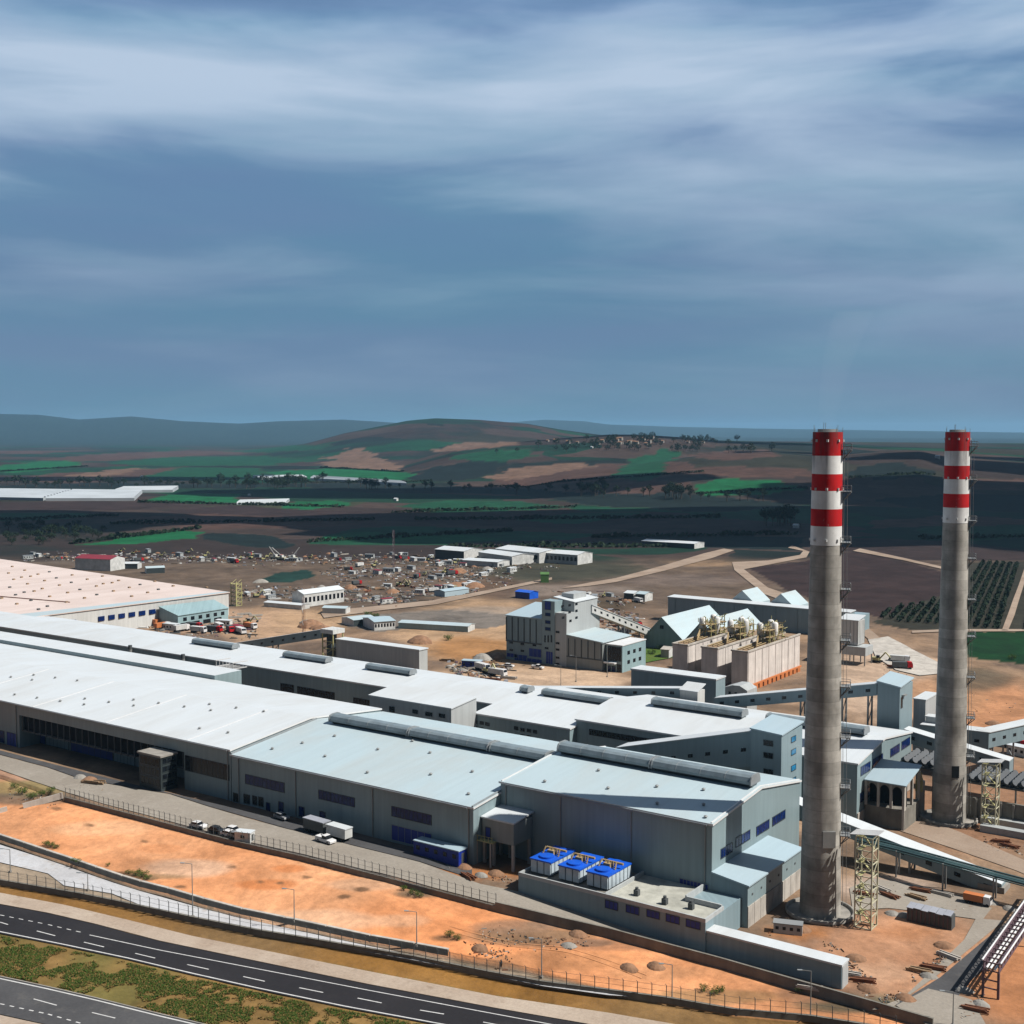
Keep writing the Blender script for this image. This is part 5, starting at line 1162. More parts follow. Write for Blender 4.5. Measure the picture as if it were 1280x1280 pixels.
TR = thing('pipe_rack', (-55, 225, 0), 'purple brown lattice pipe rack in the bottom right corner', 'pipe rack')
a = Vector((*P(1238, 1246, 0), 0)); b = Vector((*P(1315, 1128, 0), 0)); d = (b - a).normalized(); s = Vector((d.y, -d.x, 0)) * 1.3; H = 6.2
L = (b - a).length; n = int(L / 2.2)
for e in (a, a + d * L * .5, a + d * L):
    for q in (-1, 1): MB().beam(e + s * q + Vector((0, 0, -.3)), e + s * q + Vector((0, 0, H - 1.5)), .4).build('post', 'purple_steel', TR)
mb = MB()
for z in (H - 1.5, H):
    for q in (-1, 1): mb.beam(a + s * q + Vector((0, 0, z)), b + s * q + Vector((0, 0, z)), .26)
for k in range(n + 1):
    p = a + d * L * k / n
    for z in (H - 1.5, H): mb.beam(p + s + Vector((0, 0, z)), p - s + Vector((0, 0, z)), .2)
    for q in (-1, 1):
        mb.beam(p + s * q + Vector((0, 0, H - 1.5)), p + s * q + Vector((0, 0, H)), .16)
        if k < n: mb.beam(p + s * q + Vector((0, 0, H - 1.5)), p + d * L / n + s * q + Vector((0, 0, H)), .14)
for z in (1.5, 3): mb.beam(a + s + Vector((0, 0, z)), a - s + Vector((0, 0, z)), .2)
mb.build('truss', 'purple_steel', TR)
mb = MB()
for q in (-.6, -.1, .5): mb.tube(a + s * q + Vector((0, 0, H - 1.1)), b + s * q + Vector((0, 0, H - 1.1)), .2, 8)
mb.tube(a + s * 1.2 + Vector((0, 0, H + .15)), b + s * 1.2 + Vector((0, 0, H + .15)), .16, 8); mb.tube(a - s * 1.2 + Vector((0, 0, H + .15)), b - s * 1.2 + Vector((0, 0, H + .15)), .16, 8)
mb.build('pipe', 'trim_white', TR)

# ------------------------------------------------------------------ low buildings by the service road
V = 211.0
LW = thing('low_building', (-126, 219, 2), 'low flat roofed grey pump house with blue windows below the tallest hall', 'pump house')
x0, x1 = FV(648, 1092, V)[0], FV(882, 1145, V)[0]; xm = FV(755, 1117, V)[0]; zt = 6.7
MB().box(x0, x1, V, 226.9, -1, zt - .8).build('wall', 'wall_blue', LW)
mb = MB()
mb.box(x0, x1, V, V + .35, zt - .797, zt); mb.box(x0, x0 + .35, V + .352, 226.9, zt - .797, zt); mb.box(xm, xm + .35, V + .352, 226.9, zt - .797, zt + .1); mb.box(x1 - .35, x1, V + .352, 219, zt - .797, zt); mb.box(x1 - 8, x1 - .352, 218.6, 218.95, zt - .797, zt + .3); mb.box(x1 - 8.35, x1 - 8.002, 218.6, 226.9, zt - .797, zt + .5)
mb.build('parapet', 'wall_pale', LW)
MB().box(xm + .352, x1 - .36, V + .36, 218.55, zt - .796, zt - .72).box(xm + .352, x1 - 8.4, 218.56, 226.88, zt - .796, zt - .72).build('roof_deck', 'deck', LW)
MB().box(x0 + .36, xm - .01, V + .36, 226.88, zt - .796, zt - .74).build('plant_deck', 'wall_concrete', LW)
for a in ((757, 1125, 1134, 772), (783, 1131, 1139.5, 798.5), (809, 1137, 1145, 824), (833, 1142.5, 1151, 849), (858, 1149, 1157.5, 875)): vwin(LW, V, *a, 'blue_paint', 'window', 3)
for px, py in ((796, 1118), (831, 1129), (864, 1135)):
    u, v = P(px, py, zt - .5)
    mb = MB().box(u - .5, u + .5, v - .5, v + .5, zt - .718, zt + .5).tube((u, v, zt + .5), (u, v, zt + 1.), .35, 10); mb.build('roof_cowl', 'dark_grey', LW)
LX = thing('pipe_gallery', (-90, 213, 0), 'long low grey gallery with white flat top along the dark boundary wall', 'gallery')
x2 = FV(1052, 1208, V + .3)[0]
MB().box(x1 + .02, x2, V + .3, V + 3.6, -1.2, 4.1).build('wall', 'wall_blue', LX)
MB().box(x1 + .02, x2 + .15, V + .15, V + 3.75, 4.103, 4.45).build('roof', 'roof_white', LX)
MB().box(x2 + .003, x2 + .12, V + .5, V + 3.4, -.5, 3.9).build('end_panel', 'wall_pale', LX)
# three cooling units
def cooling_unit(px, py, lab):
    u, v = P(px, py, 6.3)
    t = thing('cooling_unit', (u, v, 5.97), lab, 'cooling unit', 'blue topped cooling units on the pump house')
    z = 5.97; w, d, h = 5.2, 9.6, 3.0
    MB().box(u + .3, u + w - .3, v + .3, v + d - .3, z - .004, z + .42).build('plinth', 'dark_grey', t)
    mb = MB(); 
    for k in range(3): mb.box(u + .13 + k * w / 3, u - .13 + (k + 1) * w / 3, v, v + .2, z + .4, z + h)
    for k in range(6): mb.box(u + w - .2, u + w, v + .14 + k * d / 6 + (.2 if k == 0 else 0), v - .14 + (k + 1) * d / 6, z + .4, z + h); mb.box(u, u + .2, v + .14 + k * d / 6 + (.2 if k == 0 else 0), v - .14 + (k + 1) * d / 6, z + .4, z + h)
    mb.build('side_panel', 'unit_panel', t)
    MB().box(u + .21, u + w - .21, v + .21, v + d - .1, z + .424, z + h - .004).build('core', 'dark_grey', t)
    MB().box(u - .12, u + w + .12, v - .12, v + d + .12, z + h, z + h + .3).build('roof', 'bright_blue', t)
    for k in range(2):
        o = MB().tube((u + w / 2, v + 2.4 + k * 4.8, z + h + .3), (u + w / 2, v + 2.4 + k * 4.8, z + h + .7), 1.6, 18).build('fan_stack', 'bright_blue', t)
    mb = MB()
    mb.tube((u + .8, v + d * .55, z + h + 1.3), (u + w + .5, v + d * .55, z + h + 1.3), .28, 8)
    for k in range(5): mb.beam((u + .6 + k, v + d * .4 + (k % 2), z + h + .3), (u + .8 + k * .9, v + d * .5, z + h + 1.7), .22)
    mb.box(u + 1.6, u + 3.2, v + d * .42, v + d * .62, z + h + .302, z + h + 1.2)
    mb.build('pipework', 'tan_steel', t)
    return t
for px, py, lab in ((663, 1089, 'left blue topped cooling unit, nearest the booth on stilts'), (698, 1098, 'middle blue topped cooling unit on the pump house deck'), (733, 1106, 'right blue topped cooling unit, next to the pale roof deck')): cooling_unit(px, py, lab)
# booth on stilts
BO = thing('booth', (-154, 223, 3), 'white roofed metal booth on stilts between the two tall halls', 'booth')
V = 219.5; x0 = FV(603, 1034, V)[0]; x1 = FV(642, 1041, V)[0]
mb = MB().box(x0, x1, V, 226.9, 8.6, 13.4); mb.build('wall', 'wall_warm', BO)
MB().slab([(x0 - .3, V - .3, 13.75), (x1 + .3, V - .3, 13.75), (x1 + .3, 226.95, 14.6), (x0 - .3, 226.95, 14.6)], .33).build('roof', 'roof_white', BO)
for x in (x0 + .4, x0 + 3, x1 - .3):
    for y in (V + .3, 226): MB().box(x - .3, x + .3, y - .3, y + .3, 1, 8.6).build('leg', 'pale_concrete', BO)
opening_v(BO, V, x0 + 1, x0 + 2.2, 9, 11.4, 'blue_paint', 'door', 0)
mb = MB().box(x0 - 1.2, x0 + 4, V - 1.6, V - .07, 8.5, 8.7)
for k in range(6): mb.beam((x0 - 1.2 + k, V - 1.55, 8.7), (x0 - 1.2 + k, V - 1.55, 9.8), .1)
mb.beam((x0 - 1.2, V - 1.55, 9.8), (x0 + 4, V - 1.55, 9.8), .1); mb.build('balcony', 'yellow_steel', BO)
for k, x in enumerate((x0 - .5, x0 + 3.3)): MB().beam((x, V - 1.4, 2), (x, V - 1.4, 8.5), .3).build('post', 'pale_concrete', BO)

# ------------------------------------------------------------------ walls and fences along the road
def wall_thing(name, pts, h0, h1, th, label, mat, cap=None, base=1.5):
    """pts: ground trace; top h1 above the upper ground"""
    m_ = pts[len(pts) // 2]
    t = thing(name, (m_[0], m_[1], 0), label, 'wall')
    for k, (a, b) in enumerate(zip(pts, pts[1:])):
        A = Vector(a); B = Vector(b); d = (B - A).normalized(); n = Vector((-d.y, d.x, 0)) * th
        v = [A, B, B + n, A + n]
        mb = MB().add([(p.x, p.y, z) for z in (0, 1) for p in v], [(0, 1, 5, 4), (1, 2, 6, 5), (2, 3, 7, 6), (3, 0, 4, 7), (4, 5, 6, 7)])
        for i in range(4):
            mb.v[i] = (v[i].x, v[i].y, v[i].z - base); mb.v[i + 4] = (v[i].x, v[i].y, v[i].z + h1)
        mb.build('panel', mat, t)
        if cap:
            c = MB(); e = n * .15
            c.slab([(p.x, p.y, p.z + h1 + .12) for p in (A - e, B - e, B + n + e, A + n + e)], .118); c.build('coping', cap, t)
    return t
def fence(pts, h, gap, label, z0=0., nmax=100, t0=0.0, t1=1.0):
    L = [0]
    for a, b in zip(pts, pts[1:]): L.append(L[-1] + (Vector(b) - Vector(a)).length)
    def at(s):
        for k in range(len(L) - 1):
            if s <= L[k + 1] or k == len(L) - 2: return Vector(pts[k]).lerp(Vector(pts[k + 1]), (s - L[k]) / (L[k + 1] - L[k]))
    t = thing('wire_fence', pts[len(pts) // 2], label, 'fence')
    n = min(nmax - 1, int(L[-1] / gap))
    ps = [at(L[-1] * k / n) for k in range(n + 1)]
    p0 = None
    for p in ps:
        a = (p.x, p.y, p.z + z0 - .1)
        if p0 is None:
            p0 = MB().beam(a, (p.x, p.y, p.z + z0 + h), .11).beam((p.x, p.y, p.z + z0 + h), (p.x - .1, p.y - .25, p.z + z0 + h + .3), .08).build('post', 'dark_grey', t); pp = p
        else:
            c = p0.copy(); COL.objects.link(c); c.parent = t; c.location = (p.x - pp.x, p.y - pp.y, p.z - pp.z)
    mb = MB()
    for a, b in zip(ps, ps[1:]):
        for q in (.08, .5, .95): mb.beam((a.x, a.y, a.z + z0 + h * q), (b.x, b.y, b.z + z0 + h * q), .035)
    mb.build('wire', 'dark_grey', t)
F3 = [(u, v, yard(u)) for u, v in FL3]
road_edge = [p for p, q in zip(F3, FPIX) if 82 <= q[0] <= 620]
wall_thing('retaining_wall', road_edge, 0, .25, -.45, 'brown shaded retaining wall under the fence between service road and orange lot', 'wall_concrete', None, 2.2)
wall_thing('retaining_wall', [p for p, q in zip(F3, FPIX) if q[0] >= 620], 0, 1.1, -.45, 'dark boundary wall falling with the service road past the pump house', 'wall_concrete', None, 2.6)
fence(road_edge, 2.3, 1.9, 'wire fence of closely set posts along the service road', .3)
# stepped wall beside the ramp
SW = thing('stepped_wall', (W2L3[8][0], W2L3[8][1], 1), 'stepped concrete wall with pale coping dropping beside the white ramp', 'wall')
for k in range(len(W2L3) - 1):
    A = Vector((*W2L3[k], 0)); B = Vector((*W2L3[k + 1], 0)); d = (B - A).normalized(); n = Vector((-d.y, d.x, 0)) * .45
    zt = 2.62 if k < 9 else 2.5
    zt = lot_edge(A.x) + .30
    v = [A, B, B + n, A + n]
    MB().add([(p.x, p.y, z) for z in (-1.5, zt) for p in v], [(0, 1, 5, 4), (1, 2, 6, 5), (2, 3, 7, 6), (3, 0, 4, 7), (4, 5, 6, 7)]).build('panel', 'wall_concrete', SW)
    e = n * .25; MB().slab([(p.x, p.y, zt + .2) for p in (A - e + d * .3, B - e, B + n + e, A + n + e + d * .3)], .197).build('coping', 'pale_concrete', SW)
W13 = [(u, v, zramp(u, v)) for u, v in W1L3]
wall_thing('roadside_wall', W13, 0, .75, .5, 'long grey concrete wall with fence posts above the highway verge', 'wall_concrete', None, 2.0)
fence(W13[1:], 2.2, 2.6, 'wire fence standing on the long grey wall above the highway', .75)
mb = MB(); a = G(29, 1010); b = G(79, 998)
lw = thing('lot_wall', a, 'short pale boundary wall at the left corner of the orange lot', 'wall')
MB().beam((a[0], a[1], a[2] + .4), (b[0], b[1], b[2] + .4), .4, 1.6).build('panel', 'pale_concrete', lw)
lw = thing('lot_wall', (*P(4, 1016, 2.5), 2.5), 'short pale wall stub at the left edge beside the orange lot', 'wall')
a = G(-14, 1019); b = G(9, 1013); MB().beam((a[0], a[1], a[2] + .4), (b[0], b[1], b[2] + .4), .4, 1.3).build('panel', 'pale_concrete', lw)

# ------------------------------------------------------------------ vehicles (built at the origin, nose to +X)
def car(name, label, body, pickup=False, group='vehicles parked at the plant'):
    t = thing(name, (0, 0, 0), label, 'pickup' if pickup else 'car', group)
    L, W = (5.3, 1.9) if pickup else (4.4, 1.8)
    def sec(pr, w, m): return MB().ext([(x, -w / 2, z) for x, z in pr], (0, w, 0), m)
    low = [(-L / 2, .35), (L / 2, .35), (L / 2, .75), (L / 2 - .15, .9), (L * .2, 1.0), (-L / 2 + .1, 1.0), (-L / 2, .9)]
    mb = sec(low, W, 0)
    if pickup: mb.box(-L / 2 + .1, -.55, -W / 2 + .02, -W / 2 + .12, 1.002, 1.3).box(-L / 2 + .1, -.55, W / 2 - .12, W / 2 - .02, 1.002, 1.3).box(-L / 2, -L / 2 + .1, -W / 2 + .1, W / 2 - .1, 1.002, 1.3)
    mb.build('body', body, t)
    cab = [(-.5, 1.003), (1.25, 1.003), (.65, 1.72), (-.4, 1.75)] if pickup else [(-L / 2 + .25, 1.003), (1.05, 1.003), (.35, 1.45), (-1.35, 1.45)]
    sec(cab, W - .22, 0).build('window', 'window_dark', t)
    r = [(cab[3][0] - .08, cab[3][1] + .003), (cab[2][0] + .05, cab[2][1] + .003), (cab[2][0] - .05, cab[2][1] + .08), (cab[3][0] + .02, cab[3][1] + .08)]
    sec(r, W - .2, 0).build('roof', body, t)
    for x in (-L * .3, L * .3):
        for y in (-W / 2 + .1, W / 2 - .1):
            w = MB().tube((x, y - .12, .34), (x, y + .12, .34), .34, 14).build('wheel', 'rubber', t)
            MB().tube((x, y - .13, .34), (x, y + .13, .34), .18, 10).build('rim', 'steel', w)
    for y in (-.62, .62):
        MB().box(L / 2 - .06, L / 2 + .02, y - .2, y + .2, .62, .78).build('headlight', 'cabin_white', t)
        MB().box(-L / 2 - .02, -L / 2 + .06, y - .2, y + .2, .66, .84).build('tail_light', 'red_paint', t)
    return t
def put(o, px, py, rz, z=None):
    u, v, g = G(px, py); o.location = (u, v, (g if z is None else z) + .07); o.rotation_euler = (0, 0, rz); return o
c1 = put(car('parked_car', 'white car parked at the fence, leftmost of the row on the service road', 'car_white'), 248, 1035, R(8), None)
c2 = put(car('parked_car', 'black car parked between two white cars at the service road fence', 'car_black'), 271, 1041, R(6))
c3 = put(dup(c1, label='white car parked at the fence next to the black car'), 287, 1046, R(4))
c4 = put(car('parked_car', 'dark grey car at the right end of the row beside a white cabin', 'car_grey'), 296, 1048, R(10))
put(dup(c1, label='white car parked last before the guard cabin, close behind the dark grey car'), 292, 1041, R(6))
put(dup(c4, label='dark grey car standing on the apron by the middle hall doors'), 352, 1024, R(-6))
pk = put(car('pickup_truck', 'white pickup driving on the service road before the trailers', 'car_white', True), 407, 1053, R(-4))
put(dup(pk, label='white pickup parked before the blue shutters of the batch house'), 672, 836, R(5))
put(dup(c1, label='white car by the dark parked van near the batch house'), 636, 834, R(10))
def box_unit(name, cat, label, L, W, H, body, roofm, px, py, rz, nwin=0, z=None, door=True, group=None, base=.25):
    u, v, g = G(px, py) if z is None else (*P(px, py, z), z)
    t = thing(name, (u, v, g), label, cat, group); t.rotation_euler = (0, 0, rz)
    def bl(mb, nm, m): 
        o = mb.build(nm, m); o.parent = t; return o
    bl(MB().box(-L / 2, L / 2, -W / 2, W / 2, base - 1.2 if name != 'trailer' else base, H), 'wall', body)
    bl(MB().box(-L / 2 - .12, L / 2 + .12, -W / 2 - .12, W / 2 + .12, H + .003, H + .22), 'roof', roofm)
    for k in range(nwin):
        x = lerp(-L / 2, L / 2, (k + .5) / nwin); bl(MB().box(x - .5, x + .5, -W / 2 - .05, -W / 2 + .03, H * .45, H * .75), 'window', 'window_dark')
    if door: bl(MB().box(L / 2 - .03, L / 2 + .05, -.5, .5, base, H * .8), 'door', 'dark_grey')
    if name == 'trailer':
        for x in (-L * .35, -L * .22, L * .3):
            bl(MB().tube((x, -W / 2 + .02, .45), (x, W / 2 - .02, .45), .45, 12), 'wheel', 'rubber')
    return t
box_unit('trailer', 'trailer', 'dark sided trailer with grey top by the middle hall wall', 7, 2.4, 3.2, 'dark_grey', 'tarp_grey', 396, 1041, R(-3), 0, None, False, None, .9)
box_unit('trailer', 'trailer', 'white box trailer parked behind the pickup on the service road', 6.4, 2.4, 3.1, 'cabin_white', 'roof_white', 424, 1049, R(-3), 0, None, False, None, .9)
box_unit('site_container', 'container', 'blue site container below the blue shutter of the middle hall', 13, 3, 3.2, 'blue_paint', 'roof_blue', 550, 1073, R(0), 5)
box_unit('guard_cabin', 'cabin', 'small white guard cabin at the end of the parked car row', 4.0, 2.4, 2.2, 'cabin_white', 'roof_white', 306, 1051, R(20), 1)
# stack under tarpaulin
PS = thing('pallet_stack', (*P(1168, 1152, 0), 0), 'long dark rack of pallets under grey sheeting on the right yard', 'pallet stack')
u, v = P(1166, 1155, 0)
MB().box(u - 5, u + 4, v - 1, v + 1.6, -.2, 2.6).build('rack', 'dark_grey', PS)
mb = MB()
for k in range(6): mb.slab([(u - 5.1 + k * 1.5, v - 1.1, 2.75 + (k % 2) * .15), (u - 3.7 + k * 1.5, v - 1.1, 2.7 + (k % 2) * .15), (u - 3.7 + k * 1.5, v + 1.7, 3.0), (u - 5.1 + k * 1.5, v + 1.7, 3.05)], .12)
mb.build('sheeting', 'tarp_grey', PS)
mb = MB()
for k in range(10): mb.box(u - 4.9 + k * .9, u - 4.75 + k * .9, v - 1.12, v - 1.0, 0, 2.6)
mb.build('upright', 'purple_steel', PS)
# ------------------------------------------------------------------ street lamps
def lamp(px, py, top, lab, group='street lamps along the wall', double=False, zf=0):
    u, v, g = G(px, py)
    r = ray(px, top); dd = latdep(u, v)[1]; k = dd / (r[0] * FH[0] + r[1] * FH[1]); h = 100 + k * r[2] - g
    t = thing('street_lamp', (u, v, g), lab, 'street lamp', group)
    MB().tube((u, v, g - .2), (u, v, g + h), .13, 8, 0, .07).build('pole', 'steel', t)
    MB().beam((u, v, g + h), (u - 1.3, v - 1.0, g + h + .25), .09).build('arm', 'steel', t)
    MB().beam((u - 1.2, v - .95, g + h + .24), (u - 1.9, v - 1.5, g + h + .3), .34, .14).build('lamp_head', 'trim_grey', t)
    MB().box(u - .25, u + .25, v - .25, v + .25, g - .1, g + .35).build('foot', 'concrete', t)
for px, py, top, lab in ((13, 1090, 1062, 'street lamp nearest the left edge beside the white ramp'), (110, 1113, 1092, 'street lamp at the lower edge of the white ramp, second from left'), (241, 1146, 1080, 'tall street lamp where the stepped wall meets the roadside wall'), (368, 1160, 1112, 'street lamp before the middle of the orange lot'), (521, 1190, 1140, 'street lamp with a broad head at the right corner of the orange lot'),
                         (677, 1222, 1174, 'street lamp on the rough brown slope below the cooling units'), (840, 1249, 1206, 'street lamp by the fence below the pump house'), (1013, 1272, 1214, 'street lamp near the low white topped gallery end'), (1191, 1282, 1240, 'thin street lamp beside the side road entry')): lamp(px, py, top, lab)
for px, py, top, lab in ((720, 852, 820, 'thin mast before the batch house wing'), (701, 862, 832, 'thin lamp mast behind the second row roof'), (759, 846, 805, 'thin pale mast right of the batch house')): 
    lamp(px, py, top, lab, 'lamp masts round the batch house')

# ------------------------------------------------------------------ building site behind the plant
random.seed(21)
def put_copy(proto, px, py, rz, scale, label, group):
    u, v, g = G(px, py); o = dup(proto, (u, v, g), rz, label, group, None, scale); return o
def proto_cabin(body, roofm, label, nwin):
    t = thing('site_cabin', (0, 0, 0), label, 'site cabin', 'cabins on the building site')
    MB().box(-4, 4, -1.4, 1.4, -.5, 2.7).build('wall', body, t); MB().slab([(-4.2, -1.6, 2.9), (4.2, -1.6, 2.9), (4.2, 1.6, 3.05), (-4.2, 1.6, 3.05)], .2).build('roof', roofm, t)
    for k in range(nwin):
        x = -3 + k * 6 / max(1, nwin - 1); MB().box(x - .45, x + .45, -1.45, -1.38, 1, 1.9).build('window', 'window_dark', t)
    return t
def proto_truck(cab, bed, label):
    t = thing('lorry', (0, 0, 0), label, 'lorry', 'lorries on the building site')
    MB().box(-4, 1.7, -1.25, 1.25, 1.0, 3.0).build('cargo_bed', bed, t)
    MB().ext([(1.9, -1.2, .7), (4, -1.2, .7), (4, -1.2, 1.9), (3.6, -1.2, 3), (1.9, -1.2, 3.05)], (0, 2.4, 0)).build('cab', cab, t)
    MB().ext([(3.72, -1.05, 2.05), (4.04, -1.05, 2.0), (3.70, -1.05, 2.85)], (0, 2.1, 0)).build('windscreen', 'window_dark', t)
    MB().box(-4, 3.8, -.5, .5, .55, .98).build('chassis', 'dark_grey', t)
    for x in (-3, -1.8, 3):
        MB().tube((x, -1.25, .5), (x, 1.25, .5), .5, 10).build('wheel', 'rubber', t)
    return t
def proto_digger(label):
    t = thing('excavator', (0, 0, 0), label, 'excavator', 'excavators on the building site')
    for y in (-1.1, 1.1): MB().ext([(-1.9, y - .3, .1), (1.9, y - .3, .1), (2.2, y - .3, .5), (1.9, y - .3, .95), (-1.9, y - .3, .95), (-2.2, y - .3, .5)], (0, .6, 0)).build('track', 'rubber', t)
    MB().box(-2, 1.2, -1.2, 1.2, 1.05, 2.2).build('body', 'yellow_steel', t); MB().box(.1, 1.3, -1.15, -.1, 2.203, 3.2).build('cab', 'window_dark', t)
    b = MB().beam((1.2, .3, 1.8), (3.6, .3, 4.6), .5).beam((3.6, .3, 4.6), (5.6, .3, 2.6), .4); b.build('boom', 'yellow_steel', t)
    MB().ext([(5.4, -.2, 2.7), (5.9, -.2, 2.5), (5.6, -.2, 1.5), (4.7, -.2, 1.7)], (0, 1, 0)).build('bucket', 'dark_grey', t)
    return t
def proto_heap(name, m, label, cat, group, sx=3.):
    mb = MB(); n = 12; rg = [(1, 0), (.85, .35), (.55, .75), (.2, 1.0)]
    vs = [(r * (1 + .25 * noise.noise(Vector((a, r * 3, sx)))) * sx * math.cos(a * 6.283 / n), r * (1 + .25 * noise.noise(Vector((a * 1.7, r, 2)))) * sx * .8 * math.sin(a * 6.283 / n), h * sx * .45 - .2) for r, h in rg for a in range(n)]
    mb.add(vs, [(k * n + i, k * n + (i + 1) % n, (k + 1) * n + (i + 1) % n, (k + 1) * n + i) for k in range(3) for i in range(n)] + [tuple(range(3 * n, 4 * n))])
    return tag(mb.build(name, m), label, cat, group)
def proto_stack(m, label, seed):
    rr = random.Random(seed); mb = MB()
    for k in range(7):
        z = .15 + .32 * (k // 3); y = -1 + (k % 3) * .9
        mb.beam((-3 + rr.uniform(-.6, .6), y, z), (3 + rr.uniform(-.6, .6), y + rr.uniform(-.4, .4), z + .1), .34)
    return tag(mb.build('material_stack', m), label, 'material stack', 'stacked materials on the building site')
cab_w = proto_cabin('cabin_white', 'roof_white', 'white site cabin among the scattered plant behind the halls', 4)
cab_g = proto_cabin('wall_pale', 'roof_grey', 'grey roofed site cabin on the building site', 4)
cab_r = proto_cabin('cabin_white', 'roof_red', 'red roofed white site cabin on the building site', 3)
cab_b = proto_cabin('blue_paint', 'roof_blue', 'blue site cabin on the building site', 3)
trk_w = proto_truck('car_white', 'cabin_white', 'white lorry with pale cargo bed on the building site')
trk_r = proto_truck('red_paint', 'dark_grey', 'lorry with red cab and dark bed on the building site')
trk_o = proto_truck('car_white', 'orange_paint', 'lorry with orange cargo bed on the building site')
dig = proto_digger('yellow tracked excavator with raised boom on the building site')
heap_e = proto_heap('earth_heap', 'earth', 'reddish earth heap on the building site', 'earth heap', 'earth heaps on the building site')
heap_g = proto_heap('rubble_heap', 'concrete', 'grey rubble heap on the building site', 'rubble heap', 'rubble heaps on the building site', 2.4)
stk_t = proto_stack('timber', 'stack of pale timber on the building site', 1)
stk_r = proto_stack('rust', 'stack of rusty steel bars on the building site', 2)
stk_w = proto_stack('pale_concrete', 'stack of pale concrete beams on the building site', 3)
PROTOS = [cab_w, cab_g, cab_r, cab_b, trk_w, trk_r, trk_o, dig, heap_e, heap_g, stk_t, stk_r, stk_w]
used = set()
def scatter(proto, px, py, rz=None, sc=1.):
    u, v, g = G(px, py); rz = random.uniform(-.5, .5) if rz is None else rz
    if proto.name not in used:
        used.add(proto.name); proto.location = (u, v, g); proto.rotation_euler = (0, 0, rz); proto.scale = (sc,) * 3; return proto
    o = proto.copy(); COL.objects.link(o); o.location = (u, v, g); o.rotation_euler = (0, 0, rz); o.scale = (sc,) * 3
    for ch in proto.children: c = ch.copy(); COL.objects.link(c); c.parent = o
    return o
spots = []
# vehicle park by the beige warehouse wall
for i, (px, py) in enumerate(((176, 776), (184, 779), (193, 777), (201, 781), (210, 779), (219, 783), (228, 777), (236, 781), (243, 786), (214, 787), (203, 786), (248, 791), (227, 789), (232, 773))): scatter((trk_w, trk_r, cab_w, trk_o, trk_w, trk_w, trk_r)[i % 7], px, py, random.choice((.1, 1.5)) + random.uniform(-.1, .1), 1.05)
for px, py, pr in ((268, 790, trk_r), (274, 786, trk_w), (280, 782, cab_w), (288, 790, trk_r), (297, 789, cab_r), (310, 781, dig), (313, 786, trk_o), (301, 792, trk_w), (266, 780, heap_g), (264, 775, stk_w)): scatter(pr, px, py)
for px, py in ((295, 772), (305, 768), (320, 770), (318, 774)): scatter(stk_w, px, py, .9)
# belt of containers and scrap along the far edge of the site
belts = [((30, 696), (190, 699), 26, 4), ((140, 692), (235, 693), 16, 2.5), ((215, 699), (300, 700), 18, 5), ((300, 698), (395, 699), 22, 4), ((395, 697), (470, 697), 16, 5), ((480, 695), (560, 702), 26, 5), ((545, 702), (640, 706), 34, 5), ((420, 712), (520, 714), 12, 5), ((520, 722), (640, 718), 16, 4), ((440, 735), (560, 738), 26, 5), ((430, 750), (500, 752), 10, 3), ((300, 742), (345, 745), 12, 4), ((690, 762), (745, 775), 16, 5), ((740, 770), (800, 790), 26, 6), ((715, 745), (800, 752), 10, 4), ((560, 738), (600, 730), 8, 2)]
for a, b, n, j in belts:
    for k in range(n):
        t = (k + random.random()) / n
        pr = random.choice([cab_w, cab_g, cab_g, cab_r, trk_w, trk_r, dig, heap_e, heap_e, heap_g, stk_t, stk_r, stk_w, stk_r, heap_g, heap_g, dig, cab_w] if b[1] < 765 else [stk_r, stk_t, heap_e, trk_r, stk_w, cab_g, stk_r, heap_g])
        scatter(pr, lerp(a[0], b[0], t), lerp(a[1], b[1], t) + random.uniform(-j, j), random.uniform(-.6, .6) + random.choice((0, 0, 1.57)), random.uniform(.6, 1.0))
for px, py, pr in ((603, 838, trk_w), (610, 842, dig), (622, 845, trk_w), (590, 834, cab_b), (562, 834, heap_g), (636, 848, stk_w), (616, 850, stk_r), (560, 826, stk_t), (578, 838, heap_g)): scatter(pr, px, py)
for px, py, pr in ((1080, 1118, stk_r), (1102, 1112, stk_w), (1112, 1120, stk_r), (1146, 1122, stk_t), (1178, 1118, stk_w), (1150, 1113, stk_r), (1222, 1130, trk_o), (1238, 1128, heap_g), (1262, 1136, heap_g), (1115, 1142, heap_g), (1130, 1144, heap_g), (1180, 1182, heap_e), (1186, 1196, stk_w), (1166, 1210, stk_r), (1160, 1220, heap_g), (1150, 1214, stk_t), (1060, 1218, stk_w), (1078, 1226, stk_r), (1085, 1236, heap_e), (1070, 1198, heap_e), (1132, 1248, heap_e), (985, 1165, cab_g), (1002, 1162, heap_e), (1226, 1255, heap_g), (1218, 1262, stk_r), (1205, 1238, heap_g), (1096, 828, dig), (1118, 834, stk_r), (1125, 828, trk_w), (1128, 836, trk_r), (1250, 1052, stk_r), (1262, 1058, stk_r), (620, 1092, heap_e), (580, 1084, heap_e), (586, 1096, stk_r), (601, 1094, heap_g), (112, 976, heap_e), (100, 972, heap_g), (118, 979, stk_t), (722, 1168, heap_e), (710, 1182, heap_g), (820, 1208, heap_e), (786, 1210, heap_e), (600, 1186, heap_e), (1012, 1240, stk_w), (1270, 935, trk_r), (1276, 944, cab_w), (1242, 905, heap_e)): scatter(pr, px, py, None, .7 if py > 1000 else 1)
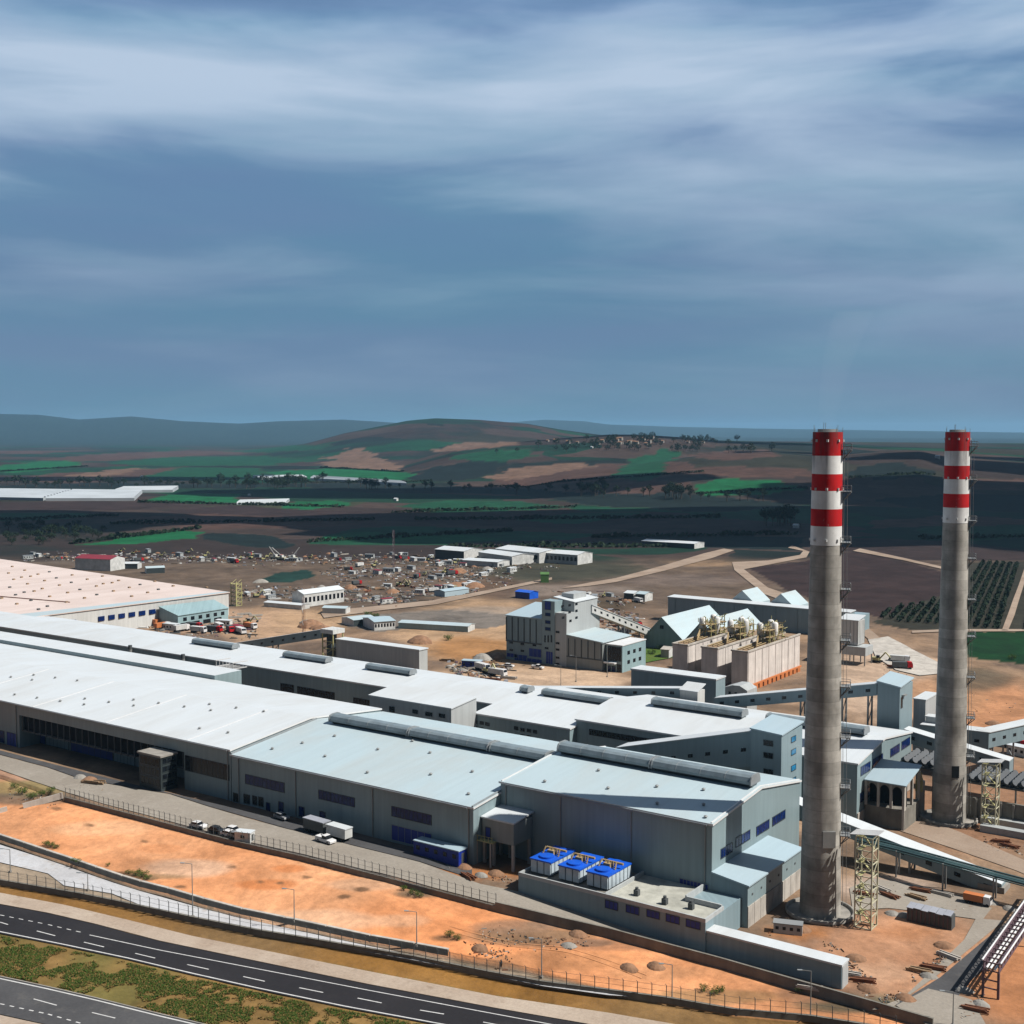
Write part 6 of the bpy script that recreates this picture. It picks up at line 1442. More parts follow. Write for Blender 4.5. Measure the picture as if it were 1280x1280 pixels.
# loose rubble and offcuts trodden into the site: nobody could count them
def debris(name, regions, n, s0, s1, lab, mats):
    mb = MB(); rr = random.Random(77)
    for k in range(n):
        a, b, j, wt = rr.choices(regions, [q[3] for q in regions])[0]; t = rr.random()
        px, py = lerp(a[0], b[0], t), lerp(a[1], b[1], t) + rr.gauss(0, j)
        u, v = P(px, py, 2); u, v = P(px, py, gz(u, v)); u, v = P(px, py, gz(u, v)); z = gz(u, v)
        if noise.noise(Vector((u / 14, v / 14, 2))) < -.12: continue
        w, d, h = rr.uniform(s0, s1), rr.uniform(s0, s1) * .7, rr.uniform(s0, s1) * .55; c, s_ = math.cos(rr.random() * 6.28), math.sin(rr.random() * 6.28); m = rr.randrange(len(mats))
        if rr.random() < .3: w *= 2.5; d *= .35
        q = [(u + x * c - y * s_, v + x * s_ + y * c) for x, y in ((-w, -d), (w, -d), (w * .9, d), (-w * .8, d * .9))]
        mb.add([(x, y, z - .3) for x, y in q] + [(lerp(u, x, .8), lerp(v, y, .8), z + h * rr.uniform(.6, 1.2)) for x, y in q], [(0, 1, 5, 4), (1, 2, 6, 5), (2, 3, 7, 6), (3, 0, 4, 7), (4, 5, 6, 7)], m)
    tag(mb.build(name, mats), lab, 'rubble', kind='stuff')
debris('rubble', [((30, 696), (300, 699), 3, 3), ((280, 698), (700, 705), 4, 5), ((400, 715), (640, 720), 7, 5), ((300, 742), (600, 738), 5, 4), ((440, 752), (520, 748), 3, 1), ((735, 775), (800, 785), 9, 3), ((170, 785), (320, 785), 8, 2), ((690, 745), (805, 752), 4, 1), ((560, 840), (640, 838), 6, 1)], 5200, .3, 1.3, 'loose rubble and offcuts over the building site', ['tarp_grey', 'dark_grey', 'bark', 'earth', 'concrete', 'timber', 'dark_grey', 'concrete', 'purple_steel', 'wall_concrete', 'bark', 'cabin_white'])
debris('rubble', [((1070, 1115), (1230, 1128), 5, 3), ((960, 1165), (1060, 1190), 5, 1), ((1060, 1205), (1090, 1240), 6, 2), ((1140, 1222), (1190, 1190), 5, 2), ((1100, 1250), (1130, 1245), 3, 1), ((1200, 1270), (1230, 1250), 5, 1), ((560, 1180), (640, 1195), 5, 2), ((600, 1165), (740, 1180), 7, 2), ((560, 1082), (640, 1100), 3, 2), ((1100, 830), (1140, 845), 5, 1), ((1180, 870), (1270, 880), 8, 1), ((60, 975), (130, 985), 4, 1), ((10, 995), (70, 1000), 5, 1), ((1230, 1050), (1280, 1070), 5, 1)], 1500, .06, .26, 'scattered stones and scrap on the bare ground near the road', ['dark_grey', 'rust', 'earth', 'pale_concrete', 'timber', 'concrete', 'earth', 'wall_dark'])
for k in range(26):
    a, b = random.choice((((420, 712), (640, 716)), ((300, 728), (560, 736)), ((735, 760), (800, 785)), ((440, 742), (600, 733)), ((380, 780), (420, 790)), ((520, 800), (640, 830))))
    t = random.random(); scatter(random.choice((heap_e, heap_e, heap_g)), lerp(a[0], b[0], t), lerp(a[1], b[1], t) + random.uniform(-4, 4), random.uniform(0, 6), random.uniform(1.2, 3.))
# larger temporary buildings, each with its own look
def shed(px0, py0, px1, py1, depth, h, wall, roof, lab, nwin=0, end='cabin_white', name='site_building'):
    a = G(px0, py0); b = G(px1, py1); A = Vector(a); B = Vector((b[0], b[1], a[2])); d = (B - A); L = d.length; d.normalize(); n = Vector((-d.y, d.x, 0))
    if latdep(n.x, n.y)[1] < 0: n = -n
    n *= depth; t = thing(name, A, lab, 'site building')
    def q(x, y, z): p = A + d * x + n * y; return (p.x, p.y, A.z + z)
    mb = MB().add([q(0, 0, -2), q(L, 0, -2), q(L, 1, -2), q(0, 1, -2), q(0, 0, h), q(L, 0, h), q(L, 1, h), q(0, 1, h), q(L, .5, h * 1.25), q(0, .5, h * 1.25)], [(0, 1, 5, 4), (2, 3, 7, 6), (1, 2, 6, 8, 5), (3, 0, 4, 9, 7)], 0); mb.m = [0, 0, 1, 1]
    mb.build('wall', [wall, end], t)
    mb = MB().slab([q(-.3, -.03, h + .15), q(L + .3, -.03, h + .15), q(L + .3, .5, h * 1.25 + .2), q(-.3, .5, h * 1.25 + .2)], .14).slab([q(-.3, .5, h * 1.25 + .2), q(L + .3, .5, h * 1.25 + .2), q(L + .3, 1.03, h + .15), q(-.3, 1.03, h + .15)], .14); mb.build('roof', roof, t)
    for k in range(nwin):
        x = L * (k + .5) / nwin; w = L / nwin * .28; e = -.08 / depth
        MB().add([q(x - w, e, h * .35), q(x + w, e, h * .35), q(x + w, e, h * .75), q(x - w, e, h * .75), q(x - w, .1 / depth, h * .35), q(x + w, .1 / depth, h * .35), q(x + w, .1 / depth, h * .75), q(x - w, .1 / depth, h * .75)], [(0, 1, 2, 3), (0, 4, 5, 1), (1, 5, 6, 2), (2, 6, 7, 3), (3, 7, 4, 0)]).build('window', 'window_dark', t)
    return t
shed(94, 712, 138, 714, 16, 8, 'cabin_white', 'roof_red', 'white site hall with twin dark red roofs behind the beige warehouse', 0)
shed(146, 711, 172, 711, 10, 3.5, 'wall_dark', 'roof_white', 'low white roofed shed right of the red roofed hall', 0)
shed(183, 717, 206, 716, 9, 3.5, 'wall_dark', 'roof_pale', 'low grey blue roofed shed beyond the beige warehouse corner', 0)
shed(380, 759, 430, 752, 10, 7, 'cabin_white', 'roof_white', 'white two storey site block with a row of windows', 10)
shed(330, 758, 377, 762, 7, 2.2, 'cabin_white', 'roof_white', 'long low white tent beside the two storey site block', 0)
shed(403, 767, 432, 768, 7, 3, 'wall_pale', 'roof_pale', 'low pale roofed shed in front of the two storey site block', 0)
shed(442, 783, 470, 780, 12, 3, 'wall_dark', 'roof_pale', 'wide grey blue roofed shed at the edge of the gravel area', 0)
shed(468, 788, 494, 786, 16, 4, 'cabin_white', 'roof_blue', 'white walled shed with slate blue roof at the gravel area', 7)
shed(498, 785, 585, 790, 9, 2.6, 'wall_teal', 'roof_pale', 'long low pale roofed shed reaching to the gravel area end', 0)
shed(544, 698, 580, 701, 22, 7, 'wall_dark', 'roof_white', 'white roofed hall at the far left of the white tent group', 0)
shed(598, 700, 640, 706, 20, 6, 'wall_pale', 'roof_white', 'white tent hall in the middle of the far tent group', 0)
shed(620, 698, 674, 704, 26, 7.5, 'cabin_white', 'roof_white', 'largest white tent hall of the far group with dark openings', 6)
shed(578, 706, 622, 709, 16, 3.5, 'cabin_white', 'roof_white', 'low white tent in front of the far tent group', 0)
shed(682, 703, 722, 706, 20, 7, 'wall_pale', 'roof_white', 'white roofed hall standing alone right of the tent group', 8)
shed(802, 682, 868, 686, 18, 4, 'wall_dark', 'roof_white', 'long low white roofed barn below the dirt bank', 0, 'cabin_white', 'farm_barn')
shed(644, 747, 662, 749, 8, 3.5, 'blue_paint', 'bright_blue', 'bright blue tarpaulin tent on the brown bank', 0, 'bright_blue')
shed(676, 728, 686, 728, 5, 5, 'green_paint', 'green_paint', 'small green tank shed left of the dirt track', 0, 'green_paint')
shed(556, 746, 586, 742, 9, 3, 'roof_blue', 'roof_blue', 'blue grey stack of sheets beside the bending dirt track', 0, 'roof_blue')
shed(780, 750, 792, 751, 9, 4, 'wall_dark', 'roof_white', 'white roofed hut behind the batch house conveyor, left one', 0)
shed(795, 751, 806, 752, 9, 4, 'dark_grey', 'roof_pale', 'dark roofed hut behind the batch house conveyor, right one', 0)
shed(826, 822, 836, 823, 7, 3.5, 'pale_concrete', 'pale_concrete', 'small cream cabin on the lawn by the bunkers', 0)
ST2 = thing('stair_tower', (*P(292, 758, 4), 4), 'yellow scaffold stair tower at the warehouse corner', 'stair tower')
u, v = P(289, 757, 4)
for a in (0, 4):
    for b in (0, 4): MB().beam((u + a, v + b, 3), (u + a, v + b, 17), .4).build('post', 'yellow_steel', ST2)
mb = MB()
for k in range(6):
    z = 4 + k * 2.4
    for a in (0, 4): mb.beam((u + a, v, z), (u + a, v + 4, z), .25); mb.beam((u, v + a, z), (u + 4, v + a, z), .25); mb.beam((u + a, v, z), (u + a, v + 4, z + 2.4), .2)
    mb.box(u, u + 4, v, v + 4, z - .1, z)
mb.build('stair', 'yellow_steel', ST2)
def mast(px, py, top, lab, m='red_paint'):
    u, v, g = G(px, py); d = latdep(u, v)[1]; h = (py - top) * d / FL
    t = thing('lattice_mast', (u, v, g), lab, 'mast'); w = .9
    n = max(6, int(h / 3))
    for a in (0, 1):
        for b in (0, 1): MB().beam((u + a * w, v + b * w, g - .3), (u + a * w, v + b * w, g + h), .16).build('leg', m, t)
    mb = MB()
    for k in range(n):
        z0 = g + h * k / n; z1 = g + h * (k + 1) / n; s = k % 2
        mb.beam((u + s * w, v, z0), (u + (1 - s) * w, v, z1), .12); mb.beam((u, v + s * w, z0), (u, v + (1 - s) * w, z1), .12)
    mb.build('brace', 'cabin_white', t)
mast(491, 712, 662, 'tall thin lattice mast among the far containers', 'purple_steel'); mast(378, 792, 745, 'dark lattice mast beside the white site block', 'rust')
def crane(px, py, s, lab):
    u, v, g = G(px, py); t = thing('mobile_crane', (u, v, g), lab, 'crane', 'mobile cranes on the building site')
    MB().box(u - 4, u + 4, v - 1.2, v + 1.2, g + .8, g + 2.2)  .build('carrier', 'pale_steel', t); MB().box(u - 1, u + 1.5, v - 1.1, v + 1.1, g + 2.203, g + 3.8).build('cab', 'cabin_white', t)
    MB().beam((u, v, g + 3), (u + s * 6, v + s * 4, g + 9.5), .5).build('boom', 'cabin_white', t)
    for x in (-3, 0, 3): MB().tube((u + x, v - 1.3, g + .6), (u + x, v + 1.3, g + .6), .6, 10).build('wheel', 'rubber', t)
crane(352, 700, -1, 'mobile crane with boom leaning left on the far site edge'); crane(344, 699, -.6, 'mobile crane with steep boom beside the leaning one'); crane(366, 700, .7, 'mobile crane with boom leaning right on the far site edge')

# ------------------------------------------------------------------ greenhouses and far farms
def tunnel(pix, h, lab, name='greenhouse', cat='greenhouse', m='plastic'):
    pts = trace(pix, gz); zb = sum(gz(*p) for p in pts) / len(pts)
    t = thing(name, (*pts[0], zb), lab, cat, 'plastic greenhouses on the plain')
    mb = MB().ext([(u, v, zb - 3) for u, v in pts], (0, 0, h + 3)); mb.build('wall', m, t)
    mb = MB(); n = 10
    if len(pts) >= 4:
        a, b, c, d = [Vector((*pts[i], zb + h)) for i in range(4)]
        for k in range(n):
            p0 = a.lerp(d, k / n); p1 = b.lerp(c, k / n); q0 = a.lerp(d, (k + 1) / n); q1 = b.lerp(c, (k + 1) / n); up = Vector((0, 0, 2))
            mb.add([p0, p1, (p1 + q1) / 2 + up, (p0 + q0) / 2 + up, q0, q1], [(0, 1, 2, 3), (3, 2, 5, 4)])
        mb.build('roof', m, t)
tunnel([(-90, 613.5), (90, 615.5), (54, 626), (-140, 622)], 4, 'large pale plastic greenhouse at the left edge of the plain')
tunnel([(92, 615.5), (178, 616.5), (168, 626), (57, 626.2)], 4, 'pale plastic greenhouse in the middle of the row on the plain')
tunnel([(155, 612), (223, 611.3), (216, 615.4), (144, 615.8)], 4, 'farthest pale plastic greenhouse of the row, rightmost')
tunnel([(316, 597.5), (378, 596.5), (384, 599.5), (326, 600)], 4, 'thin pale plastic greenhouse before the tree belt, left one')
tunnel([(392, 597.5), (500, 604), (508, 606.5), (388, 600.2)], 4, 'thin pale plastic greenhouse running right from the farm')
tunnel([(300, 628), (362, 626.5), (358, 629.5), (296, 631)], 2, 'low plastic tunnel between the green and brown fields')
random.seed(3)
def farmhouse(px, py, lab, s=1., roofm='earth'):
    u, v, g = G(px, py); t = thing('farmhouse', (u, v, g), lab, 'house', 'houses on the plain and hill')
    w, d, h = 9 * s, 7 * s, 5 * s
    MB().ext([(u - w / 2, v - d / 2, g - 3), (u - w / 2, v + d / 2, g - 3), (u - w / 2, v + d / 2, g + h), (u - w / 2, v, g + h * 1.4), (u - w / 2, v - d / 2, g + h)], (w, 0, 0)).build('wall', 'concrete' if roofm == 'earth' and s < 1.2 else 'cabin_white', t)
    MB().slab([(u - w / 2 - .3, v - d / 2 - .4, g + h), (u + w / 2 + .3, v - d / 2 - .4, g + h), (u + w / 2 + .3, v, g + h * 1.4 + .3), (u - w / 2 - .3, v, g + h * 1.4 + .3)], .25).slab([(u - w / 2 - .3, v, g + h * 1.4 + .3), (u + w / 2 + .3, v, g + h * 1.4 + .3), (u + w / 2 + .3, v + d / 2 + .4, g + h), (u - w / 2 - .3, v + d / 2 + .4, g + h)], .25).build('roof', roofm, t)
for px, py, lab, s in ((178, 597, 'small white house on the plain above the greenhouses', 1.6), (380, 600, 'white farmhouse between the two thin greenhouses', 2.), (312, 620, 'white house at the edge of the bright green field', 1.2), (495, 626, 'white house beside the road line of trees', 1.6), (995, 660, 'white house on the dark field left of the nearer chimney', 1.6), (1172, 573, 'white hut on the ridge left of the farther chimney', 2.2), (740, 560, 'small pale house on the slope of the village hill', 1.6)): farmhouse(px, py, lab, s * .36, 'roof_white')
for i in range(26):
    px = random.gauss(800, 48); py = random.uniform(546, 556) + abs(px - 790) * .02
    farmhouse(px, py, 'tiny house of the hill village on the crest of the ridge', random.uniform(.7, 1.2), 'earth')
# ------------------------------------------------------------------ trees
def tree_proto(name, leaf, label, cat, group, h=9., w=5., nleaf=420, seed=1, ls=1.):
    rr = random.Random(seed); t = thing(name, (0, 0, 0), label, cat, group)
    mb = MB(); mb.tube((0, 0, -.5), (.1, .05, h * .45), w * .06, 7, 0, w * .035)
    lobes = []
    for k in range(6):
        an = k * 1.05 + rr.random(); L = w * rr.uniform(.25, .42); z = h * rr.uniform(.5, .86)
        e = (L * math.cos(an), L * math.sin(an), z); mb.tube((.1, .05, h * rr.uniform(.28, .44)), e, w * .025, 5, 0, w * .01); lobes.append((e, w * rr.uniform(.18, .32)))
    lobes.append(((0, 0, h * .9), w * .26))
    mb.build('trunk', 'bark', t)
    cr = MB()
    for _ in range(nleaf):
        (cx, cy, cz), r = rr.choice(lobes)
        d = Vector((rr.gauss(0, 1), rr.gauss(0, 1), rr.gauss(0, 1))).normalized() * r * rr.uniform(.5, 1.12)
        p = Vector((cx, cy, cz)) + d; s = w * rr.uniform(.03, .065) * ls
        a = Vector((rr.gauss(0, 1), rr.gauss(0, 1), rr.gauss(0, 1))).normalized(); b = a.cross(d).normalized() * s; a = a * s
        cr.add([p - a, p + b, p + a, p - b], [(0, 1, 2, 3)])
    cr.build('crown', leaf, t)
    return t
treeA = tree_proto('tree', 'leaf_dark', 'dark broad tree in the belt beyond the greenhouses', 'tree', 'trees in the belt on the plain', 10, 8, 420, 2)
treeB = tree_proto('tree', 'leaf_dark', 'dark tree standing along the field road in the distance', 'tree', 'trees along the field road', 10, 7, 380, 5)
treeC = tree_proto('tree', 'leaf_dark', 'dark tree on the slopes round the hill village', 'tree', 'trees round the hill village', 9, 8, 320, 9)
treeD = tree_proto('bush', 'leaf_dark', 'grey green bush in the thicket at the left field corner', 'bush', 'bushes in the left thicket', 5, 6, 300, 12)
bushE = tree_proto('bush', 'leaf_green', 'low green bush growing on rough ground by the plant', 'bush', 'bushes on rough ground', 1.1, 2.6, 620, 15, .6)
random.seed(17)
for k in range(42): scatter(treeA, lerp(-40, 330, k / 41) + random.uniform(-5, 5), 607 + random.uniform(-1.8, 2.2) + k * .06, random.uniform(0, 6), random.uniform(.9, 1.9))
for k in range(34): scatter(treeA, random.gauss(345, 30), random.uniform(602, 611), random.uniform(0, 6), random.uniform(1., 2.1))
for k in range(40): scatter(treeB, lerp(440, 960, k / 39) + random.uniform(-8, 8), 610 + k * .42 + random.uniform(-2, 2), random.uniform(0, 6), random.uniform(.8, 1.7))
for px, py, n in ((468, 611, 8), (848, 622, 10), (740, 618, 14), (975, 655, 14)):
    for _ in range(n): scatter(treeB, random.gauss(px, 9), random.gauss(py, 2), random.uniform(0, 6), random.uniform(1.2, 2.1))
for k in range(90): px = random.gauss(800, 70); scatter(treeC, px, random.uniform(548, 564) + abs(px - 790) * .02, random.uniform(0, 6), random.uniform(1., 2.2))
for k in range(46): scatter(treeD, random.gauss(60, 30), random.gauss(670, 7), random.uniform(0, 6), random.uniform(.8, 1.8))
for px, py, s in ((58, 1056, 1.1), (64, 1058, 1.2), (70, 1060, .9), (170, 1094, 1.4), (178, 1096, 1.6), (184, 1099, 1.1), (160, 1092, .9), (92, 1078, .8), (98, 1080, 1.), (135, 1082, .7), (1000, 1239, 1.2), (1180, 1140, .8), (900, 1240, 1.3), (880, 1238, 1.2), (892, 1243, 1.), (505, 1112, 1.), (516, 1118, 1.2), (524, 1121, 1.1), (562, 1170, 1.2), (572, 1174, 1.), (40, 998, 1.2), (52, 994, 1.), (28, 992, 1.3), (64, 990, 1.), (18, 985, 1.), (1265, 824, 1.5), (800, 815, 1.6), (815, 818, 1.6), (826, 812, 1.5), (470, 772, 1.8), (452, 775, 1.8), (440, 778, 1.8), (460, 770, 1.8), (560, 800, 1.8)): scatter(bushE, px, py, random.uniform(0, 6), s * (.62 if py > 1040 else .9))
def hedgerow(a, b, lab, h=3.):
    p = Vector(G(*a)[:2]); q = Vector(G(*b)[:2]); L = (q - p).length; n = int(L / 1.5); mb = MB(); rr = random.Random(int(L))
    for k in range(n):
        c = p.lerp(q, k / n); z = gz(c.x, c.y); w = 1 + .7 * noise.noise(Vector((c.x / 30, c.y / 30, 4)))
        if w < .62: w = .5
        for j in range(3):
            x = Vector((c.x + rr.gauss(0, 1.), c.y + rr.gauss(0, 1.), z + rr.uniform(.2, h * w))); s_ = rr.uniform(.9, 2.) * w
            u1 = Vector((rr.gauss(0, 1), rr.gauss(0, 1), rr.gauss(0, 1))).normalized() * s_; u2 = u1.orthogonal().normalized() * s_
            mb.add([x - u1, x + u2, x + u1, x - u2], [(0, 1, 2, 3)])
    tag(mb.build('hedgerow', 'leaf_dark'), lab, 'hedgerow', 'hedgerows between the fields')
for k, (a, b) in enumerate((((90, 680), (250, 661)), ((385, 678), (640, 664)), ((-20, 651), (150, 645)), ((140, 655), (470, 650)), ((172, 628), (430, 634)), ((490, 641), (720, 634)), ((520, 650), (900, 647)), ((740, 672), (1000, 668)), ((560, 684), (880, 684)), ((330, 603), (540, 601)), ((-20, 591), (110, 583)), ((1150, 674), (1290, 671)), ((870, 618), (1010, 611)), ((610, 608), (880, 590)), ((1060, 598), (1170, 594)), ((400, 585), (505, 589)))):
    hedgerow(a, b, 'dark uneven hedgerow dividing two fields of the plain')
# orchard: one object per planted row
random.seed(8)
a0 = G(1142, 786); 
rowsdir = Vector(G(1279, 705)[:2]) - Vector(G(1256, 788)[:2]); L = rowsdir.length; rowsdir.normalize()
nrm = Vector((rowsdir.y, -rowsdir.x))
base = Vector(G(1252, 788)[:2])
def orow(p, q, lab):
    mb = MB(); d = q - p; n = max(2, int(d.length / 2.6)); 
    for k in range(n):
        c = p.lerp(q, (k + random.uniform(.4, .6)) / n); z = gz(c.x, c.y)
        h = random.uniform(1.6, 2.6); r = random.uniform(1.2, 1.8)
        for j in range(13):
            dd = Vector((random.gauss(0, 1), random.gauss(0, 1), random.gauss(0, 1))).normalized(); pp = Vector((c.x, c.y, z + h * .6)) + Vector((dd.x * r, dd.y * r, dd.z * h * .5)) * random.uniform(.6, 1.05)
            s = random.uniform(.4, .8); a = Vector((random.gauss(0, 1), random.gauss(0, 1), random.gauss(0, 1))).normalized(); b = a.cross(dd).normalized() * s; a *= s
            mb.add([pp - a, pp + b, pp + a, pp - b], [(0, 1, 2, 3)])
    tag(mb.build('orchard_row', 'orchard_leaf'), lab, 'orchard row', 'rows of the orchard beyond the farther chimney')
for k in range(-42, 16):
    if k in (0, 1): continue
    off = nrm * (k * 4.6 + 2)
    p = base + off; q = p + rowsdir * L
    # keep the row inside the planted block
    n = 40; keep = []
    for j in range(n + 1):
        c = p.lerp(q, j / n); px, py = proj(c.x, c.y, gz(c.x, c.y))
        ok = (py > 701 and py < 790 and px > 1100 and (px > 1135 or py > 757) and not (px < 1235 and py < 764 - (px - 1100) * .2 and px < 1215) and py < 775 + (px - 1100) * .11)
        if ok: keep.append(j / n)
    runs = []
    for f in keep:
        if runs and f - runs[-1][-1] < .04: runs[-1].append(f)
        else: runs.append([f])
    keep = max(runs, key=len) if runs else []
    if len(keep) > 2: orow(p.lerp(q, keep[0]), p.lerp(q, keep[-1]), 'dark green orchard row ' + ('right of the pale orchard track' if k > 0 else 'left of the pale orchard track'))
# ------------------------------------------------------------------ grass on the median and verges
random.seed(4)
def tuft_cloud(name, m, region, n, h):
    mb = MB(); k = 0; tries = 0
    poly = trace(region, zh); x0, x1 = min(p[0] for p in poly), max(p[0] for p in poly); y0, y1 = min(p[1] for p in poly), max(p[1] for p in poly)
    while k < n and tries < n * 12:
        tries += 1; x = random.uniform(x0, x1); y = random.uniform(y0, y1)
        if not inside((x, y), poly): continue
        if noise.noise(Vector((x / 7, y / 7, 4))) + .5 * noise.noise(Vector((x / 2, y / 2, 4))) < (-.08 if m == 'leaf_green' else -.2): continue
        k += 1; hh = h * random.uniform(.5, 1.3)
        for _ in range(4):
            an = random.uniform(0, 6.28); l = random.uniform(.1, .35); w = random.uniform(.05, .13); c, s = math.cos(an), math.sin(an)
            mb.add([(x - s * w, y + c * w, HWY - .1), (x + s * w, y - c * w, HWY - .1), (x + c * l, y + s * l, HWY + hh)], [(0, 1, 2)])
    o = mb.build(name, m); tag(o, 'green grass tufts on the median between the two carriageways' if m == 'leaf_green' else 'dry straw coloured grass on the median between the carriageways', 'grass', kind='stuff')
MED = [(px, py + 3) for px, py in HWBOT] + [(px, py - 3) for px, py in HW2[::-1]]
tuft_cloud('grass', 'leaf_green', MED, 20000, .2); tuft_cloud('dry_grass', 'dry_grass', MED, 11000, .2)

# ------------------------------------------------------------------ smoke, haze
u, v = P(1025, 1140, 0)
m, nt, b = nodemat('smoke'); nt.nodes.remove(b); pv = N(nt, 'ShaderNodeVolumePrincipled'); pv.inputs['Color'].default_value = (.9, .9, .92, 1); pv.inputs['Density'].default_value = .004
nt.links.new(pv.outputs[0], nt.nodes['Material Output'].inputs['Volume']); MATS['smoke'] = m
mb = MB(); pr = []
for k in range(10):
    z = 100.8 + k * 2.6; c = (u + k * k * .06, v + k * .12); r = 1.7 + k * .28
    pr.append([(c[0] + r * math.cos(a * .5236), c[1] + r * math.sin(a * .5236), z) for a in range(12)])
mb.add([p for ring in pr for p in ring], [(k * 12 + i, k * 12 + (i + 1) % 12, (k + 1) * 12 + (i + 1) % 12, (k + 1) * 12 + i) for k in range(9) for i in range(12)] + [tuple(range(12))[::-1], tuple(range(108, 120))])
tag(mb.build('smoke', 'smoke'), 'faint pale smoke rising from the nearer chimney', 'smoke', kind='stuff')
m, nt, b = nodemat('haze'); nt.nodes.remove(b); pv = N(nt, 'ShaderNodeVolumePrincipled'); pv.inputs['Color'].default_value = (.31, .60, .88, 1); pv.inputs['Density'].default_value = 0.000034; pv.inputs['Anisotropy'].default_value = .2
nt.links.new(pv.outputs[0], nt.nodes['Material Output'].inputs['Volume']); MATS['haze'] = m
HZ = MB().add([(x, y, z) for z in (-6, 290) for x, y in (unlat(-23000, -400), unlat(23000, -400), unlat(23000, 26500), unlat(-23000, 26500))], [(0, 1, 2, 3), (4, 5, 6, 7), (0, 1, 5, 4), (1, 2, 6, 5), (2, 3, 7, 6), (3, 0, 4, 7)])
tag(HZ.build('haze', 'haze'), 'thin blue haze lying over the plain', 'haze', kind='stuff')

# ------------------------------------------------------------------ unseen storm clouds, added above the view: they keep the sun off the fields
m, nt, b = nodemat('cloud'); b.inputs['Base Color'].default_value = (.55, .57, .6, 1); b.inputs['Roughness'].default_value = 1; b.inputs['Specular IOR Level'].default_value = 0; MATS['cloud'] = m
def cloud(l, d, rl, rd, h):
    """a cloud whose shadow falls on the ground at (l, d)"""
    u, v = unlat(l, d); k = h / math.tan(R(51)); sx, sy = Vector((.94, .34)).normalized(); u += sx * k; v += sy * k
    bm = bmesh.new(); bmesh.ops.create_icosphere(bm, subdivisions=4, radius=1.)
    ax = Vector((RT[0], RT[1], 0)); ay = Vector((FH[0], FH[1], 0)); seed = l * .01 + d
    for q in bm.verts:
        n = 1 + .30 * noise.noise(q.co * 1.7 + Vector((seed, 0, 0))) + .16 * noise.noise(q.co * 4 + Vector((seed, 3, 0)))
        p = q.co * n; w = ax * p.x * rl + ay * p.y * rd; q.co = Vector((u + w.x, v + w.y, h + p.z * 110))
    me = bpy.data.meshes.new('cloud'); bm.to_mesh(me); bm.free(); me.materials.append(MATS['cloud'])
    me.polygons.foreach_set('use_smooth', [True] * len(me.polygons))
    o = bpy.data.objects.new('cloud', me); COL.objects.link(o); tag(o, kind='structure')
for a in ((-640, 1340, 330, 170, 900), (240, 1290, 520, 250, 900), (780, 1130, 420, 330, 900), (-120, 1950, 380, 170, 1100), (720, 1720, 400, 190, 1050), (1350, 1620, 420, 170, 1050), (560, 1480, 260, 100, 1000), (1000, 2150, 420, 130, 1250), (950, 2750, 520, 200, 1500), (1900, 2900, 560, 260, 1700), (420, 3300, 420, 170, 1800), (1500, 3700, 800, 300, 1900), (-900, 2550, 380, 120, 1400)): cloud(*a)

# ------------------------------------------------------------------ sky, sun, camera
SUN = Vector((.94, .34, 0)).normalized(); EL = R(51)
S = Vector((SUN.x * math.cos(EL), SUN.y * math.cos(EL), math.sin(EL)))
w = bpy.data.worlds.new('World'); scene.world = w; w.use_nodes = True; nt = w.node_tree; bg = nt.nodes['Background']
sk = N(nt, 'ShaderNodeTexSky', sky_type='NISHITA'); sk.sun_disc = False; sk.sun_elevation = EL; sk.sun_rotation = math.atan2(S.x, S.y); sk.altitude = 100; sk.dust_density = 2.
tc = N(nt, 'ShaderNodeTexCoord'); vr = N(nt, 'ShaderNodeVectorRotate', rotation_type='Z_AXIS'); vr.inputs['Angle'].default_value = -math.atan2(RT[1], RT[0])
nt.links.new(tc.outputs['Generated'], vr.inputs['Vector'])   # x to the right of the view, y ahead
sp = N(nt, 'ShaderNodeSeparateXYZ'); nt.links.new(vr.outputs[0], sp.inputs[0])
def M(op, a, b=None):
    n = N(nt, 'ShaderNodeMath', operation=op)
    for i, q in enumerate((a, b)):
        if q is None: continue
        if hasattr(q, 'links'): nt.links.new(q, n.inputs[i])
        else: n.inputs[i].default_value = q
    return n.outputs[0]
az = M('DIVIDE', sp.outputs[0], M('MAXIMUM', M('ABSOLUTE', sp.outputs[1]), .25)); el = M('MAXIMUM', sp.outputs[2], 0.)
cb = N(nt, 'ShaderNodeCombineXYZ'); nt.links.new(az, cb.inputs[0]); nt.links.new(M('MULTIPLY', el, 4.2), cb.inputs[1]); nt.links.new(M('MULTIPLY', sp.outputs[1], .4), cb.inputs[2])
def wn(scale, detail, rough, dist, off=0, st=(1, 1, 1)):
    mp = N(nt, 'ShaderNodeMapping'); mp.inputs['Location'].default_value = (off, off * .7, 0); mp.inputs['Scale'].default_value = st; nt.links.new(cb.outputs[0], mp.inputs[0])
    return nz(nt, mp.outputs[0], scale, detail, rough, dist)
big = wn(1.7, 2, .45, .5, 3.1, (1, 1.1, 1)); med = wn(2.6, 5, .52, .5, 7.7, (1, 1.35, 1)); fine = wn(6, 5, .55, .4, 1.3, (.8, 1.5, 1))
hf = ramp(nt, el, [(0, g3(.12)), (.10, g3(.35)), (.17, g3(.6)), (.26, g3(1))])    # clouds thin out towards the horizon
base = ramp(nt, el, [(0., (.140, .255, .36)), (.05, (.142, .255, .38)), (.12, (.127, .245, .38)), (.2, (.15, .275, .43)), (.33, (.21, .37, .57)), (.6, (.12, .18, .27)), (1., (.09, .13, .2))])
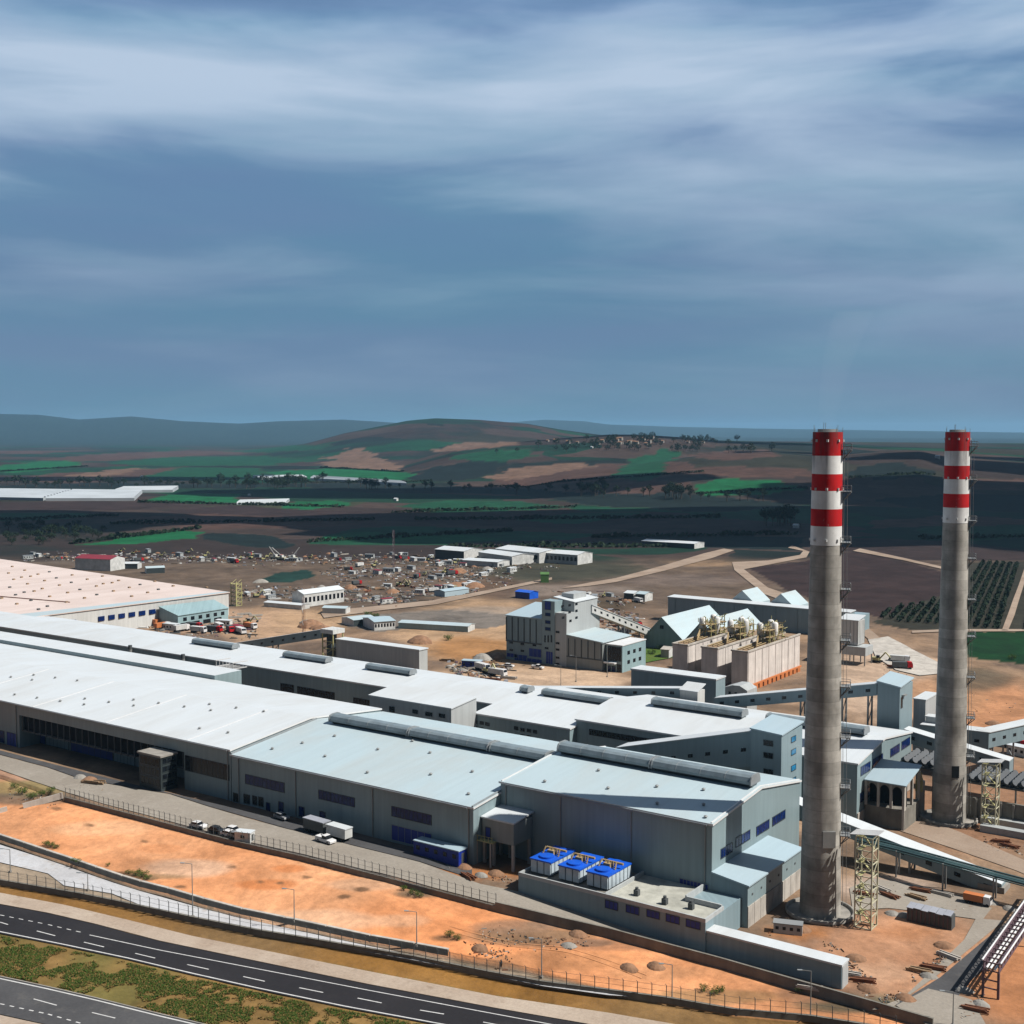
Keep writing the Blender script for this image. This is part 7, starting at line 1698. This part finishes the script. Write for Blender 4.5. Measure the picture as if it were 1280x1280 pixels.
def bump(c0, slope, quad, wd, amp, a0=None, aw=1):
    """a broad cloud bank lying along a curve in the sky"""
    ap = M('MAXIMUM', az, 0.); c = M('SUBTRACT', M('ADD', c0, M('MULTIPLY', az, slope)), M('MULTIPLY', M('MULTIPLY', ap, ap), quad))
    d = M('DIVIDE', M('SUBTRACT', el, c), wd); e = M('MULTIPLY', d, d)
    if a0 is not None: f = M('DIVIDE', M('SUBTRACT', az, a0), aw); e = M('ADD', e, M('MULTIPLY', f, f))
    return M('MULTIPLY', M('POWER', 2.718, M('MULTIPLY', e, -1.)), M('MULTIPLY', amp, M('GREATER_THAN', sp.outputs[1], 0.)))
cm = M('ADD', M('MULTIPLY', big, .42), M('ADD', M('MULTIPLY', med, .52), M('MULTIPLY', fine, .16)))
cm = M('SUBTRACT', cm, .065)
cm = M('ADD', cm, M('ADD', bump(.252, 0., .6, .05, .115), M('ADD', bump(.165, 0, 0, .035, -.09, -.25, .2), M('ADD', bump(.285, 0, 0, .03, -.07, .27, .1), bump(.325, 0, 0, .03, -.10, -.02, .3)))))
lit = ramp(nt, cm, [(.42, g3(0)), (.52, g3(.42)), (.64, g3(1))])
drk = ramp(nt, cm, [(.36, g3(.85)), (.5, g3(0))])
hue = ramp(nt, wn(3.2, 3, .5, .4, 12.3, (.7, 1.4, 1)), [(.38, (.93, 1.03, 1.0)), (.62, (1.09, .985, 1.02))])
base = mix(nt, 1., base, hue, 'MULTIPLY')
c = mix(nt, M('MULTIPLY', lit, hf), base, (.47, .585, .74)); c = mix(nt, M('MULTIPLY', drk, hf), c, (.115, .215, .385))
bk = ramp(nt, M('ADD', M('MULTIPLY', sp.outputs[1], .5), .5), [(.28, g3(.25)), (.62, g3(1))]); c = mix(nt, 1., c, bk, 'MULTIPLY')
up = ramp(nt, el, [(.35, g3(0)), (.75, g3(.18))])
sc_ = N(nt, 'ShaderNodeMix'); sc_.data_type = 'RGBA'; sc_.blend_type = 'MULTIPLY'; sc_.inputs[0].default_value = 1; nt.links.new(c, sc_.inputs[6]); sc_.inputs[7].default_value = (6.6, 6.6, 6.6, 1)
nt.links.new(mix(nt, up, sc_.outputs[2], sk.outputs[0]), bg.inputs['Color']); bg.inputs['Strength'].default_value = .1
sl = bpy.data.lights.new('sun', 'SUN'); sl.energy = 5.0; sl.angle = R(.5); sl.color = (1, .95, .87)
so = bpy.data.objects.new('sun', sl); COL.objects.link(so); so.rotation_euler = S.to_track_quat('Z', 'Y').to_euler(); so.location = S * 500
cam = bpy.data.cameras.new('camera'); cam.sensor_width = 36; cam.lens = FL / 1280 * 36; cam.clip_start = 1; cam.clip_end = 120000
co = bpy.data.objects.new('camera', cam); COL.objects.link(co); co.location = (0, 0, 100)
fwd = Vector((FH[0] * math.cos(PIT), FH[1] * math.cos(PIT), -math.sin(PIT))); co.rotation_euler = fwd.to_track_quat('-Z', 'Y').to_euler()
scene.camera = co
vs = scene.view_settings; vs.view_transform = 'Standard'; vs.look = 'None'; vs.exposure = .6; vs.gamma = 1
scene.cycles.use_denoising = True; scene.cycles.volume_bounces = 1; scene.cycles.max_bounces = 6
